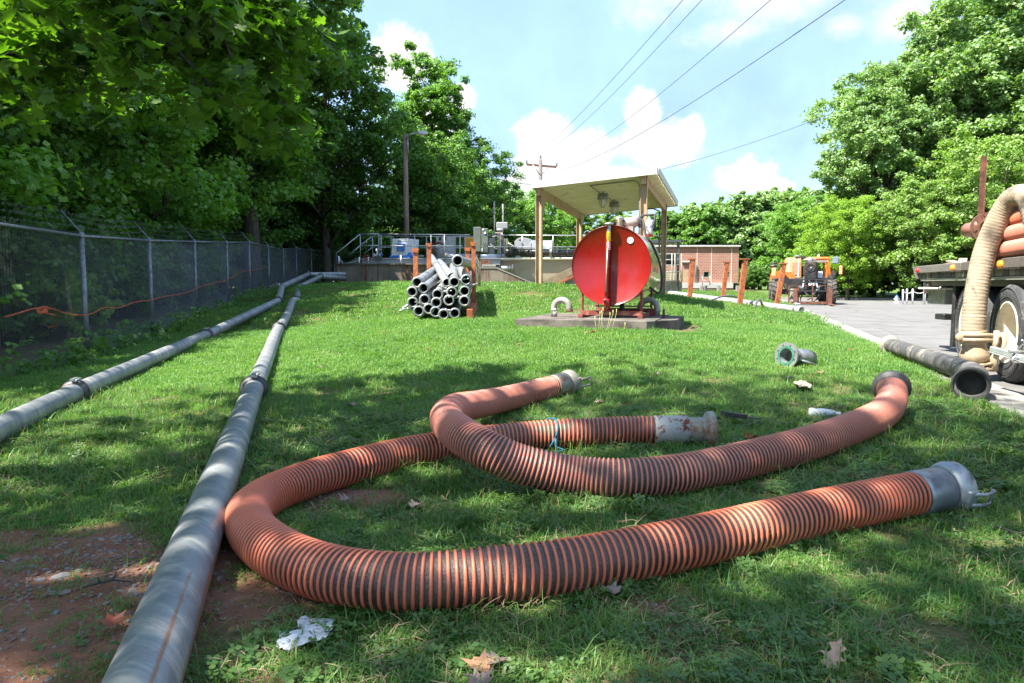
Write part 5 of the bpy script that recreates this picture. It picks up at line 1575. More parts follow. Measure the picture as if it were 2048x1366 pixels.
for f in (.33, .64, .8): ring(m, P0 + d * (L * f), d, r, r * 1.06, .10, 20)
m.build('weld_band', M_STEEL, rp)
rk2 = thing('pipe_rack', pz_(1440, 605, 23), 'empty rusty rack with four tall stakes around the pipe on the right lawn', 'rack')
for (tx, ty, bx, by, Y, w) in ((1385, 519, 1379, 600, 24.0, 7.5), (1454, 525, 1445, 592, 25.6, 6.5), (1491, 519, 1479, 603, 22.6, 8), (1568, 528, 1552, 606, 22.9, 7)):
    a = pz_(bx, by, Y); b = at(tx, ty, Y); ww = w / FPX * Y * 1.15
    m = MB(); channel(m, a, b, ww, ww); m.build('stake', M_ORUST, rk2)
    m = MB(); m.box(b + Vector((-.02, 0, .015)), (ww * 1.9, ww * 1.2, .035)); m.slab([b + Vector((-ww * .7, -ww * .5, 0)), b + Vector((-ww * .1, -ww * .5, -.28)), b + Vector((ww * .5, -ww * .5, 0))], (0, .012, 0)); m.build('stake_cap', M_ORUST, rk2)
for p_, q_ in (((1379, 600, 24.0), (1479, 612, 22.0)),):
    a = pz_(*p_, dz=.03); b = pz_(*q_, dz=.03); m = MB(); channel(m, a, b, .09, .10, (0, 1, 0)); m.build('base_beam', M_ORUST, rk2)
m = MB()
for k in range(7):
    a = pz_(1476 + k * 4, 608, 22.0, .05 + .02 * (k % 2)); m.box(a, (.06, .16, .05), rotz(k * .7))
m.build('rust_flakes', M_RUST, rk2)
M_HOSE = pm('grey_black_garden_hose', G(.06, .065, .07), G(.12, .12, .12), 8, .5)
def lhose(pts, r, label):
    A_s, _ = smooth_path(pts, 12, .05); m = MB(); m.tube([V3(a) for a in A_s], r, 8); m.build('rubber_hose', M_HOSE, label=label, cat='hose')
lhose([pz_(1402, 604, 22.4, .03), pz_(1418, 602, 22.4, .06), at(1440, 594, 22.6), at(1458, 592, 22.9), at(1475, 595, 23.3), pz_(1500, 606, 24, .03)], .03, 'dark hose draped over the middle of the long pale pipe')
lhose([pz_(1500, 617, 20.9, .03), pz_(1508, 612, 21.0, .06), at(1514, 603, 21.3), at(1520, 600.5, 21.7), at(1522, 604, 22.4), pz_(1528, 606, 23.2, .03)], .04, 'short dark hose hooked over the right part of the long pale pipe')

# ---- lamp post and utility pole
M_POLE = pm('weathered_pole_wood', H('#8d7a68'), H('#6f5d4e'), 3, .9, 0, H('#4d4038'), .5, 4, stretch=(8, 8, .5), bump=.5, bscale=30)
lp = at(813, 470, 31); zt = at(818, 268, 31).z; zb = terr(lp.x, lp.y)
lamp = thing('lamp_post', (lp.x, lp.y, zb), 'wooden lamp post with a cobra head lamp beyond the catwalk', 'lamp post')
m = MB(); m.tube([Vector((lp.x, lp.y, zb - .4)), Vector((lp.x, lp.y, zt))], [.135, .10], 12); m.build('pole', M_POLE, lamp)
m = MB(); T_ = Vector((lp.x, lp.y, zt)); m.tube([T_ + Vector((.05, -.1, -.25)), T_ + Vector((.25, -.1, -.02)), T_ + Vector((.55, -.1, .03))], .028, 8); m.tube([T_ + Vector((.12, -.08, -.9)), T_ + Vector((.12, -.08, -.1))], .03, 6); m.build('arm', M_STEEL, lamp)
m = MB(); c = T_ + Vector((.52, -.1, .03)); m.tube([c, c + Vector((.12, 0, .0)), c + Vector((.35, 0, .0)), c + Vector((.52, 0, -.01))], [.05, .10, .10, .03], 12, flat=(1, .5)); m.build('lamp_head', pm('pale_lamp_housing', G(.5), G(.42), 5, .4, .3), lamp)
up = at(1080, 560, 64); ut = at(1083, 319, 64).z
M_UP = pm('grey_creosote_pole', G(.16, .14, .13), G(.10, .09, .085), 3, .9, 0, stretch=(8, 8, .5), bump=.5, bscale=30)
upole = thing('utility_pole', (up.x, up.y, .5), 'tall wooden utility pole with one rusty crossarm behind the shelter', 'utility pole')
m = MB(); m.tube([Vector((up.x, up.y, 0)), Vector((up.x, up.y, ut))], [.26, .17], 12); m.build('pole', M_UP, upole)
ca, cb = at(1053, 329, 64), at(1113, 334, 64)
m = MB(); m.box((ca + cb) / 2, ((cb - ca).length, .16, .16), frame(cb - ca, (0, 1, 0))); m.build('crossarm', M_RUST, upole)
m = MB()
mid = Vector((up.x, up.y - .15, (ca.z + cb.z) / 2))
for s, e in ((-1, ca), (1, cb)): m.tube([mid + Vector((0, 0, -.9)), mid.lerp(e, .55)], .04, 5)
m.build('brace', M_STEEL, upole)
for q in (ca, cb, Vector((up.x, up.y, ut))):
    m = MB(); m.lathe(q + Vector((0, 0, .08)), (0, 0, 1), [(.04, 0), (.12, .06), (.07, .12), (.12, .18), (.07, .24), (.1, .3), (0, .36)], 10); m.build('insulator', pm('grey_insulator', G(.18, .2, .22), G(.25), 5, .3) if q is ca else bpy.data.materials['grey_insulator'], upole)
M_WIRE = pm('overhead_wire', G(.10, .12, .16), G(.14, .16, .2), 3, .5, bump=0)
def wire(a, b, sag, r, label, n=30):
    m = MB(); m.tube([a.lerp(b, k / n) - Vector((0, 0, 4 * sag * (k / n) * (1 - k / n))) for k in range(n + 1)], [r * (1 - .0 * k / n) for k in range(n + 1)], 5)
    m.build('power_line', M_WIRE, label=label, cat='power line')
wtop = Vector((up.x, up.y, ut + .4))
def beyond(px, py, Y): return at(px, py, Y)
wire(ca + Vector((0, 0, .45)), at(1400, -40, 16), .5, .010, 'leftmost of the four overhead wires rising from the utility pole to the top edge')
wire(wtop, at(1440, -40, 16), .5, .010, 'second of the four overhead wires from the left at the top edge')
wire(cb + Vector((0, 0, .45)), at(1575, -30, 16), .6, .011, 'third of the four overhead wires from the left at the top edge')
wire(Vector((up.x, up.y, ut - 1.2)), at(1725, -25, 14), .9, .013, 'rightmost of the four overhead wires reaching the top edge')
wire(Vector((up.x, up.y, ut - 2.6)), at(1660, 228, 42), .9, .022, 'low overhead cable running from the shelter roof to the tall trees on the right')
wire(Vector((up.x, up.y, ut - 2.2)), at(950, 340, 58), .4, .03, 'short cable from the utility pole into the trees on its left')
# ---- treatment works: concrete wall, catwalk, machinery (depth about 27 m)
def wall_mat():
    m = bpy.data.materials.new('rust_streaked_concrete'); t = NT(m); w = t.coord('World', (1, 1, .12)); w2 = t.coord('World')
    n1 = t.noise(w2, 1.6, 6, .6); n2 = t.noise(w, 5, 6, .65); n3 = t.noise(w2, 40, 4, .6)
    col = t.mix(t.ramp(n1, .35, .65), (.23, .195, .15, 1), (.15, .125, .10, 1))
    col = t.mix(t.ramp(n2, .48, .62, 0, .85), col, (.12, .055, .036, 1))
    col = t.mix(t.ramp(n2, .30, .42, .5, 0), col, (.30, .265, .215, 1))
    t.bsdf(col, .92, 0, t.bump(n3, .5, .01), .2)
    return m
M_WALL = wall_mat()
YW = 27.0
SCW = YW / FPX
def W(px, py, dy=0.0): return at(px, py, YW + dy)
M_RAIL = pm('aluminium_handrail', G(.42, .43, .44), G(.34, .35, .36), 8, .38, .5)
wl = thing('concrete_wall', W(820, 565), 'low concrete tank wall streaked with rust at the crest of the lawn', 'wall')
zt = W(800, 529).z
xs = [670, 733, 815, 890, 985]
for k in range(4):
    a = W(xs[k], 565); b = W(xs[k + 1], 565); m = MB()
    m.box(((a.x + b.x) / 2, YW + .15 + .003 * k, (zt + .2) / 2), (b.x - a.x - .03, .3, zt - .2), None)
    m.build('wall_panel', M_WALL, wl)
for px in (733, 815, 890, 673):
    a = W(px, 560); m = MB(); m.box((a.x, YW + .0 + .01, (zt + .2) / 2), (.07, .1, zt - .22)); m.build('rust_stained_joint', M_RUST, wl)
m = MB(); a = W(670, 530); b = W(985, 530); m.box(((a.x + b.x) / 2, YW + .12, zt + .02), (b.x - a.x, .42, .05)); m.build('coping', M_CONC_OLD, wl)
m = MB(); a = W(670, 560); m.box((a.x + .15, YW + 3.2, (zt + .2) / 2 - .01), (.3, 6, zt - .2)); m.build('return_wall', M_WALL, wl)
# steel channel deck edge
cw = thing('catwalk', W(860, 530), 'steel catwalk with aluminium handrails on top of the concrete wall', 'catwalk')
a = W(719, 530); b = W(1000, 531); m = MB(); zc_ = W(800, 522.5).z
m.box(((a.x + b.x) / 2, YW + .5, zc_), (b.x - a.x, .03, .24)); m.box(((a.x + b.x) / 2, YW + .47, zc_ + .12), (b.x - a.x, .10, .02)); m.box(((a.x + b.x) / 2, YW + .47, zc_ - .12), (b.x - a.x, .10, .02))
m.build('edge_channel', pm('grey_blue_channel', G(.36, .38, .40), G(.30, .31, .33), 4, .5, .3), cw)
m = MB(); m.box(((a.x + b.x) / 2, YW + 1.4, zc_ + .135), (b.x - a.x, 1.8, .025)); m.build('deck_grating', M_STEEL, cw)
def rail(pts, r=.021, nm='handrail', parent=cw, mat=M_RAIL):
    m = MB(); m.tube(pts, r, 8); return m.build(nm, mat, parent)
def Wd(px, py, dy): return at(px, py, YW + dy)
# front run
rail([Wd(762, 468, .4), Wd(940, 470, .4)]); rail([Wd(762, 491.5, .4), Wd(925, 492, .4)])
for px in (762, 829, 862, 889, 920): rail([Wd(px, 468.5, .4), Wd(px, 520, .4)], nm='rail_post')
rail([Wd(757.5, 468, .4), Wd(757.5, 516, .4)], nm='rail_post'); rail([Wd(720, 468, .4), Wd(757.5, 468, .4)]); rail([Wd(720, 491, .4), Wd(757, 491, .4)])
rail([Wd(720.5, 468, .4), Wd(720.5, 518, .4)], nm='rail_post'); rail([Wd(720.5, 468, .4), Wd(673, 506, .4), Wd(672, 530, .4)], nm='stair_rail')
rail([Wd(720.5, 491, .4), Wd(697, 512, .4)], nm='stair_rail')
# back run
rail([Wd(785, 472.5, 2.2), Wd(960, 474, 2.2)]); rail([Wd(788, 495.5, 2.2), Wd(960, 496, 2.2)])
for px in (786, 853, 896, 903, 930): rail([Wd(px, 473, 2.2), Wd(px, 519, 2.2)], nm='rail_post')
rail([Wd(744, 472.5, 2.2), Wd(782, 472.5, 2.2), Wd(782, 516, 2.2)]); rail([Wd(745, 472.5, 2.2), Wd(745, 520, 2.2)], nm='rail_post'); rail([Wd(744, 472.5, 2.2), Wd(697, 509, 2.2)], nm='stair_rail'); rail([Wd(745, 494, 2.2), Wd(728, 508, 2.2)], nm='stair_rail'); rail([Wd(745, 494.5, 2.2), Wd(782, 494.5, 2.2)])
# right run above the steel tank
rail([Wd(950, 470, .6), Wd(1330, 472, .6)]); rail([Wd(950, 493, .6), Wd(1175, 494, .6)]); 
for px in (1044, 1106, 1170): rail([Wd(px, 471, .6), Wd(px, 503, .6)], nm='rail_post')
m = MB()
for k in range(9):   # stair treads
    p = Wd(722 - k * 5.2, 519 - 0 + 0, 1.3); m = MB(); m.box((p.x, p.y, zc_ + .12 - k * .06), (.2, 1.4, .03)); m.build('stair_tread', M_STEEL, cw)
m = MB(); m.slab([Wd(721, 519, .35), Wd(672, 530, .35), Wd(668, 530, .35), Wd(719, 524, .35)], (0, .03, 0)); m.build('stair_stringer', M_STEEL, cw)
# slack chain at the stair foot + white bollards
for px, ty in ((676.5, 513), (717.5, 515), (801, 511), (735.5, 515)):
    a = W(px, ty, -.0); m = MB(); m.tube([Vector((a.x, YW - .02 + .1, zt)), Vector((a.x, YW + .08, a.z))], .03, 8); m.lathe((a.x, YW + .08, a.z), (0, 0, 1), [(.032, 0), (.02, .02), (0, .025)], 8)
    m.build('bollard', M_WHITE, label='thin white post on the coping of the concrete wall', cat='post', group='white posts on the wall coping')
m = MB(); a = W(677, 515); b = W(717, 517)
for dz in (0, .07): m.tube([a.lerp(b, k / 14) + Vector((0, .1, -.42 * 4 * (k / 14) * (1 - k / 14) * (1 if dz == 0 else .75))) for k in range(15)], .012, 5)
m.build('chain', M_STEEL, label='slack chain hanging between the two left white posts', cat='chain')
# red hand wheel
hw = thing('hand_wheel', W(733, 517), 'red valve hand wheel at the foot of the catwalk stairs', 'hand wheel')
c = W(733.5, 517, -.1); m = MB()
m.tube([c + Vector((.13 * cos(a), 0, .13 * sin(a))) for a in np.linspace(0, 2 * pi, 25)[:-1]], .016, 6, closed=True)
for a in (0, 2.1, 4.2): m.tube([c, c + Vector((.13 * cos(a), 0, .13 * sin(a)))], .01, 5)
m.build('rim', pm('faded_red_paint', (.25, .03, .03, 1), (.35, .06, .05, 1), 9, .6), hw)
m = MB(); m.tube([c, c + Vector((0, .25, 0))], .02, 8); m.build('stem', M_STEEL, hw)
# valve with blue body and yellow leaves' worth of fittings
vb = thing('valve', W(756, 516, .2), 'grey valve assembly with a small blue actuator beside the stairs', 'valve')
m = MB(); c = W(754, 511, .2); m.tube([c + Vector((0, 0, -.2)), c + Vector((0, 0, .28))], .05, 10); m.lathe(c, (1, 0, 0), [(.05, -.15), (.1, -.14), (.1, -.1), (.06, -.09), (.06, .09), (.1, .1), (.1, .14), (.05, .15)], 14); m.tube([c + Vector((-.08, 0, .28)), c + Vector((.2, 0, .22))], .02, 6); m.build('body', M_STEEL, vb)
m = MB(); m.box(W(763.5, 508.5, .2), (.06, .07, .10), ch=.01); m.build('actuator', M_BLUE, vb)
# white / blue blower enclosure
bl = thing('blower_unit', W(802, 517, 1.0), 'white blower cabinet with a blue hatch and blue base on the catwalk', 'blower')
def BW(px, py, dy): return Wd(px, py, dy)
m = MB()
f = [BW(783, 511, .8), BW(813, 511, .8), BW(816, 477, .8), BW(785, 477, .8)]
m.slab(f, (.35, .7, 0)); m.build('cabinet', pm('white_moulded_cabinet', G(.68), G(.62), 6, .45), bl)
for k in range(5):
    m = MB(); z = BW(800, 482 + k * 5.5, .8).z; xa = BW(784.7 - k * .2, 490, .8).x; xb = BW(815, 490, .8).x; m.box(((xa + xb) / 2, YW + .795, z), (xb - xa - .06, .012, .02)); m.build('cabinet_rib', bpy.data.materials['white_moulded_cabinet'], bl)
m = MB(); a = BW(794.5, 487, .8); b = BW(810, 502, .8); m.box(((a.x + b.x) / 2, YW + .74, (a.z + b.z) / 2), (b.x - a.x, .12, a.z - b.z), ch=.02); m.build('hatch', M_BLUE, bl)
m = MB(); a = BW(780, 511, .8); b = BW(816, 516, .8); m.box(((a.x + b.x) / 2 + .05, YW + 1.05, (a.z + b.z) / 2 - .01), (b.x - a.x + .1, .8, .10), ch=.015); m.build('base', M_BLUE, bl)
m = MB(); a = BW(799, 482, .8); m.box((a.x, YW + .79, a.z), (.12, .015, .035)); m.build('name_plate', M_BLKT, bl)
mt = thing('electric_motor', W(822, 516, .9), 'small blue pump motor to the right of the white blower cabinet', 'motor')
m = MB(); c = BW(821, 512, .9); m.lathe(c, (1, 0, 0), [(0, -.12), (.085, -.12), (.095, -.1), (.095, .08), (.06, .1), (.06, .16), (0, .16)], 16); m.box(c + Vector((-.02, 0, .1)), (.1, .1, .07), ch=.01); m.box(c + Vector((0, 0, -.1)), (.2, .16, .04)); m.build('housing', M_BLUE, mt)
m = MB(); m.tube([c + Vector((.16, 0, 0)), c + Vector((.55, 0, .0))], .035, 10); m.lathe(c + Vector((.22, 0, 0)), (1, 0, 0), [(.03, 0), (.06, 0), (.06, .08), (.03, .08)], 12); m.build('discharge_pipe', M_WHT_PIPE, mt)
# square grey hopper with louvres on a round drum
M_GREYP = pm('weathered_grey_metal', G(.26, .26, .25), G(.34, .34, .32), 6, .6, .2, (.16, .14, .12, 1), .5, 4)
dr = thing('grey_drum', W(893, 520, 1.6), 'squat grey drum pump under a pale square hood with two louvres', 'machine')
c = Wd(888, 517, 1.6); m = MB(); m.lathe(c, (0, 0, 1), [(0, 0), (.36, 0), (.38, .03), (.38, .38), (.36, .40), (.36, .42), (.2, .45), (0, .45)], 28); m.build('drum', M_GREYP, dr)
m = MB(); a = Wd(871, 497, 1.7); b = Wd(908, 472, 1.7); z0 = Wd(880, 517, 1.7).z
m.slab([Vector((a.x, YW + 1.95, z0)), Vector((b.x, YW + 1.95, z0)), Vector((b.x, YW + 1.95, b.z)), Vector((a.x, YW + 1.95, b.z))], (0, .8, 0)); m.build('hood', pm('pale_grey_hood', G(.42, .41, .37), G(.35, .34, .31), 3, .6, 0, (.25, .23, .19, 1), .4, 4, stretch=(6, 6, 1)), dr)
for px in (880, 890): m = MB(); p = Wd(px, 477, 1.9); m.box((p.x, YW + 1.935, p.z), (.10, .02, .14)); m.build('louvre', M_BORE, dr)
m = MB(); p = Wd(869, 500, 1.3); m.tube([p + Vector((0, 0, -.35)), p + Vector((0, 0, .28))], .035, 8); m.tube([p + Vector((0, 0, .28)), p + Vector((.25, 0, .30)), p + Vector((.36, 0, .2))], .05, 8); m.build('elbow_pipe', M_RUST, dr)
# orange cabinet
m = MB(); a = Wd(930, 474, 2.4); b = Wd(946, 503, 2.4); m.box(((a.x + b.x) / 2, YW + 2.8, (a.z + b.z) / 2), (b.x - a.x + .1, .6, a.z - b.z), ch=.04); oc = m.build('orange_cabinet', pm('orange_yellow_paint', (.75, .33, .03, 1), (.68, .28, .03, 1), 4, .5), label='orange yellow equipment housing half hidden behind the grey control cabinets', cat='housing')
# blue-grey pipe along the deck
bp = thing('process_pipe', W(950, 512, .9), 'blue grey horizontal process pipe with a flange above the wall', 'pipe')
a = Wd(891, 511.5, .9); b = Wd(1003, 513.5, .9); m = MB(); m.tube([a, b], .085, 18); m.build('barrel', pm('blue_grey_pipe_paint', G(.24, .29, .36), G(.30, .34, .40), 4, .5), bp)
m = MB(); ring(m, a, Vector((1, 0, 0)), .05, .125, .05); ring(m, a + Vector((.07, 0, 0)), Vector((1, 0, 0)), .085, .12, .03); m.build('flange', M_WHT_PIPE, bp)
m = MB(); m.tube([b, b + Vector((.12, 0, .02)), b + Vector((.18, 0, -.05))], .10, 12); m.build('elbow', M_WHT_PIPE, bp)
for px in (917, 970, 992): m = MB(); p = Wd(px, 518, .9); m.box(p, (.06, .1, .22)); m.build('pipe_support', M_STEEL, bp)
# grey-green control cabinets near the rack
cb_ = thing('control_cabinet', at(962, 560, 19), 'pair of grey green electrical control cabinets on a conduit stand', 'cabinet')
M_CAB = pm('grey_green_cabinet', H('#6a7268'), H('#5c645b'), 4, .5, .1)
def CBx(x0, y0, x1, y1, Y, dpt, nm, mat=M_CAB, yo=0):
    a = at(x0, y0, Y); b = at(x1, y1, Y); m = MB(); m.box(((a.x + b.x) / 2, Y + dpt / 2 + yo, (a.z + b.z) / 2), (b.x - a.x, dpt, a.z - b.z), ch=.012); return m.build(nm, mat, cb_)
CBx(947, 454, 962, 503, 19, .24, 'narrow_cabinet'); bd = CBx(963, 456.5, 976, 505, 18.9, .2, 'wide_cabinet')
for x0, y0, x1, y1, mt_ in ((949, 458, 952, 461, M_BLUE), (965, 458, 968, 461, M_WHITE), (968, 464, 972, 468, M_WHITE), (963.5, 497, 965.5, 503, M_WHITE)): CBx(x0, y0, x1, y1, 18.9, .012, 'label_plate', mt_, -.02)
for x0, y0 in ((966, 486), (970, 485), (966, 494.5), (971, 495), (967, 501), (971, 501)): CBx(x0, y0, x0 + 1.6, y0 + 2.4, 18.9, .03, 'switch', M_BORE, -.035)
m = MB()
for k, px in enumerate((953, 955.5, 958, 960.5)):
    a = at(px, 505, 19.1); b = at(px - 3 + k, 560, 19.1); m.tube([a, a + Vector((0, 0, -.12)), Vector((b.x, b.y, a.z - .3)), Vector((b.x, b.y, terr(b.x, b.y)))], .012, 6)
m.build('conduit', M_WHT_PIPE, cb_)
m = MB(); a = at(957, 508, 19.1); b = at(957, 560, 19.1); m.box(((a.x + b.x) / 2, 19.2, (a.z + terr(a.x, 19.2)) / 2), (.05, .05, a.z - terr(a.x, 19.2))); m.box(at(958, 512, 19.1), (.06, .06, .1)); m.build('stand', M_RUST, cb_)
# lifting frame / gauge posts and box behind
gp = thing('instrument_post', W(1003, 520, 2), 'cluster of tall grey instrument posts with a grey box on top, left of the shelter', 'instrument post')
for px, ty in ((988.5, 402), (1005.5, 408)):
    m = MB(); p = Wd(px, ty, 2.6); m.tube([Vector((p.x, p.y, 1.7)), p], .035, 8); m.build('tall_post', M_WHT_PIPE, gp)
a = Wd(992.5, 444, 1.6); b = Wd(1015.5, 457, 1.6); m = MB(); m.box(((a.x + b.x) / 2, YW + 1.9, (a.z + b.z) / 2), (b.x - a.x, .5, a.z - b.z), ch=.03); m.build('box', pm('mid_grey_box', G(.30, .31, .31), G(.26, .27, .27), 3, .5), gp)
for px, w in ((986, .06), (997, .09), (1001, .05), (1006.5, .06), (982, .1)):
    m = MB(); p = Wd(px, 458 if px > 990 else 476, 1.8); m.box((p.x, p.y, (p.z + 1.75) / 2), (w, .08, p.z - 1.75)); m.build('post', M_GREYP if px != 1006.5 else M_BLACK, gp)
m = MB(); p = Wd(999.5, 467, 1.4); m.box(p, (.09, .06, .11), ch=.01); m.build('red_box', pm('bright_red', (.5, .02, .02, 1), (.45, .02, .02, 1), 4, .4), gp)
m = MB(); p = Wd(1004, 468, 1.4); m.box(p, (.06, .05, .10), ch=.01); m.build('white_box', M_WHITE, gp)
m = MB(); p = Wd(1000, 460, 1.5); m.lathe(p, (1, 0, 0), [(0, -.15), (.07, -.13), (.07, .13), (0, .15)], 12); m.tube([p, p + Vector((.1, 0, -.3)), p + Vector((-.1, 0, -.5))], .03, 6); m.build('actuator', M_GREYP, gp)
for k, (px, py) in enumerate(((984, 474), (990, 466), (1012, 500), (1016, 486), (980, 488))):
    m = MB(); p = Wd(px, py, 1.3); m.tube([p, p + Vector((.22, .02, .05 - .06 * k)), p + Vector((.34, .0, -.2))], .03, 6); m.build('pipe_run', M_WHT_PIPE, gp)
# tall pale panels behind
m = MB()
for k, px in enumerate((980, 985.5, 1009, 1013)):
    a = Wd(px, 477, 2.6); m.box((a.x, a.y, (a.z + 1.75) / 2), (.10, .1, a.z - 1.75))
m.build('slat_screen', M_WHT_PIPE, gp)
# steel clarifier tank
M_CLAR = pm('beige_steel_tank', H('#a49a86'), H('#94866f'), 1.2, .42, .25, H('#9a6f4c'), .35, 1.4, stretch=(.4, 1, 1.4), bump=.03)
cl = thing('clarifier_tank', W(1080, 560, 1), 'long beige steel treatment tank with sloping hopper side behind the shelter posts', 'tank')
m = MB(); f = [Wd(985, 519, .9), Wd(1240, 516, .9), Wd(1240, 560, .9), Wd(1145, 520, .9), Wd(1072, 568, .9), Wd(1000, 545, .9)]
m.slab([Wd(985, 519, .9), Wd(1260, 516, .9), Wd(1260, 580, .9), Wd(985, 580, .9)], (0, 4, 0)); m.build('side_plate', M_CLAR, cl)
m = MB(); m.slab([Wd(1072, 568, .86), Wd(1146, 533, .86), Wd(1146, 547, .86), Wd(1095, 578, .86)], (0, -.5, 0)); m.build('hopper_slope', pm('olive_steel_plate', H('#7f7a62'), H('#6e6750'), 3, .6), cl)
m = MB(); m.slab([Wd(1095, 574, .3), Wd(1150, 549, .3), Wd(1150, 553, .3), Wd(1103, 575, .3)], (0, -.3, 0)); m.build('rusty_beam', M_ORUST, cl)
m = MB(); a = Wd(985, 518.5, .8); b = Wd(1260, 515.5, .8); m.tube([a, b], .05, 4, smooth=False); m.build('top_rim', M_CREAM, cl)
m = MB(); a = Wd(988, 536, .5); b = Wd(1025, 537, .5); m.tube([Wd(988, 536, .6), b], .095, 18); m.build('outlet_pipe', M_PALEP, cl)
m = MB(); ring(m, b, Vector((1, 0, 0)), .05, .16, .05, 20); ring(m, b - Vector((.12, 0, 0)), Vector((1, 0, 0)), .09, .12, .03, 20); m.build('flange', M_WHT_PIPE, cl)
m = MB(); p = Wd(1033, 541, .86); m.box(p, (.16, .03, .28)); m.build('outlet_plate', M_CLAR, cl)
# black insulated pipe on top
ip = thing('insulated_pipe', W(1080, 506, 1), 'fat black and white wrapped pipe lying along the top of the steel tank', 'pipe')
a = Wd(1022, 504, .9); b = Wd(1165, 507, .9); r = .19 * .5 * 1.9
def wrapmat():
    m = bpy.data.materials.new('black_pipe_wrap'); t = NT(m); w = t.coord('World'); n = t.noise(w, 3, 5, .6)
    t.bsdf(t.mix(t.ramp(n, .35, .7), (.02, .022, .02, 1), (.05, .05, .045, 1)), .35, 0, None, .5); return m
M_WRAP = wrapmat()
m = MB(); m.tube([a, b], .165, 22); m.build('barrel', M_WRAP, ip)
for f_ in (.12, .28, .42, .55, .64, .78, .9):
    m = MB(); ring(m, a.lerp(b, f_), Vector((1, 0, 0)), .16, .178 if f_ != .55 else .22, .05 if f_ != .55 else .09, 22); m.build('strap', M_BLACK if f_ != .55 else M_GREYP, ip)
m = MB(); m.lathe(a, (1, 0, 0), [(0, -.12), (.1, -.1), (.19, -.03), (.2, .02), (.165, .05)], 18); m.tube([a + Vector((-.05, -.1, 0)), a + Vector((-.2, -.1, -.15))], .08, 10); m.build('end_valve', M_BLACK, ip)
for f_ in (.1, .5, .88): m = MB(); p = a.lerp(b, f_) - Vector((0, 0, .2)); m.box(p, (.2, .2, .12)); m.build('saddle', M_WHT_PIPE, ip)
# grey domed hood and pale box
gh = thing('grey_hood', Wd(1068, 490, 3), 'grey domed machine hood with a pale rectangular box behind the handrail', 'machine')
m = MB(); fr = [Wd(1029, 500, 2.6), Wd(1029, 482, 2.6), Wd(1036, 476, 2.6), Wd(1046, 474, 2.6), Wd(1056, 478, 2.6), Wd(1062, 486, 2.6), Wd(1062, 500, 2.6)]
m.slab(fr, (.3, 1.2, 0)); m.build('dome', pm('grey_corrugated_hood', G(.34, .35, .36), G(.28, .29, .30), 4, .5), gh)
m = MB(); m.slab([Wd(1064, 499, 2.4), Wd(1064, 480, 2.4), Wd(1078, 480, 2.4), Wd(1094, 499, 2.4)], (0, .8, 0)); m.build('chute', pm('bluish_sheet', G(.48, .52, .58), G(.42, .46, .52), 4, .4, .3), gh)
m = MB(); m.slab([Wd(1082, 499, 3.4), Wd(1082, 481, 3.4), Wd(1104, 481, 3.4), Wd(1104, 499, 3.4)], (0, .8, 0)); m.build('pale_box', M_WHITE, gh)
m = MB(); p = Wd(1040, 480, 2.55); m.lathe(p, (0, -1, 0), [(0, .02), (.05, .02), (.05, 0)], 12); m.build('port', M_RUST, gh)
# wedge wing wall in front
ww_ = thing('wing_wall', at(1000, 566, 24), 'sloping concrete wing wall descending towards the shelter post', 'wall')
m = MB(); YG = 24.6
m.slab([at(958, 572, YG), at(958, 536, YG), at(993, 536, YG), at(1066, 567, YG), at(1066, 574, YG)], (0, .25, 0)); m.build('wall_body', M_WALL, ww_)
m = MB(); m.slab([at(957, 537, YG), at(957, 534.5, YG), at(993.5, 534.5, YG), at(1067, 566, YG), at(1067, 568.5, YG), at(993, 537, YG)], (0, .29, 0)); o = m.build('coping', M_CONC, ww_); o.location.y -= .02
m = MB(); p = at(968, 527, YG + .3); m.box(p, (.45, .3, .25)); m.build('valve_box', M_RUST, ww_)
m = MB(); p = at(978, 531, YG + .2); m.box(p, (.5, .3, .08)); m.build('valve_lid', M_WHT_PIPE, ww_)

# ---- brick building in the distance
YB = 70.0
def brickmat():
    m = bpy.data.materials.new('red_brick_courses'); t = NT(m); w = t.coord('World')
    b = t.new('ShaderNodeTexBrick'); mp = t.new('ShaderNodeMapping'); mp.inputs['Rotation'].default_value = (pi / 2, 0, 0); t.L.new(w, mp.inputs[0]); t.L.new(mp.outputs[0], b.inputs['Vector'])
    b.inputs['Scale'].default_value = 1.0; b.inputs['Brick Width'].default_value = .42; b.inputs['Row Height'].default_value = .16; b.inputs['Mortar Size'].default_value = .02
    b.inputs['Color1'].default_value = (.30, .115, .085, 1); b.inputs['Color2'].default_value = (.38, .165, .12, 1); b.inputs['Mortar'].default_value = (.42, .34, .28, 1)
    n = t.noise(w, .6, 5, .6)
    t.bsdf(t.mix(t.ramp(n, .35, .65, 0, .35), b.outputs[0], (.42, .22, .18, 1)), .9, 0, None, .2); return m
M_BRICK = brickmat()
bb = thing('brick_building', at(1400, 578, YB), 'flat roofed red brick building beyond the lawn', 'building')
x0, x1 = at(1150, 500, YB).x, at(1478, 500, YB).x; zt_, zb_ = at(1400, 493.5, YB).z, at(1400, 566, YB).z
wins = [(1302, 1310), (1360, 1368), (1407.5, 1418.5), (1450.5, 1459)]
wz1, wz0 = at(1400, 543.5, YB).z, at(1400, 554.5, YB).z
def bwall(xa, xb, za, zb, nm='wall'):
    m = MB(); m.box(((xa + xb) / 2, YB + .15, (za + zb) / 2), (xb - xa, .3, zb - za)); return m.build(nm, M_BRICK, bb)
bwall(x0, x1, wz1, zt_); bwall(x0, x1, zb_, wz0)
edges = [x0]
for a, b in wins: edges += [at(a, 550, YB).x, at(b, 550, YB).x]
edges.append(x1)
for k in range(0, len(edges), 2): bwall(edges[k], edges[k + 1], wz0, wz1)
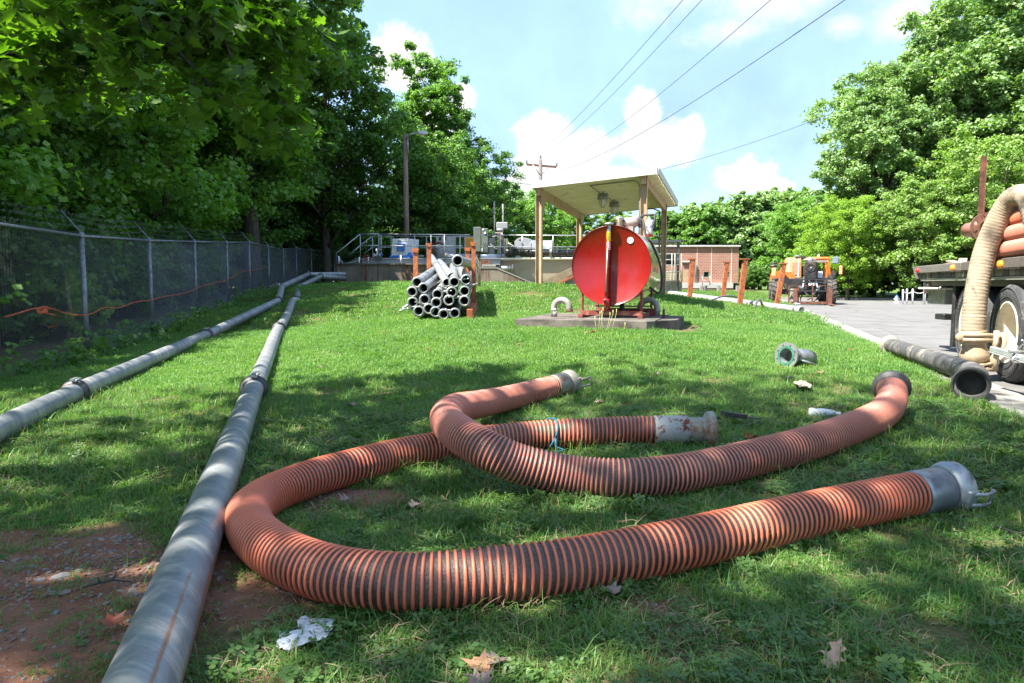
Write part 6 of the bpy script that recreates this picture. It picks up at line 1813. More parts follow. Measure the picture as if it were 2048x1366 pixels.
m = MB(); m.box((x1 - .16, YB + 6.3, (zt_ + zb_) / 2), (.3, 12, zt_ - zb_)); m.box(((x0 + x1) / 2, YB + 12.3, (zt_ + zb_) / 2), (x1 - x0, .3, zt_ - zb_)); m.build('side_wall', M_BRICK, bb)
m = MB(); m.box(((x0 + x1) / 2, YB + 6, zt_ + .08), (x1 - x0 + .2, 12.4, .16)); m.build('roof', pm('pale_parapet_cap', G(.55, .55, .54), G(.48, .48, .47), 3, .6), bb)
M_WGLASS = bpy.data.materials.new('dark_window_glass'); t = NT(M_WGLASS); t.bsdf((.02, .035, .04, 1), .08, 0, None, .8)
M_GFR = pm('green_window_frame', (.10, .20, .15, 1), (.13, .24, .18, 1), 3, .5)
for a, b in wins:
    xa, xb = at(a, 550, YB).x, at(b, 550, YB).x; m = MB()
    for q in (xa + .03, xb - .03): m.box((q, YB + .08, (wz0 + wz1) / 2), (.06, .08, wz1 - wz0))
    for q in (wz0 + .03, wz1 - .03): m.box(((xa + xb) / 2, YB + .08, q), (xb - xa - .12, .08, .06))
    wn = m.build('window', M_GFR, bb); m = MB(); m.box(((xa + xb) / 2, YB + .13, (wz0 + wz1) / 2), (xb - xa - .12, .03, wz1 - wz0 - .12)); m.build('pane', M_WGLASS, wn)
for px in (1394, 1423, 1463):
    m = MB(); x = at(px, 520, YB).x; m.box((x, YB - .004, (zt_ + zb_) / 2), (.05, .02, zt_ - zb_ - .1)); m.build('control_joint', M_CREAM, bb)
m = MB(); x = at(1391.5, 520, YB).x; m.tube([Vector((at(1363, 524, YB).x, YB - .12, at(1363, 524, YB).z)), Vector((x - .2, YB - .12, at(1391, 524, YB).z)), Vector((x, YB - .12, at(1391, 530, YB).z)), Vector((x, YB - .12, zb_ - .6))], .09, 8); m.build('downpipe', M_GREYP, bb)
m = MB(); m.box(((x0 + x1) / 2 - .3, YB - .1, zb_ - .25), (x1 - x0 - .6, .5, .55)); m.build('foundation', pm('pale_block_base', G(.48, .48, .47), G(.40, .40, .39), 2, .8), bb)
m = MB()
for px in (1405, 1413, 1440, 1478): p = at(px, 576, YB - 1); m.box((p.x, YB - .6, zb_ - .7), (.3, .3, .9))
for px in (1405, 1420): p = at(px, 560, YB - 1); m.tube([Vector((p.x, YB - 1, zb_ - .2)), Vector((p.x, YB - 1, zb_ + .7))], .04, 6)
m.tube([at(1405, 560, YB - 1), at(1420, 564, YB - 1)], .04, 6); m.build('footing_post', M_GREYP, bb)
# dark carport frame and stair in front of the building
dk = thing('steel_canopy', at(1330, 570, 45), 'small dark steel canopy with equipment beneath it right of the shelter', 'canopy')
M_DK = pm('dark_grey_steel', G(.05, .06, .065), G(.07, .08, .085), 3, .5); YD = 45
a = at(1286, 481, YD); b = at(1363, 478, YD); m = MB(); m.slab([at(1286, 481, YD), at(1363, 479, YD), at(1363, 484, YD), at(1286, 486, YD)], (0, 3, .0)); m.build('roof', M_DK, dk)
for px in (1357.5, 1290, 1331):
    p = at(px, 484, YD + .1); m = MB(); m.box((p.x, YD + .2, (p.z + .4) / 2), (.15, .15, p.z - .4)); m.build('post', M_DK, dk)
for y in (507.5, 519, 530, 544):
    p, q = at(1318, y + 1, YD - .1), at(1360, y, YD - .1); m = MB(); m.tube([p, q], .035, 6); m.build('rail', M_WHT_PIPE, dk)
for px in (1344, 1350, 1363): p, q = at(px, 507, YD - .15), at(px, 576, YD - .15); m = MB(); m.tube([p, q], .035, 6); m.build('rail_post', M_WHT_PIPE, dk)
m = MB(); p = at(1333, 515, YD + 1.5); m.box(p, (1.4, .8, .5)); m.build('machine_box', M_CAB, dk)
m = MB(); p = at(1333, 526, YD + 1.4); m.box(p, (1.5, .8, .25)); m.build('machine_base', M_BORE, dk)
m = MB(); p = at(1349, 557, YD + 2.6); m.box((p.x - .3, YD + 4, (at(1349, 541, YD + 4).z + .3) / 2), (2.2, .4, at(1349, 541, YD + 4).z - .3)); m.build('block_wall', pm('beige_block', H('#c0b49a'), H('#a99c82'), 2, .9), dk)
m = MB()
for k in range(12): p = at(1334, 541 + k * 4.6, YD - 1); m.box(p, (.28, .03, .03))
for px in (1330, 1338): m.tube([at(px, 538, YD - 1), at(px, 596, YD - 1)], .02, 5)
m.build('ladder', M_DK, dk)
m = MB(); p = at(1368, 552, YD); m.box(p, (.45, .3, .75)); m.build('tan_box', M_TAN, dk)
# low posts and manhole lids on the bright lawn
for px, py, lab in ((1372, 577, 'pale flat concrete lid in the lawn behind the long pipe'), (1462, 590, 'pale flat concrete lid in the lawn beyond the right stakes')):
    p = pz_(px, py, 36 if px < 1400 else 30); m = MB(); m.lathe((p.x, p.y, p.z), (0, 0, 1), [(0, .05), (.5, .05), (.55, .03), (.55, -.1)], 20); m.build('manhole_lid', M_CONC, label=lab, cat='lid')

# ---- far fence, posts with chain and hydrant at the end of the yard
ff = thing('chain_link_fence', ST(8, T_FAR + 1), 'far grey chain link fence at the end of the yard beside the orange machine', 'fence')
pts_f = [at(1668, 609, 38.5), at(1681, 608, 38), at(1700, 607.5, 37.2), at(1720, 607, 36.5), at(1737, 608, 35)]
ft = [586, 585, 584, 582, 570]
pf = []
for (p, ty) in zip(pts_f, ft):
    p = p.copy(); p.z = 0.05; pf.append((p, at(1024 + (p.x / p.y) * FPX, ty, p.y).z))
pf = [(ST(9.5, T_FAR + .8, .05), .95 + 1.0)] + [(ST(9.5 + k * 2.2, T_FAR + .8, .05), 1.75) for k in range(1, 8)]
for k, (p, z) in enumerate(pf):
    m = MB(); m.tube([p, Vector((p.x, p.y, z))], .04 if k != 3 else .06, 8); m.build('post', M_FENCE, ff)
    if k:
        q, z2 = pf[k - 1]; m = MB(); m.tube([Vector((q.x, q.y, z2)), Vector((p.x, p.y, z))], .022, 6); m.build('top_rail', M_FENCE, ff)
        chain_panel(ff, q, p, 1.65, .10, .0035)
YP = 33
for k, (px, ty) in enumerate(((1806, 580), (1814, 579), (1825.5, 579), (1850, 582), (1874, 587))):
    p = at(px, 603, YP); q = at(px, ty, YP); q.z = q.z; m = MB(); m.tube([Vector((p.x, p.y, .0)), q], .036, 8); m.lathe(q, (0, 0, 1), [(.04, 0), (.03, .03), (0, .035)], 8)
    m.build('bollard', M_WHITE, label='thin white post of the chain barrier beyond the yard', cat='post', group='white barrier posts beyond the yard')
m = MB(); pr = None
for a, b in ((1806, 1825.5), (1825.5, 1850)):
    p, q = at(a, 582, YP), at(b, 583, YP); m.tube([p.lerp(q, k / 10) - Vector((0, 0, .10 * 4 * k / 10 * (1 - k / 10))) for k in range(11)], .018, 5)
m.build('chain', M_WHITE, label='white chain sagging between the barrier posts beyond the yard', cat='chain')
hy = thing('fire_hydrant', at(1793, 605, 36), 'small white fire hydrant with a blue cap on the far verge', 'fire hydrant')
c = at(1793, 605, 35.5); c.z = .0; m = MB(); m.lathe(c, (0, 0, 1), [(.12, 0), (.12, .04), (.07, .05), (.07, .26), (.09, .27), (.09, .30)], 12); m.lathe(c + Vector((0, 0, .2)), (1, 0, 0), [(0, -.13), (.045, -.13), (.045, .13), (0, .13)], 10); m.build('body', M_WHITE, hy)
m = MB(); m.lathe(c + Vector((0, 0, .30)), (0, 0, 1), [(.09, 0), (.07, .06), (.025, .08), (.025, .11), (0, .11)], 12); m.build('cap', M_BLUE, hy)
m = MB(); a = at(1850, 566, 32); b = at(1905, 587, 32); m.box(((a.x + b.x) / 2, 32, (a.z + b.z) / 2), (b.x - a.x, .08, a.z - b.z)); sg_ = thing('sign_board', ((a.x + b.x) / 2, 32, 0), 'dark brown blank board standing behind the flatbed', 'board'); m.build('board', pm('dark_brown_board', (.05, .03, .022, 1), (.07, .045, .03, 1), 3, .7), sg_)
for x in (a.x + .04, b.x - .1): m = MB(); m.box((x, 32.08, (a.z) / 2 + .02), (.07, .06, a.z)); m.build('leg', M_GREYP, sg_)
# ---- orange telescopic handler facing the camera at the end of the yard
TO = at(1605, 608, 33.0); TO.z = 0
M_OR = pm('orange_machine_paint', (.72, .16, .02, 1), (.62, .12, .015, 1), 4, .4, 0, (.35, .14, .06, 1), .25, 6)
M_ORP = pm('sunlit_pale_orange', (.70, .36, .17, 1), (.60, .27, .11, 1), 5, .5)  # paler than the machine's orange; sunlight on the hood box put into the colour
M_MBLK = pm('black_machine_paint', G(.018), G(.035), 5, .5, .1, (.12, .08, .05, 1), .3, 5)
M_TYRE = pm('dusty_tyre', G(.045, .042, .038), G(.10, .09, .075), 7, .9, bump=.4)
M_MIRR = pm('grey_mirror_shell', G(.20, .23, .28), G(.26, .3, .35), 4, .35, .3)
th = thing('telescopic_handler', TO, 'orange telescopic handler with rusty forks parked facing the camera at the end of the yard', 'forklift')
def TT_(a, b, z): return TO + V * a + U * b + Vector((0, 0, z))
def tb(nm, a, b, z, sa, sb, sz, mat, ch=.0, par=None, rot=None):
    m = MB(); m.box(TT_(a, b, z), (sa, sb, sz), RUV if rot is None else RUV @ rot, ch); return m.build(nm, mat, par or th)
def tyre_prof(R, w): return [(R * .56, -w * .36), (R * .62, -w * .46), (R * .82, -w * .5), (R * .95, -w * .46), (R * 1.0, -w * .36), (R * 1.0, w * .36), (R * .95, w * .46), (R * .82, w * .5), (R * .62, w * .46), (R * .56, w * .36)]
def machine_wheel(a, b, R=.62, w=.42):
    m = MB(); c = TT_(a, b, R); m.lathe(c, V, tyre_prof(R, w), 28)
    ty = m.build('tyre', M_TYRE, th)
    m = MB()
    for k in range(18):
        t_ = 2 * pi * k / 18
        for s in (-1, 1):
            r_ = U * cos(t_ + .09 * s) + Vector((0, 0, 1)) * sin(t_ + .09 * s); m.box(c + r_ * (R + .012) + V * s * w * .24, (w * .5, .06, .05), frame(V * cos(.4) + r_.cross(V) * sin(.4) * s, r_.cross(V)))
    m.build('tread', M_TYRE, ty)
    m = MB(); m.lathe(c, V, [(0, -w * .2), (R * .3, -w * .2), (R * .35, -w * .34), (R * .57, -w * .36), (R * .57, w * .36), (R * .35, w * .34), (R * .3, w * .2), (0, w * .2)], 20); m.build('rim', pm('grey_rim', G(.42), G(.34), 5, .5) if 'grey_rim' not in bpy.data.materials else bpy.data.materials['grey_rim'], ty)
for a in (-1.22, 1.22):
    for b in (0, 3.1): machine_wheel(a, b)
tb('axle', 0, 0, .60, 2.1, .22, .24, M_MBLK); tb('axle', 0, 3.1, .6, 2.1, .22, .24, M_MBLK)
tb('chassis', 0, 1.6, .95, 1.0, 4.4, .5, M_MBLK, .04)
tb('front_frame', .1, -.2, .95, 1.5, .5, .62, M_MBLK, .05)
tb('hood_box', -.42, 1.0, 1.75, .72, 1.5, 1.0, M_ORP, .05)
for k in range(3): tb('grille_bar', -.66 + k * .22, .24, 1.75, .05, .03, .9, M_CREAM)
tb('grille_panel', -.33, .235, 1.72, .34, .02, .62, pm('rusty_mesh_panel', (.45, .22, .12, 1), (.35, .2, .13, 1), 20, .7))
tb('top_tubes', -.30, .7, 2.32, .22, 1.0, .08, M_MIRR, .02); tb('top_tubes', -.05, .6, 2.27, .18, 1.0, .12, M_MBLK, .02)
# cab frame
for a in (.30, 1.08):
    for b in (.55, 1.9): tb('cab_pillar', a, b, 1.72, .10, .10, 1.05, M_OR, .02)
tb('cab_pillar', 1.18, .5, 1.66, .09, .09, .95, M_OR, .02, rot=Matrix.Rotation(-.10, 3, 'Y'))
tb('cab_roof', .68, 1.25, 2.20, 1.0, 1.55, .16, M_OR, .06)
tb('cab_header', .68, .5, 2.07, .86, .05, .10, pm('grey_brown_header', G(.22, .18, .16), G(.3, .25, .2), 3, .6))
tb('cab_floor', .68, 1.2, 1.20, .95, 1.5, .2, M_MBLK, .02); tb('seat', .72, 1.4, 1.45, .45, .12, .4, pm('red_brown_seat', (.35, .03, .02, 1), (.4, .05, .03, 1), 4, .6), .04)
m = MB(); m.lathe(TT_(.72, .9, 2.28), (0, 0, 1), [(.05, 0), (.055, .08), (.03, .13), (0, .14)], 12); m.build('beacon', M_WHITE, th)
# sloping fender and side hood on the left
m = MB(); m.slab([TT_(-1.42, .4, 1.15), TT_(-.75, .4, 1.15), TT_(-.75, .4, 1.52), TT_(-1.1, .4, 1.62), TT_(-1.42, .4, 1.50)], U * 1.9); m.build('side_hood', M_OR, th)
m = MB(); m.slab([TT_(-.95, -.35, 1.55), TT_(-.55, -.35, 1.12), TT_(-.42, -.35, 1.30), TT_(-.55, -.35, 1.55)], U * .7); m.build('fender', M_OR, th)
m = MB(); m.slab([TT_(1.15, -.3, .9), TT_(1.42, -.3, 1.55), TT_(1.30, -.3, 1.62), TT_(.9, -.3, 1.1)], U * .5); m.slab([TT_(-1.05, -.3, 1.5), TT_(-.6, -.3, 1.2), TT_(-.62, -.3, .55), TT_(-.85, -.3, .8)], U * .5); m.build('fender_plate', M_MBLK, th)
# boom with its square head
tb('boom', .22, .9, 1.62, .46, 3.4, .5, M_MBLK, .03)
hd = tb('boom_head', .22, -.95, 1.60, .52, .35, .84, M_MBLK, .05)
m = MB(); c = TT_(.22, -1.135, 1.74); ring(m, c, U, .15, .19, .04, 22); m.build('bore_rim', M_MBLK, hd)
m = MB(); m.lathe(c + U * .0, U, [(0, 0), (.15, 0)], 22); m.build('bore_shade_disc', M_BORE, hd)  # flat dark disc; the shade in the hole is put into its colour
m = MB(); m.tube([c - U * .02 + Vector((0, 0, .02)), c - U * .03 - Vector((0, 0, .1))], .018, 8); m.build('pin', M_STEEL, hd)
m = MB(); m.lathe(TT_(.2, -.9, 2.04), (0, 0, 1), [(.0, .2), (.1, .18), (.14, .08), (.12, 0)], 14); m.tube([TT_(-.1, -.9, 2.1), TT_(.45, -.9, 2.12)], .05, 8); m.build('head_valve', M_PUMP, th)
tb('data_plate', .68, -.55, 1.42, .2, .02, .30, pm('pale_blue_white_plate', G(.55, .60, .68), G(.5, .55, .6), 3, .4)); tb('data_plate', .26, -1.16, .98, .24, .02, .14, M_WHITE)
# fork carriage
for z, w, mt_ in ((1.18, 1.7, M_MBLK), (1.05, 1.6, M_MBLK), (.66, 1.95, M_MBLK), (.90, 1.9, M_RUST)): tb('carriage_bar', .18, -1.6, z, w, .05, .06 if mt_ is M_MBLK else .025, mt_)
tb('carriage_bar', .17, -1.62, .12, 1.75, .08, .11, M_RUST)
for a in (-.72, -.32, .28, .9): tb('carriage_upright', a, -1.6, .52, .06, .05, .78, M_RUST)
for a in (-.45, 1.02):
    m = MB(); m.box(TT_(a, -1.70, .42), (.16, .06, .72), RUV); m.box(TT_(a, -2.3, .06), (.15, 1.2, .045), RUV, ch=.01); m.build('fork', M_RUST, th)
m = MB()
for k in range(12):
    a0 = rnd.uniform(-.5, .8); z0 = rnd.uniform(.5, 1.2); m.tube([TT_(a0, -1.2, z0), TT_(a0 + rnd.uniform(-.3, .3), -1.35, z0 - .2), TT_(a0 + rnd.uniform(-.4, .4), -1.15, z0 - .5)], .022, 6)
m.build('hydraulic_hoses', M_BLACK, th)
m = MB()
for s in (-1, 1): m.tube([TT_(.2 + .2 * s, -.7, 1.3), TT_(.2 + .35 * s, -1.5, .7)], .05, 8); m.tube([TT_(.2 + .45 * s, -1.1, .9), TT_(.2 + .1 * s, -1.5, .45)], .03, 8)
m.build('tilt_cylinders', M_STEEL, th)
tb('lower_plate', -.55, -1.0, .5, .16, .4, .5, M_WHT_PIPE, .02)
# corner lamps, mirrors
tb('marker_board', -1.36, -.5, 1.55, .20, .06, .40, M_ORP, .02); tb('marker_board', 1.56, -.5, 1.62, .14, .08, .40, M_ORP, .02)
mi = tb('mirror', 1.36, -.2, 2.09, .27, .08, .34, M_MIRR, .05); m = MB(); m.tube([TT_(1.12, .4, 2.1), TT_(1.34, -.15, 2.12)], .02, 6); m.build('mirror_arm', M_MBLK, mi)
m = MB(); m.tube([TT_(-1.5, -.1, 1.83), TT_(-1.36, -.1, 1.84), TT_(-1.22, -.1, 1.83)], [.06, .10, .06], 10); m.tube([TT_(-1.5, -.1, 1.96), TT_(-1.36, -.1, 1.98), TT_(-1.22, -.1, 1.97)], [.03, .05, .03], 8); m.tube([TT_(-1.25, -.1, 1.9), TT_(-.85, .2, 1.6)], .02, 6); m.build('mirror', M_MBLK, th)

# ---- flatbed trailer on the right
tr = thing('flatbed_trailer', ST(.74, 2.7, 0), 'flatbed trailer with a weathered plank deck and cream wheels at the right edge', 'trailer')
M_PLANK = [pm('old_plank_%s' % w, a, b, 3, .9, 0, c, .4, 6, stretch=(1, 8, 8), bump=.6, bscale=40) for w, a, b, c in
           (('grey', G(.16, .14, .12), G(.10, .09, .08), G(.24, .22, .19)), ('dark', (.12, .10, .085, 1), (.08, .068, .058, 1), G(.20, .18, .15)), ('pale', G(.34, .28, .20), G(.25, .21, .16), G(.15, .13, .11)))]
t0 = -3.2
for k in range(68):
    tc_ = t0 + .07 + k * .141
    if tc_ > 6.3: break
    m = MB(); off = rnd.uniform(0, .018); m.box(ST(.735 + off + 1.15, tc_, 1.115 + rnd.uniform(-.003, .003)), (2.3, .134, .07), RUV); m.build('plank', rnd.choice([M_PLANK[0], M_PLANK[0], M_PLANK[1], M_PLANK[1], M_PLANK[2]]), tr)
for ta, tb_ in ((-3.2, 1.1), (1.11, 4.15), (4.16, 6.36)):
    m = MB(); m.box(ST(.735, (ta + tb_) / 2, 1.205), (.07, tb_ - ta - .01, .105), RUV, ch=.008); m.build('side_board', M_PLANK[1] if ta < 4 else M_PLANK[0], tr)
m = MB(); m.slab([ST(.70, 6.36, 1.255), ST(.70, 6.36, 1.07), ST(.70, 6.62, 1.255)], V * 2.3); m.build('end_wedge', M_PLANK[0], tr)
m = MB(); m.box(ST(1.9, 1.6, 1.02), (2.2, 9.4, .10), RUV); m.box(ST(1.5, 1.6, .89), (.12, 9.4, .2), RUV); m.build('underframe', M_MBLK, tr)
m = MB(); m.box(ST(.80, 1.6, 1.055), (.10, 9.4, .035), RUV); m.build('edge_angle', pm('dull_alloy_edge', G(.34, .34, .30), G(.27, .27, .24), 4, .5, .3), tr)
m = MB(); m.box(ST(1.62, 2.9, .62), (.08, 4.2, .80), RUV); m.build('shade_backing_board', M_MBLK, tr)  # added black board that makes the space behind the wheels dark
for tq in (4.95,):
    m = MB(); m.box(ST(1.12, tq, .70), (.50, .02, .66), RUV); m.build('mud_flap', M_BLACK, tr)
M_CRIM = pm('cream_wheel_paint', G(.70, .64, .50), G(.62, .55, .41), 5, .45, 0, (.40, .30, .20, 1), .3, 7)
M_TY2 = pm('worn_black_tyre', G(.03, .031, .034), G(.065, .065, .07), 5, .7, 0, (.16, .15, .14, 1), .4, 9, bump=.3)
def truck_wheel(s, t_, inner=False):
    c = ST(s + .14, t_, .505); R = .50; w = .27
    m = MB(); m.lathe(c, V, [(R * .60, -w * .44), (R * .66, -w * .50), (R * .84, -w * .52), (R * .93, -w * .46), (R * .985, -w * .38), (R, -w * .30), (R, w * .30), (R * .985, w * .38), (R * .84, w * .5), (R * .6, w * .44)], 56)
    for zz in (-.2, 0, .2): ring(m, c + V * w * zz, V, R - .001, R + .008, w * .14, 56)
    ty = m.build('tyre', M_TY2, tr)
    m = MB()
    for r_ in (.72, .90): ring(m, c - V * w * .505, V, R * r_, R * r_ + .008, .012, 56)
    # raised sidewall lettering blocks
    for k in range(14):
        a = .5 + k * .11 if k < 7 else 3.6 + (k - 7) * .11
        rr_ = U * cos(a) + Vector((0, 0, 1)) * sin(a); tt_ = rr_.cross(V)
        m.box(c - V * w * .52 + rr_ * R * .82, (.006, .035 if k % 3 else .022, .045), frame(V, tt_))
    m.build('sidewall_ribs', M_TY2, ty)
    m = MB(); rr = R * .605
    m.lathe(c, V, [(rr + .012, -w * .44), (rr + .012, -w * .50), (rr, -w * .515), (rr - .02, -w * .46), (rr - .03, -w * .30), (rr - .05, w * .05), (rr - .09, w * .30), (.13, w * .42), (.12, w * .30), (.0, w * .30)], 48)
    rm = m.build('rim', M_CRIM, ty)
    m = MB(); m.lathe(c, V, [(0, -.02), (.07, -.01), (.085, .02), (.085, w * .42)], 20)
    for k in range(8):
        a = k * pi / 4; m.lathe(c + (U * cos(a) + Vector((0, 0, 1)) * sin(a)) * .115 + V * w * .3, -V, [(0, .05), (.014, .05), (.014, 0)], 6)
    m.build('hub', M_CRIM, ty)
for t_ in (2.695, 3.945):
    truck_wheel(.74, t_)
    c = ST(1.20, t_, .505); m = MB(); m.lathe(c, V, tyre_prof(.5, .26), 32); m.build('tyre', M_TY2, tr)
truck_wheel(.74, 1.445)
m = MB(); m.box(ST(.95, 4.62, .505 + .0), (.05, .05, .3), RUV); m.build('axle_bracket', M_STEEL, tr)
# lamps
M_AMB = pm('amber_lens', (.80, .22, .01, 1), (.85, .28, .02, 1), 3, .25, coat=.5, bump=0)
M_RLN = pm('red_lens', (.6, .03, .03, 1), (.5, .02, .02, 1), 3, .25, coat=.5, bump=0)
def on_deck(px, py, s=.69):
    d = pix_dir(px, py); n = V; k = (ST(s, 0) - Vector((0, 0, 1))).dot(n) / d.dot(n); return Vector((0, 0, 1)) + d * k
for px, py, mt_, nm, r in ((1906, 536, M_AMB, 'amber_lamp', .042), (2001, 529, M_AMB, 'amber_lamp', .045), (1836, 541, M_RLN, 'red_lamp', .035)):
    p = on_deck(px, py); m = MB(); m.lathe(p, -V, [(r, -.01), (r, .012), (r * .8, .026), (0, .034)], 20); m.build(nm, mt_, tr)
# gear under the deck at the far end
def gb(nm, x0, y0, x1, y1, Y, dpt, mat, ch=.01):
    a = at(x0, y0, Y); b = at(x1, y1, Y); m = MB(); m.box(((a.x + b.x) / 2, Y + dpt / 2, (a.z + b.z) / 2), (abs(b.x - a.x), dpt, abs(a.z - b.z)), None, ch); return m.build(nm, mat, tr)
gb('tool_box', 1890, 573, 1911, 609, 9.6, .4, M_GREYP); gb('tool_box_lid', 1878, 575, 1910, 579, 9.5, .5, M_CREAM)
m = MB(); m.tube([at(1877, 578, 9.4), at(1884, 574, 9.4), at(1893, 575, 9.45)], .02, 6); m.build('latch', M_STEEL, tr)
gb('step_bar', 1888, 628, 1911, 640, 9.0, .2, M_MBLK); gb('hanger', 1911, 567, 1914, 692, 8.9, .06, M_MBLK)
gb('cross_tube', 1855, 568, 1912, 574, 9.9, .1, M_MBLK)
# rusty stake and broken boards
p0 = on_deck(1953, 520, .80); p0.z = 1.15; zt = 1 + (567 - 322) / FPX * p0.y + .02
m = MB(); w_ = .052; q = Vector((p0.x + .03, p0.y, zt)); R_ = frame(V, (q - p0))
m.box((p0 + q) / 2, (w_, (q - p0).length, .01), R_); m.box((p0 + q) / 2 + V * (w_ / 2 - .005) - U * .022, (.008, (q - p0).length - .01, .045), R_)
m.build('stake', M_RUST, tr)
scrap = thing('broken_boards', on_deck(1905, 522, .95), 'splintered brown boards lying on the far part of the trailer deck', 'boards')
for k, (px, L_, an) in enumerate(((1890, .30, .4), (1903, .42, -.15), (1915, .55, .1), (1925, .35, -.3))):
    p = on_deck(px, 521, .95 + k * .04); p.z = 1.265 + k * .012; m = MB(); m.box(p, (.10, L_, .022), RUV @ rotz(an) @ Matrix.Rotation(.12 * (k - 1), 3, 'X')); m.build('board', M_PLANK[2], scrap)
# rusty flange on the deck
M_FL = pm('rusty_flange_iron', H('#6a4a3c'), H('#83604c'), 10, .8, .2, H('#4a322a'), .4, 9, bump=.4)
def holed_flange(name, c, d, r0, r1, th_, holes, hr, mat, label=None, cat=None, parent=None, cone=None):
    """disc with real bolt holes: built from a ring of wedges between the holes"""
    d = Vector(d).normalized(); x = d.orthogonal().normalized(); y = d.cross(x)
    m = MB(); rm = (r0 + r1) / 2
    seg = 12
    for h in range(holes):
        a0 = 2 * pi * h / holes; a1 = 2 * pi * (h + 1) / holes; am = (a0 + a1) / 2
        def P(r, a, z): return Vector(c) + x * (r * cos(a)) + y * (r * sin(a)) + d * z
        outer = []; inner = []
        hc = (rm * cos(am), rm * sin(am))
        n = 16
        hp = [(hc[0] + hr * cos(am + 2 * pi * k / n), hc[1] + hr * sin(am + 2 * pi * k / n)) for k in range(n)]
        # boundary walked in step with the hole
        bd = []
        for k in range(n):
            t_ = 2 * pi * k / n
            ux, uy = cos(t_), sin(t_)       # radial, tangential
            s_ = 1 / max(abs(ux), abs(uy)); ux *= s_; uy *= s_
            rr = rm + ux * (r1 - r0) / 2; aa = am + uy * (a1 - a0) / 2
            bd.append((rr * cos(aa), rr * sin(aa)))
        def Q(p, z): return Vector(c) + x * p[0] + y * p[1] + d * z
        vs = [Q(p, 0) for p in hp] + [Q(p, 0) for p in bd] + [Q(p, th_) for p in hp] + [Q(p, th_) for p in bd]
        fs = []
        for k in range(n):
            k2 = (k + 1) % n
            fs += [(k, k2, n + k2, n + k), (2 * n + k, 3 * n + k, 3 * n + k2, 2 * n + k2), (k, 2 * n + k, 2 * n + k2, k2), (n + k, n + k2, 3 * n + k2, 3 * n + k)]
        m.add(vs, fs)
    return m
fr = thing('pipe_flange', at(1972, 453, 7.5), 'round rusty flange with bolt holes standing on the trailer behind the beige hose', 'flange')
c = at(1974, 455, 7.55); dF = (U * .9 - V * .15).normalized(); m = holed_flange('f', c, dF, .075, .165, .022, 8, .022, M_FL); m.build('flange_plate', M_FL, fr)
m = MB(); m.lathe(c, dF, [(.075, 0), (.085, .02), (.085, .4), (.07, .4), (.07, 0)], 24); m.build('neck', M_RIB2, fr)
# orange hoses on the deck
dk_lab = ['lowest orange hose lying along the trailer deck', 'middle orange hose in the pile on the trailer deck', 'upper orange hose in the pile on the trailer deck']
for k, (px, py, Y, lab, mt_) in enumerate(((1998, 502, 7.25, dk_lab[0], M_RIB2), (2003, 472, 7.2, dk_lab[1], M_RIB2), (1996, 446, 7.35, dk_lab[2], M_RIB1))):
    a = at(px, py, Y)
    pth = [a + U * (-f) + V * .02 * k + Vector((0, 0, .02 * sin(f))) for f in (-.35 if k == 2 else 0, .5, 1.5, 2.6, 4.0, 5.4)]
    rt = thing('suction_hose', a, lab, 'hose', None)
    rib_hose('x', pth, .086, '', pitch=.0145, rib=.0048, mat=mt_, root=rt, wallmat=mt_)
for k, (ds, z, lab) in enumerate(((.22, 1.34, 'orange hose in the second row of the deck pile'), (.42, 1.36, 'orange hose deep in the deck pile'))):
    a = ST(.98 + ds, 3.0, z); rt = thing('suction_hose', a, lab, 'hose'); rib_hose('x', [a - U * f for f in (0, 1.5, 3, 5)], .084, '', pitch=.0145, rib=.0048, mat=M_RIB1, root=rt, wallmat=M_RIB1)
# beige mud-caked hose hanging over the deck edge
def mudmat():
    m = bpy.data.materials.new('beige_mud_caked_rubber'); t = NT(m); w = t.coord('World'); w2 = t.coord('World', (1, 1, 4))
    n1 = t.noise(w, 5, 7, .65, .5); n2 = t.noise(w, 22, 5, .7); n3 = t.noise(w2, 12, 5, .6)
    col = t.mix(t.ramp(n3, .3, .7), (.36, .285, .20, 1), (.28, .215, .15, 1))
    col = t.mix(t.ramp(n1, .54, .63, 0, .75), col, (.12, .108, .10, 1))
    col = t.mix(t.ramp(n2, .60, .72, 0, .5), col, (.55, .45, .33, 1))
    t.bsdf(col, .8, 0, t.bump(n3, .5, .01), .3); return m
M_MUD = mudmat()
mh = thing('suction_hose', at(1950, 740, 7.1), 'beige mud caked hose arching over the trailer edge down to a flange on the road', 'hose')
bp_ = [(1946, 662, 7.05), (1948, 640, 7.05), (1951, 600, 7.06), (1960, 545, 7.08), (1971, 500, 7.08), (1988, 458, 7.05), (2005, 424, 7.0), (2024, 398, 6.9), (2044, 390, 6.75), (2062, 400, 6.6), (2070, 428, 6.5)]
pts = [at(*q) for q in bp_]; pts += [pts[-1] + Vector((.02, -.1, -.25)), pts[-1] + Vector((.02, -.5, -.42)), pts[-1] + Vector((0, -1.4, -.44))]
A_s, s_ = smooth_path(pts, 16, .008)
k_ = len(A_s); n = 28; T_, X_, Y_ = frames(A_s); L_ = s_[-1]
Rr = .104 + .0035 * np.abs(np.sin(s_ * pi / .034)) * (s_ < L_ * .98) + .006 * (s_ < .16)
ang = np.arange(n) * 2 * pi / n
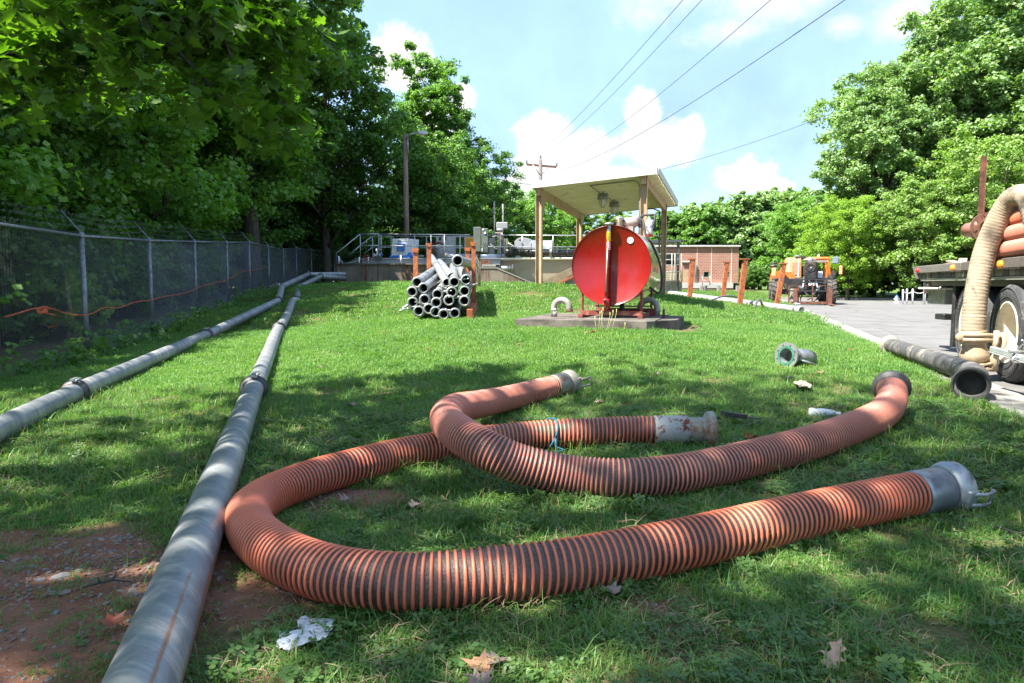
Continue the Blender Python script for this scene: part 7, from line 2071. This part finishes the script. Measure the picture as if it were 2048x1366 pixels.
# near-vertical run: build frames by transport instead
up = np.array([1., 0, 0]); XX = np.zeros_like(T_)
for i in range(k_):
    up = up - T_[i] * up.dot(T_[i]); up /= np.linalg.norm(up); XX[i] = up
YY = np.cross(T_, XX)
Vv = A_s[:, None, :] + Rr[:, None, None] * (XX[:, None, :] * np.cos(ang)[None, :, None] + YY[:, None, :] * np.sin(ang)[None, :, None])
I = np.arange(k_ * n).reshape(k_, n); F = np.stack([I[:-1], np.roll(I[:-1], -1, 1), np.roll(I[1:], -1, 1), I[1:]], -1).reshape(-1, 4)
mesh_np('hose_wall', Vv.reshape(-1, 3) - np.array(wloc(mh)), F, M_MUD, mh, smooth=True)
M_BEI = pm('beige_cast_coupling', (.38, .29, .19, 1), (.31, .235, .15, 1), 7, .6, 0, (.46, .38, .27, 1), .4, 9)
base = at(1951, 741, 7.05); top = V3(A_s[0]); dz_ = dirp(base, top); base = base + dz_ * .02
Lz = (top - base).length
m = MB(); m.lathe(base, dz_, [(.075, .03), (.09, .06), (.13, .10), (.135, .16), (.11, .22), (.10, .28), (.105, .32)], 28); m.build('socket_body', M_BEI, mh)
m = MB(); m.lathe(base + dz_ * .26, dz_, [(.10, 0), (.125, .01), (.125, .06), (.10, .07), (.10, .10), (.12, .11), (.12, .14), (.10, .15), (.1, Lz - .2)], 28); m.build('collar', M_BEI, mh)
m = MB(); xc = V; 
q = base + dz_ * .36 - Vector((0, .12, 0))
for dzz in (0, -.05): m.tube([q + xc * -.16 + Vector((0, 0, dzz)), q + xc * .10 + Vector((0, 0, dzz))], .022, 10)
m.lathe(q + xc * -.16 + Vector((0, .05, -.03)), (0, -1, 0), [(0, 0), (.05, 0), (.05, .05), (0, .05)], 16)
m.build('cross_bolt', M_BEI, mh)
m = MB(); h = q + xc * .12
m.tube([h + Vector((0, -.02, .05)), h + Vector((-.01, -.03, -.06)), h + Vector((-.03, -.03, -.16))], [.035, .032, .025], 10, flat=(.6, 1)); m.tube([h + xc * .08 + Vector((0, .02, .03)), h + xc * .09 + Vector((0, .02, -.08)), h + xc * .02 + Vector((0, .03, -.24)), h + xc * .035 + Vector((0, .03, -.36))], [.045, .045, .05, .04], 10, flat=(.6, 1)); m.build('lever_handle', M_BEI, mh)
m = holed_flange('f', base - dz_ * .0, dz_, .08, .175, .018, 10, .022, M_BEI); m.build('base_flange', M_BEI, mh)
m = holed_flange('f', base + dz_ * .055, dz_, .09, .172, .014, 10, .022, M_BEI)
for k in range(10):
    a = 2 * pi * (k + .0) / 10; x = dz_.orthogonal().normalized(); y = dz_.cross(x); m.box(base + dz_ * .036 + (x * cos(a) + y * sin(a)) * .155, (.03, .012, .036), frame((x * cos(a) + y * sin(a)), y * cos(a) - x * sin(a)))
m.build('upper_flange', M_BEI, mh)
# galvanised ratchet bar in front of the wheel
M_GBAR = pm('bright_galvanised_bar', G(.50, .52, .52), G(.38, .40, .40), 8, .35, .6)
rb = thing('hitch_bar', at(2010, 705, 6.0), 'bright galvanised bar with a pin handle in front of the near trailer wheel', 'bar')
a = at(1984, 697, 6.3); b = at(2075, 724, 5.7); m = MB(); m.box((a + b) / 2, (.05, (b - a).length, .045), frame(Vector((0, 0, 1)).cross(b - a), b - a), ch=.006); m.box((a + b) / 2 + Vector((0, 0, -.028)), (.09, (b - a).length * .98, .006), frame(Vector((0, 0, 1)).cross(b - a), b - a)); m.build('bar', M_GBAR, rb)
m = MB(); c = at(2032, 702, 5.95); m.tube([c + Vector((-.06, 0, 0)), c + Vector((.1, 0, 0))], .018, 8); m.tube([c + Vector((0, 0, -.05)), c + Vector((0, 0, .05))], .014, 8); m.tube([c, c + Vector((.05, -.03, .08)), c + Vector((.01, -.05, .10))], .008, 6); m.build('pin_handle', M_GBAR, rb)
m = MB(); c = at(2034, 719, 5.9); m.tube([c + Vector((-.045, 0, 0)), c + Vector((-.03, 0, -.025)), c + Vector((.03, 0, -.025)), c + Vector((.045, 0, 0)), c + Vector((.03, 0, .02)), c + Vector((-.03, 0, .02))], .009, 6, closed=True); m.build('loop', M_GBAR, rb)
m = MB(); p = at(2075, 724, 5.7); m.box((p.x + .05, p.y, p.z / 2), (.06, .06, p.z), None); m.build('jack_leg', M_GBAR, rb)

# ---- black elbow hose lying on the kerb
bh = thing('rubber_hose', gnd(1850, 730, .1), 'black dusty rubber hose with an elbowed open end lying along the kerb', 'hose')
def on_plane(px, py, z): d = pix_dir(px, py); return Vector((0, 0, 1)) + d * ((z - 1.0) / d.z)
hp = [on_plane(1783, 692, .21), on_plane(1812, 701, .22), on_plane(1850, 714, .22), on_plane(1892, 728, .22), on_plane(1925, 738, .22)]
f_ = on_plane(1942, 768, .23); f_ = f_ + (-f_ + hp[-1]) * .0
cpt = on_plane(1957, 748, .23); pth = hp + [on_plane(1946, 746, .225), cpt.lerp(f_, .35), f_]
A_s, s_ = smooth_path(pth, 14, .03); Lh = s_[-1]
M_DUST = pm('dusty_black_rubber', G(.045, .045, .045), G(.085, .082, .078), 4, .75, 0, (.24, .22, .19, 1), .55, 5, coord='World', bump=.4, bscale=50)
def hollow(A, Ro, Ri, n, nm, mat, par, cap=.0):
    m = MB(); pts = [V3(a) for a in A]; m.tube(pts, Ro, n, cap=False); m.tube(pts, Ri, n, cap=False)
    d = dirp(pts[-2], pts[-1]); m.lathe(pts[-1], d, [(Ri[-1], 0), (Ro[-1], 0)], n, smooth=False); return m.build(nm, mat, par)
Ro = [.092 + (.03 * min(1, max(0, (s - (Lh - .32)) / .22))) for s in s_]
hollow(A_s, Ro, [r - .022 for r in Ro], 26, 'hose_wall', M_DUST, bh)
p = V3(A_s[-1]); d = dirp(A_s[-2], A_s[-1]); m = MB(); ring(m, p, d, .118, .130, .05, 30); m.build('mouth_ring', M_BLACK, bh)
m = MB(); m.lathe(p - d * .12, d, [(0, 0), (.105, 0)], 24); m.build('mouth_shade_disc', M_BORE, bh)  # dark disc across the open hose; its colour stands for the shaded interior
p = V3(A_s[0]); d = dirp(A_s[1], A_s[0]); m = MB(); m.lathe(p, d, [(.092, -.02), (.096, 0), (.096, .05), (.125, .06), (.13, .08), (.10, .09), (.08, .085), (.08, 0)], 26); m.box(p + d * .05 + Vector((-.08, -.05, -.05)), (.05, .06, .09)); m.build('end_flange', M_WEATH, bh)

# ---- flanged fitting on the lawn
c = gnd(1573, 712, .13); c = at(1572, 707, c.y); c.z = terr(c.x, c.y) + .135
dft = Vector((.80, .48, -.13)).normalized()
ftg = thing('pipe_fitting', c, 'short grey pipe fitting with a green gasket face lying on the lawn', 'pipe fitting')
m = holed_flange('f', c, dft, .078, .137, .020, 8, .010, M_SLEEVE); m.build('flange', M_STEEL, ftg)
m = MB(); m.lathe(c - dft * .003, dft, [(.074, 0), (.100, 0), (.100, .003), (.074, .003)], 32, smooth=False, closed=True); m.build('gasket', pm('green_gasket', (.02, .10, .06, 1), (.04, .16, .10, 1), 20, .7), ftg)
m = MB(); m.lathe(c, dft, [(.078, 0), (.070, .05), (.070, .38), (.083, .40), (.092, .32), (.088, .20), (.084, .17), (.080, .16), (.080, .02)], 30); m.build('barrel', M_SLEEVE, ftg)
m = MB(); q = c + dft * .12; m.tube([q + Vector((0, -.09, -.02)), q + Vector((.08, -.12, -.04)), q + Vector((.20, -.11, -.08))], .012, 8); m.tube([q + Vector((0, -.10, .02)), q + Vector((-.03, -.11, -.08))], .011, 8); ring(m, c + dft * .10, dft, .083, .097, .02, 26); m.build('clamp_rod', M_STEEL, ftg)

# ---- litter
def crumple(name, pxs, mat, label, cat, amp=.012, h=.02, seed=1, nsub=7):
    """sheet with creases laid over the grass; outline from the photograph, folds of its own"""
    r = random.Random(seed); P = [on_lawn(x, y, h=h) for x, y in pxs]; c = sum(P, Vector()) / len(P)
    m = MB(); vs = [c + Vector((0, 0, amp))]; fs = []
    n = len(P); rings = [(.35, amp), (.68, -amp * .4), (1.0, 0)]
    dense = []
    for i in range(n):
        for k in range(3): dense.append(P[i].lerp(P[(i + 1) % n], k / 3))
    nd = len(dense)
    for f, dz in rings:
        for p in dense: vs.append(c.lerp(p, f * (1 if f < 1 else r.uniform(.94, 1.03))) + Vector((0, 0, dz + r.uniform(-1, 1) * amp)))
    for i in range(nd):
        j = (i + 1) % nd; fs.append((0, 1 + i, 1 + j))
        for q in range(2): fs.append((1 + q * nd + i, 1 + (q + 1) * nd + i, 1 + (q + 1) * nd + j, 1 + q * nd + j))
    m.add(vs, fs); o = m.build(name, mat, label=label, cat=cat)
    s = o.modifiers.new('solid', 'SOLIDIFY'); s.thickness = .0015
    return o
M_PAPER = pm('grubby_white_paper', G(.62, .62, .66), G(.44, .44, .48), 12, .8, 0, (.25, .23, .2, 1), .25, 14, stretch=(1, 4, 1))
crumple('paper_scrap', [(553, 1290), (558, 1266), (598, 1262), (594, 1240), (620, 1232), (672, 1236), (664, 1256), (652, 1276), (600, 1290), (566, 1300)], M_PAPER, 'crumpled dirty white paper scrap on the grass below the hose loop', 'paper', .006, .030, 3)
crumple('paper_scrap', [(1586, 768), (1590, 760), (1612, 762), (1624, 770), (1616, 776), (1598, 773)], pm('tan_stained_paper', (.42, .38, .26, 1), (.35, .30, .2, 1), 20, .9), 'small yellowish scrap lying behind the right hand hose', 'paper', .012, .05, 5)
bo = thing('plastic_bottle', gnd(1648, 824, .03), 'white crushed plastic bottle lying beside the faded hose', 'bottle')
a, b = gnd(1617, 824, .045), gnd(1682, 828, .045); d = dirp(a, b); L = (b - a).length; m = MB()
m.lathe(a, d, [(0, 0), (.026, .002), (.031, .02), (.027, .05), (.031, .08), (.028, L * .6), (.024, L * .75), (.013, L * .86), (.012, L * .93)], 16); m.build('body', pm('cloudy_white_plastic', G(.66, .68, .70), G(.50, .52, .54), 30, .35, coord='World', bump=.3), bo)
m = MB(); m.lathe(a + d * L * .92, d, [(.015, 0), (.015, L * .07), (0, L * .07)], 14); m.build('cap', M_WHITE, bo)
bk = thing('metal_bracket', gnd(1470, 832, .03), 'thin black metal bracket in the grass between the two hoses', 'bracket')
a, b = gnd(1443, 826, .07), gnd(1493, 834, .065); m = MB(); m.box((a + b) / 2, (.035, (b - a).length, .030), frame((0, 0, 1) if False else Vector((0, 0, 1)).cross(b - a), b - a)); m.build('channel', M_BLACK, bk)
c_ = gnd(1518, 838, .06); m = MB(); m.box((b + c_) / 2, (.03, (c_ - b).length, .006), frame(Vector((0, 0, 1)).cross(c_ - b), c_ - b)); m.build('tongue', M_BLACK, bk)
# fallen leaves
def dry_leaf(px, py, size, rot, mat, label, group=None, oak=False, curl=.5, tilt=.25, h=.035):
    sh = lobed_leaf() if not oak else np.array([(x, y, 0) for x, y in [(0, 0), (.07, .12), (.30, .10), (.14, .26), (.12, .34), (.36, .42), (.16, .50), (.10, .62), (.24, .74), (.06, .84), (0, 1)]] + [(-x, y, 0) for x, y in reversed([(.07, .12), (.30, .10), (.14, .26), (.12, .34), (.36, .42), (.16, .50), (.10, .62), (.24, .74), (.06, .84)])])
    p = on_lawn(px, py, h=h); q = sh.copy(); q[:, 1] -= .45; q[:, 2] += curl * (q[:, 0] ** 2 * 1.2 + .4 * q[:, 1] ** 2)
    R = (rotz(rot) @ Matrix.Rotation(tilt, 3, 'X'))
    m = MB(); c = Vector((0, 0, float(q[:, 2].mean()))); pts = [R @ (Vector(v) * size) + p for v in [c * 0 + Vector((0, 0, 0))] + [Vector(v) for v in q]]
    n = len(q); m.add(pts, [(0, 1 + i, 1 + (i + 1) % n) for i in range(n)])
    o = m.build('dry_leaf', mat, label=label, cat='leaf', group=group); s = o.modifiers.new('solid', 'SOLIDIFY'); s.thickness = .0008
M_LF1 = pm('tan_dry_leaf', (.30, .15, .08, 1), (.22, .11, .06, 1), 20, .7); M_LF2 = pm('pinkish_grey_dry_leaf', (.27, .185, .155, 1), (.21, .14, .12, 1), 20, .7); M_LF3 = pm('red_brown_dry_leaf', (.30, .06, .025, 1), (.22, .045, .02, 1), 20, .5)
dry_leaf(950, 1328, .085, 1.2, M_LF1, 'largest tan maple leaf at the bottom edge below the hose'); dry_leaf(988, 1322, .065, 2.6, M_LF2, 'smaller tan leaf touching the large maple leaf at the bottom edge')
dry_leaf(955, 1356, .07, .3, M_LF2, 'folded tan leaf just under the large maple leaf', curl=.9)
dry_leaf(1668, 1312, .095, -.9, M_LF2, 'pale oak leaf standing in the grass near the bottom right', oak=True, tilt=.7, h=.03)
dry_leaf(222, 1240, .075, .8, M_LF3, 'rust red leaf on the dirt left of the nearest pipe', curl=.7); dry_leaf(1497, 877, .09, 2.0, M_LF3, 'dark red brown curled leaf between the rusty sleeve and the faded hose', curl=1.1)
dry_leaf(1895, 795 - 8, .09, .2, M_LF3, 'brown leaf in the gutter past the black elbow', curl=.6) if False else None
for k, (px, py, mt_) in enumerate(((1176, 667, M_LF1), (1183, 664, M_LF3), (1583, 756, M_LF2), (1418, 624, M_LF3), (1545, 650, M_LF3), (770, 664, M_LF3), (860, 700, M_LF3), (640, 735, M_LF2), (1195, 805, M_LF2), (1040, 690, M_LF3), (1310, 748, M_LF2), (1640, 745, M_LF1), (700, 810, M_LF2), (1215, 1180, M_LF2), (690, 1000, M_LF2), (835, 1010, M_LF2), (1700, 700, M_LF3), (905, 690, M_LF3))):
    dry_leaf(px, py, rnd.uniform(.06, .09), rnd.uniform(0, 6), mt_, 'small dry leaf lying loose on the mown lawn', 'small dry leaves on the lawn', curl=.9)
# stones and gravel on the bare soil
def stone_obj(seed, mat, flat=.5):
    r = random.Random(seed); import bmesh
    bm = bmesh.new(); bmesh.ops.create_icosphere(bm, subdivisions=1, radius=.5)
    for v in bm.verts: v.co = Vector((v.co.x * r.uniform(.75, 1.2), v.co.y * r.uniform(.6, 1.0), v.co.z * flat * r.uniform(.7, 1.2)))
    me = bpy.data.meshes.new('stone'); bm.to_mesh(me); bm.free(); me.materials.append(mat); return bpy.data.objects.new('stone', me)
M_ST = [pm('stone_a', (.17, .125, .105, 1), (.24, .19, .165, 1), 30, .9, coord='World'), pm('stone_b', (.15, .075, .052, 1), (.21, .115, .085, 1), 30, .9, coord='World'), pm('stone_c', (.11, .105, .10, 1), (.17, .165, .16, 1), 30, .8, coord='World')]
def gravel():
    x, y = wedge(60000, .75, 3.3); b = bare(x, y); n2 = fbm(x, y, 2.3, 44, 3)
    k = (rng.random(len(x)) < np.clip((b - .15) * 1.4, 0, 1) * np.clip((n2 - .3) * 3, .1, 1)) & (sof(x, y) < -.05); x, y = x[k], y[k]; n = len(x)
    z = terrain_np(x, y) + (fbm(x, y, 2.5, 1, 3) - .5) * .03 + .001
    s = np.clip(rng.lognormal(-4.7, .55, n), .004, .04)
    return np.stack([x, y, z], -1), np.stack([rng.normal(size=n) * .2, rng.normal(size=n) * .2, rng.random(n) * 6.28], -1), np.stack([s, s, s], -1), rng.integers(0, 6, n)
P_, R_, S_, I_ = gravel()
gn_scatter('gravel', P_, R_, S_, I_, [stone_obj(1, M_ST[0]), stone_obj(2, M_ST[1]), stone_obj(3, M_ST[2]), stone_obj(4, M_ST[1], .4), stone_obj(5, M_ST[0], .35), stone_obj(6, M_ST[1], .5)])
for k, (px, py, s, mt_) in enumerate(((125, 1152, .075, 2), (82, 1160, .045, 2), (130, 1185, .05, 0), (235, 1035, .04, 1), (200, 1090, .04, 1), (105, 1187, .035, 2))):
    so = stone_obj(20 + k, M_ST[mt_], .35); o = inst('stone', so.data, None, loc=on_lawn(px, py, h=.004)); o.scale = (s, s, s); o.rotation_euler = (0, 0, k); tag(o, label='loose %s stone lying %s' % (['grey', 'reddish', 'dark grey'][mt_], ['on the red dirt, largest of all', 'left of the largest stone', 'just below the largest stone', 'in the reddish patch near the nearest pipe', 'in the middle of the red dirt', 'at the lower left of the largest stone'][k]), cat='stone')
# twig and tall seed stalks
m = MB(); m.tube([gnd(165, 1175, .02), gnd(200, 1165, .03), gnd(225, 1160, .03), gnd(262, 1163, .02)], [.003, .005, .004, .002], 5); m.tube([gnd(225, 1160, .03), gnd(232, 1146, .05)], .003, 5); m.tube([gnd(200, 1165, .03), gnd(196, 1155, .05)], .003, 5); m.build('twig', M_BARKB, label='dark forked twig on the red dirt', cat='twig')
m = MB(); m.tube([gnd(1990, 1052, .03), gnd(2030, 1065, .03), gnd(2070, 1070, .03)], .004, 5); m.build('twig', M_BARKB, label='thin brown twig in the grass at the right edge', cat='twig')
wd = thing('weed_stalks', at(1215, 662, 9.45), 'tall thin seed stalks of grass in front of the pad', 'weed')
for k, (x0, x1, y1) in enumerate(((1196, 1200, 630), (1200, 1206, 622), (1206, 1203, 628), (1212, 1220, 632), (1214, 1226, 627), (1222, 1233, 625), (1245, 1250, 652), (1193, 1190, 640))):
    a = at(x0, 664, 9.45); a.z = terr(a.x, a.y); b = at(x1, y1, 9.5); m = MB(); m.tube([a, a.lerp(b, .5), b], [.003, .0025, .002], 4); m.tube([b - Vector((0, 0, .04)), b + Vector((0, 0, .05))], [.003, .006], 5); m.build('stalk', pm('seed_stalk', (.35, .38, .12, 1), (.4, .4, .16, 1), 9, .7) if k == 0 else bpy.data.materials['seed_stalk'], wd)
# creeper sprays at the foot and on the wires of the fence
iv = thing('creeper', (fp[1][0], 7.5, 0), 'leafy creeper growing through the nearest fence bay', 'creeper')
C_ = []; S_c = []
for k in range(70):
    y = rnd.uniform(6.2, 13); i0 = np.interp(y, [p[1] for p in fp], [p[0] for p in fp]); C_.append((i0 + rnd.uniform(-.25, .12), y, -.1 + abs(rnd.gauss(0, .35)) * (1.5 if y < 8.2 else .5))); S_c.append(rnd.uniform(.06, .16))
Vv, F = leaf_cloud(np.array(C_), np.array(S_c), 14, .085, 77, 1.0); mesh_np('foliage', Vv - np.array(wloc(iv)), F, LEAF['mid'], iv)
WGp = 'weed clumps along the foot of the left fence'
for k in range(34):
    y = 8.5 + k * .62; x = float(np.interp(y, [p[1] for p in fp], [p[0] for p in fp])) + rnd.uniform(.0, .35)
    C_ = np.array([(rnd.gauss(0, .12), rnd.gauss(0, .12), abs(rnd.gauss(.08, .1))) for _ in range(7)]); Vv, F = leaf_cloud(C_, np.full(7, .09), 12, .07, 200 + k)
    o = mesh_np('weed', Vv, F, LEAF[rnd.choice(['mid', 'pale', 'mid'])]); o.location = (x, y, terr(x, y)); tag(o, label='small leafy weed clump growing at the foot of the chain link fence', cat='weed', group=WGp)
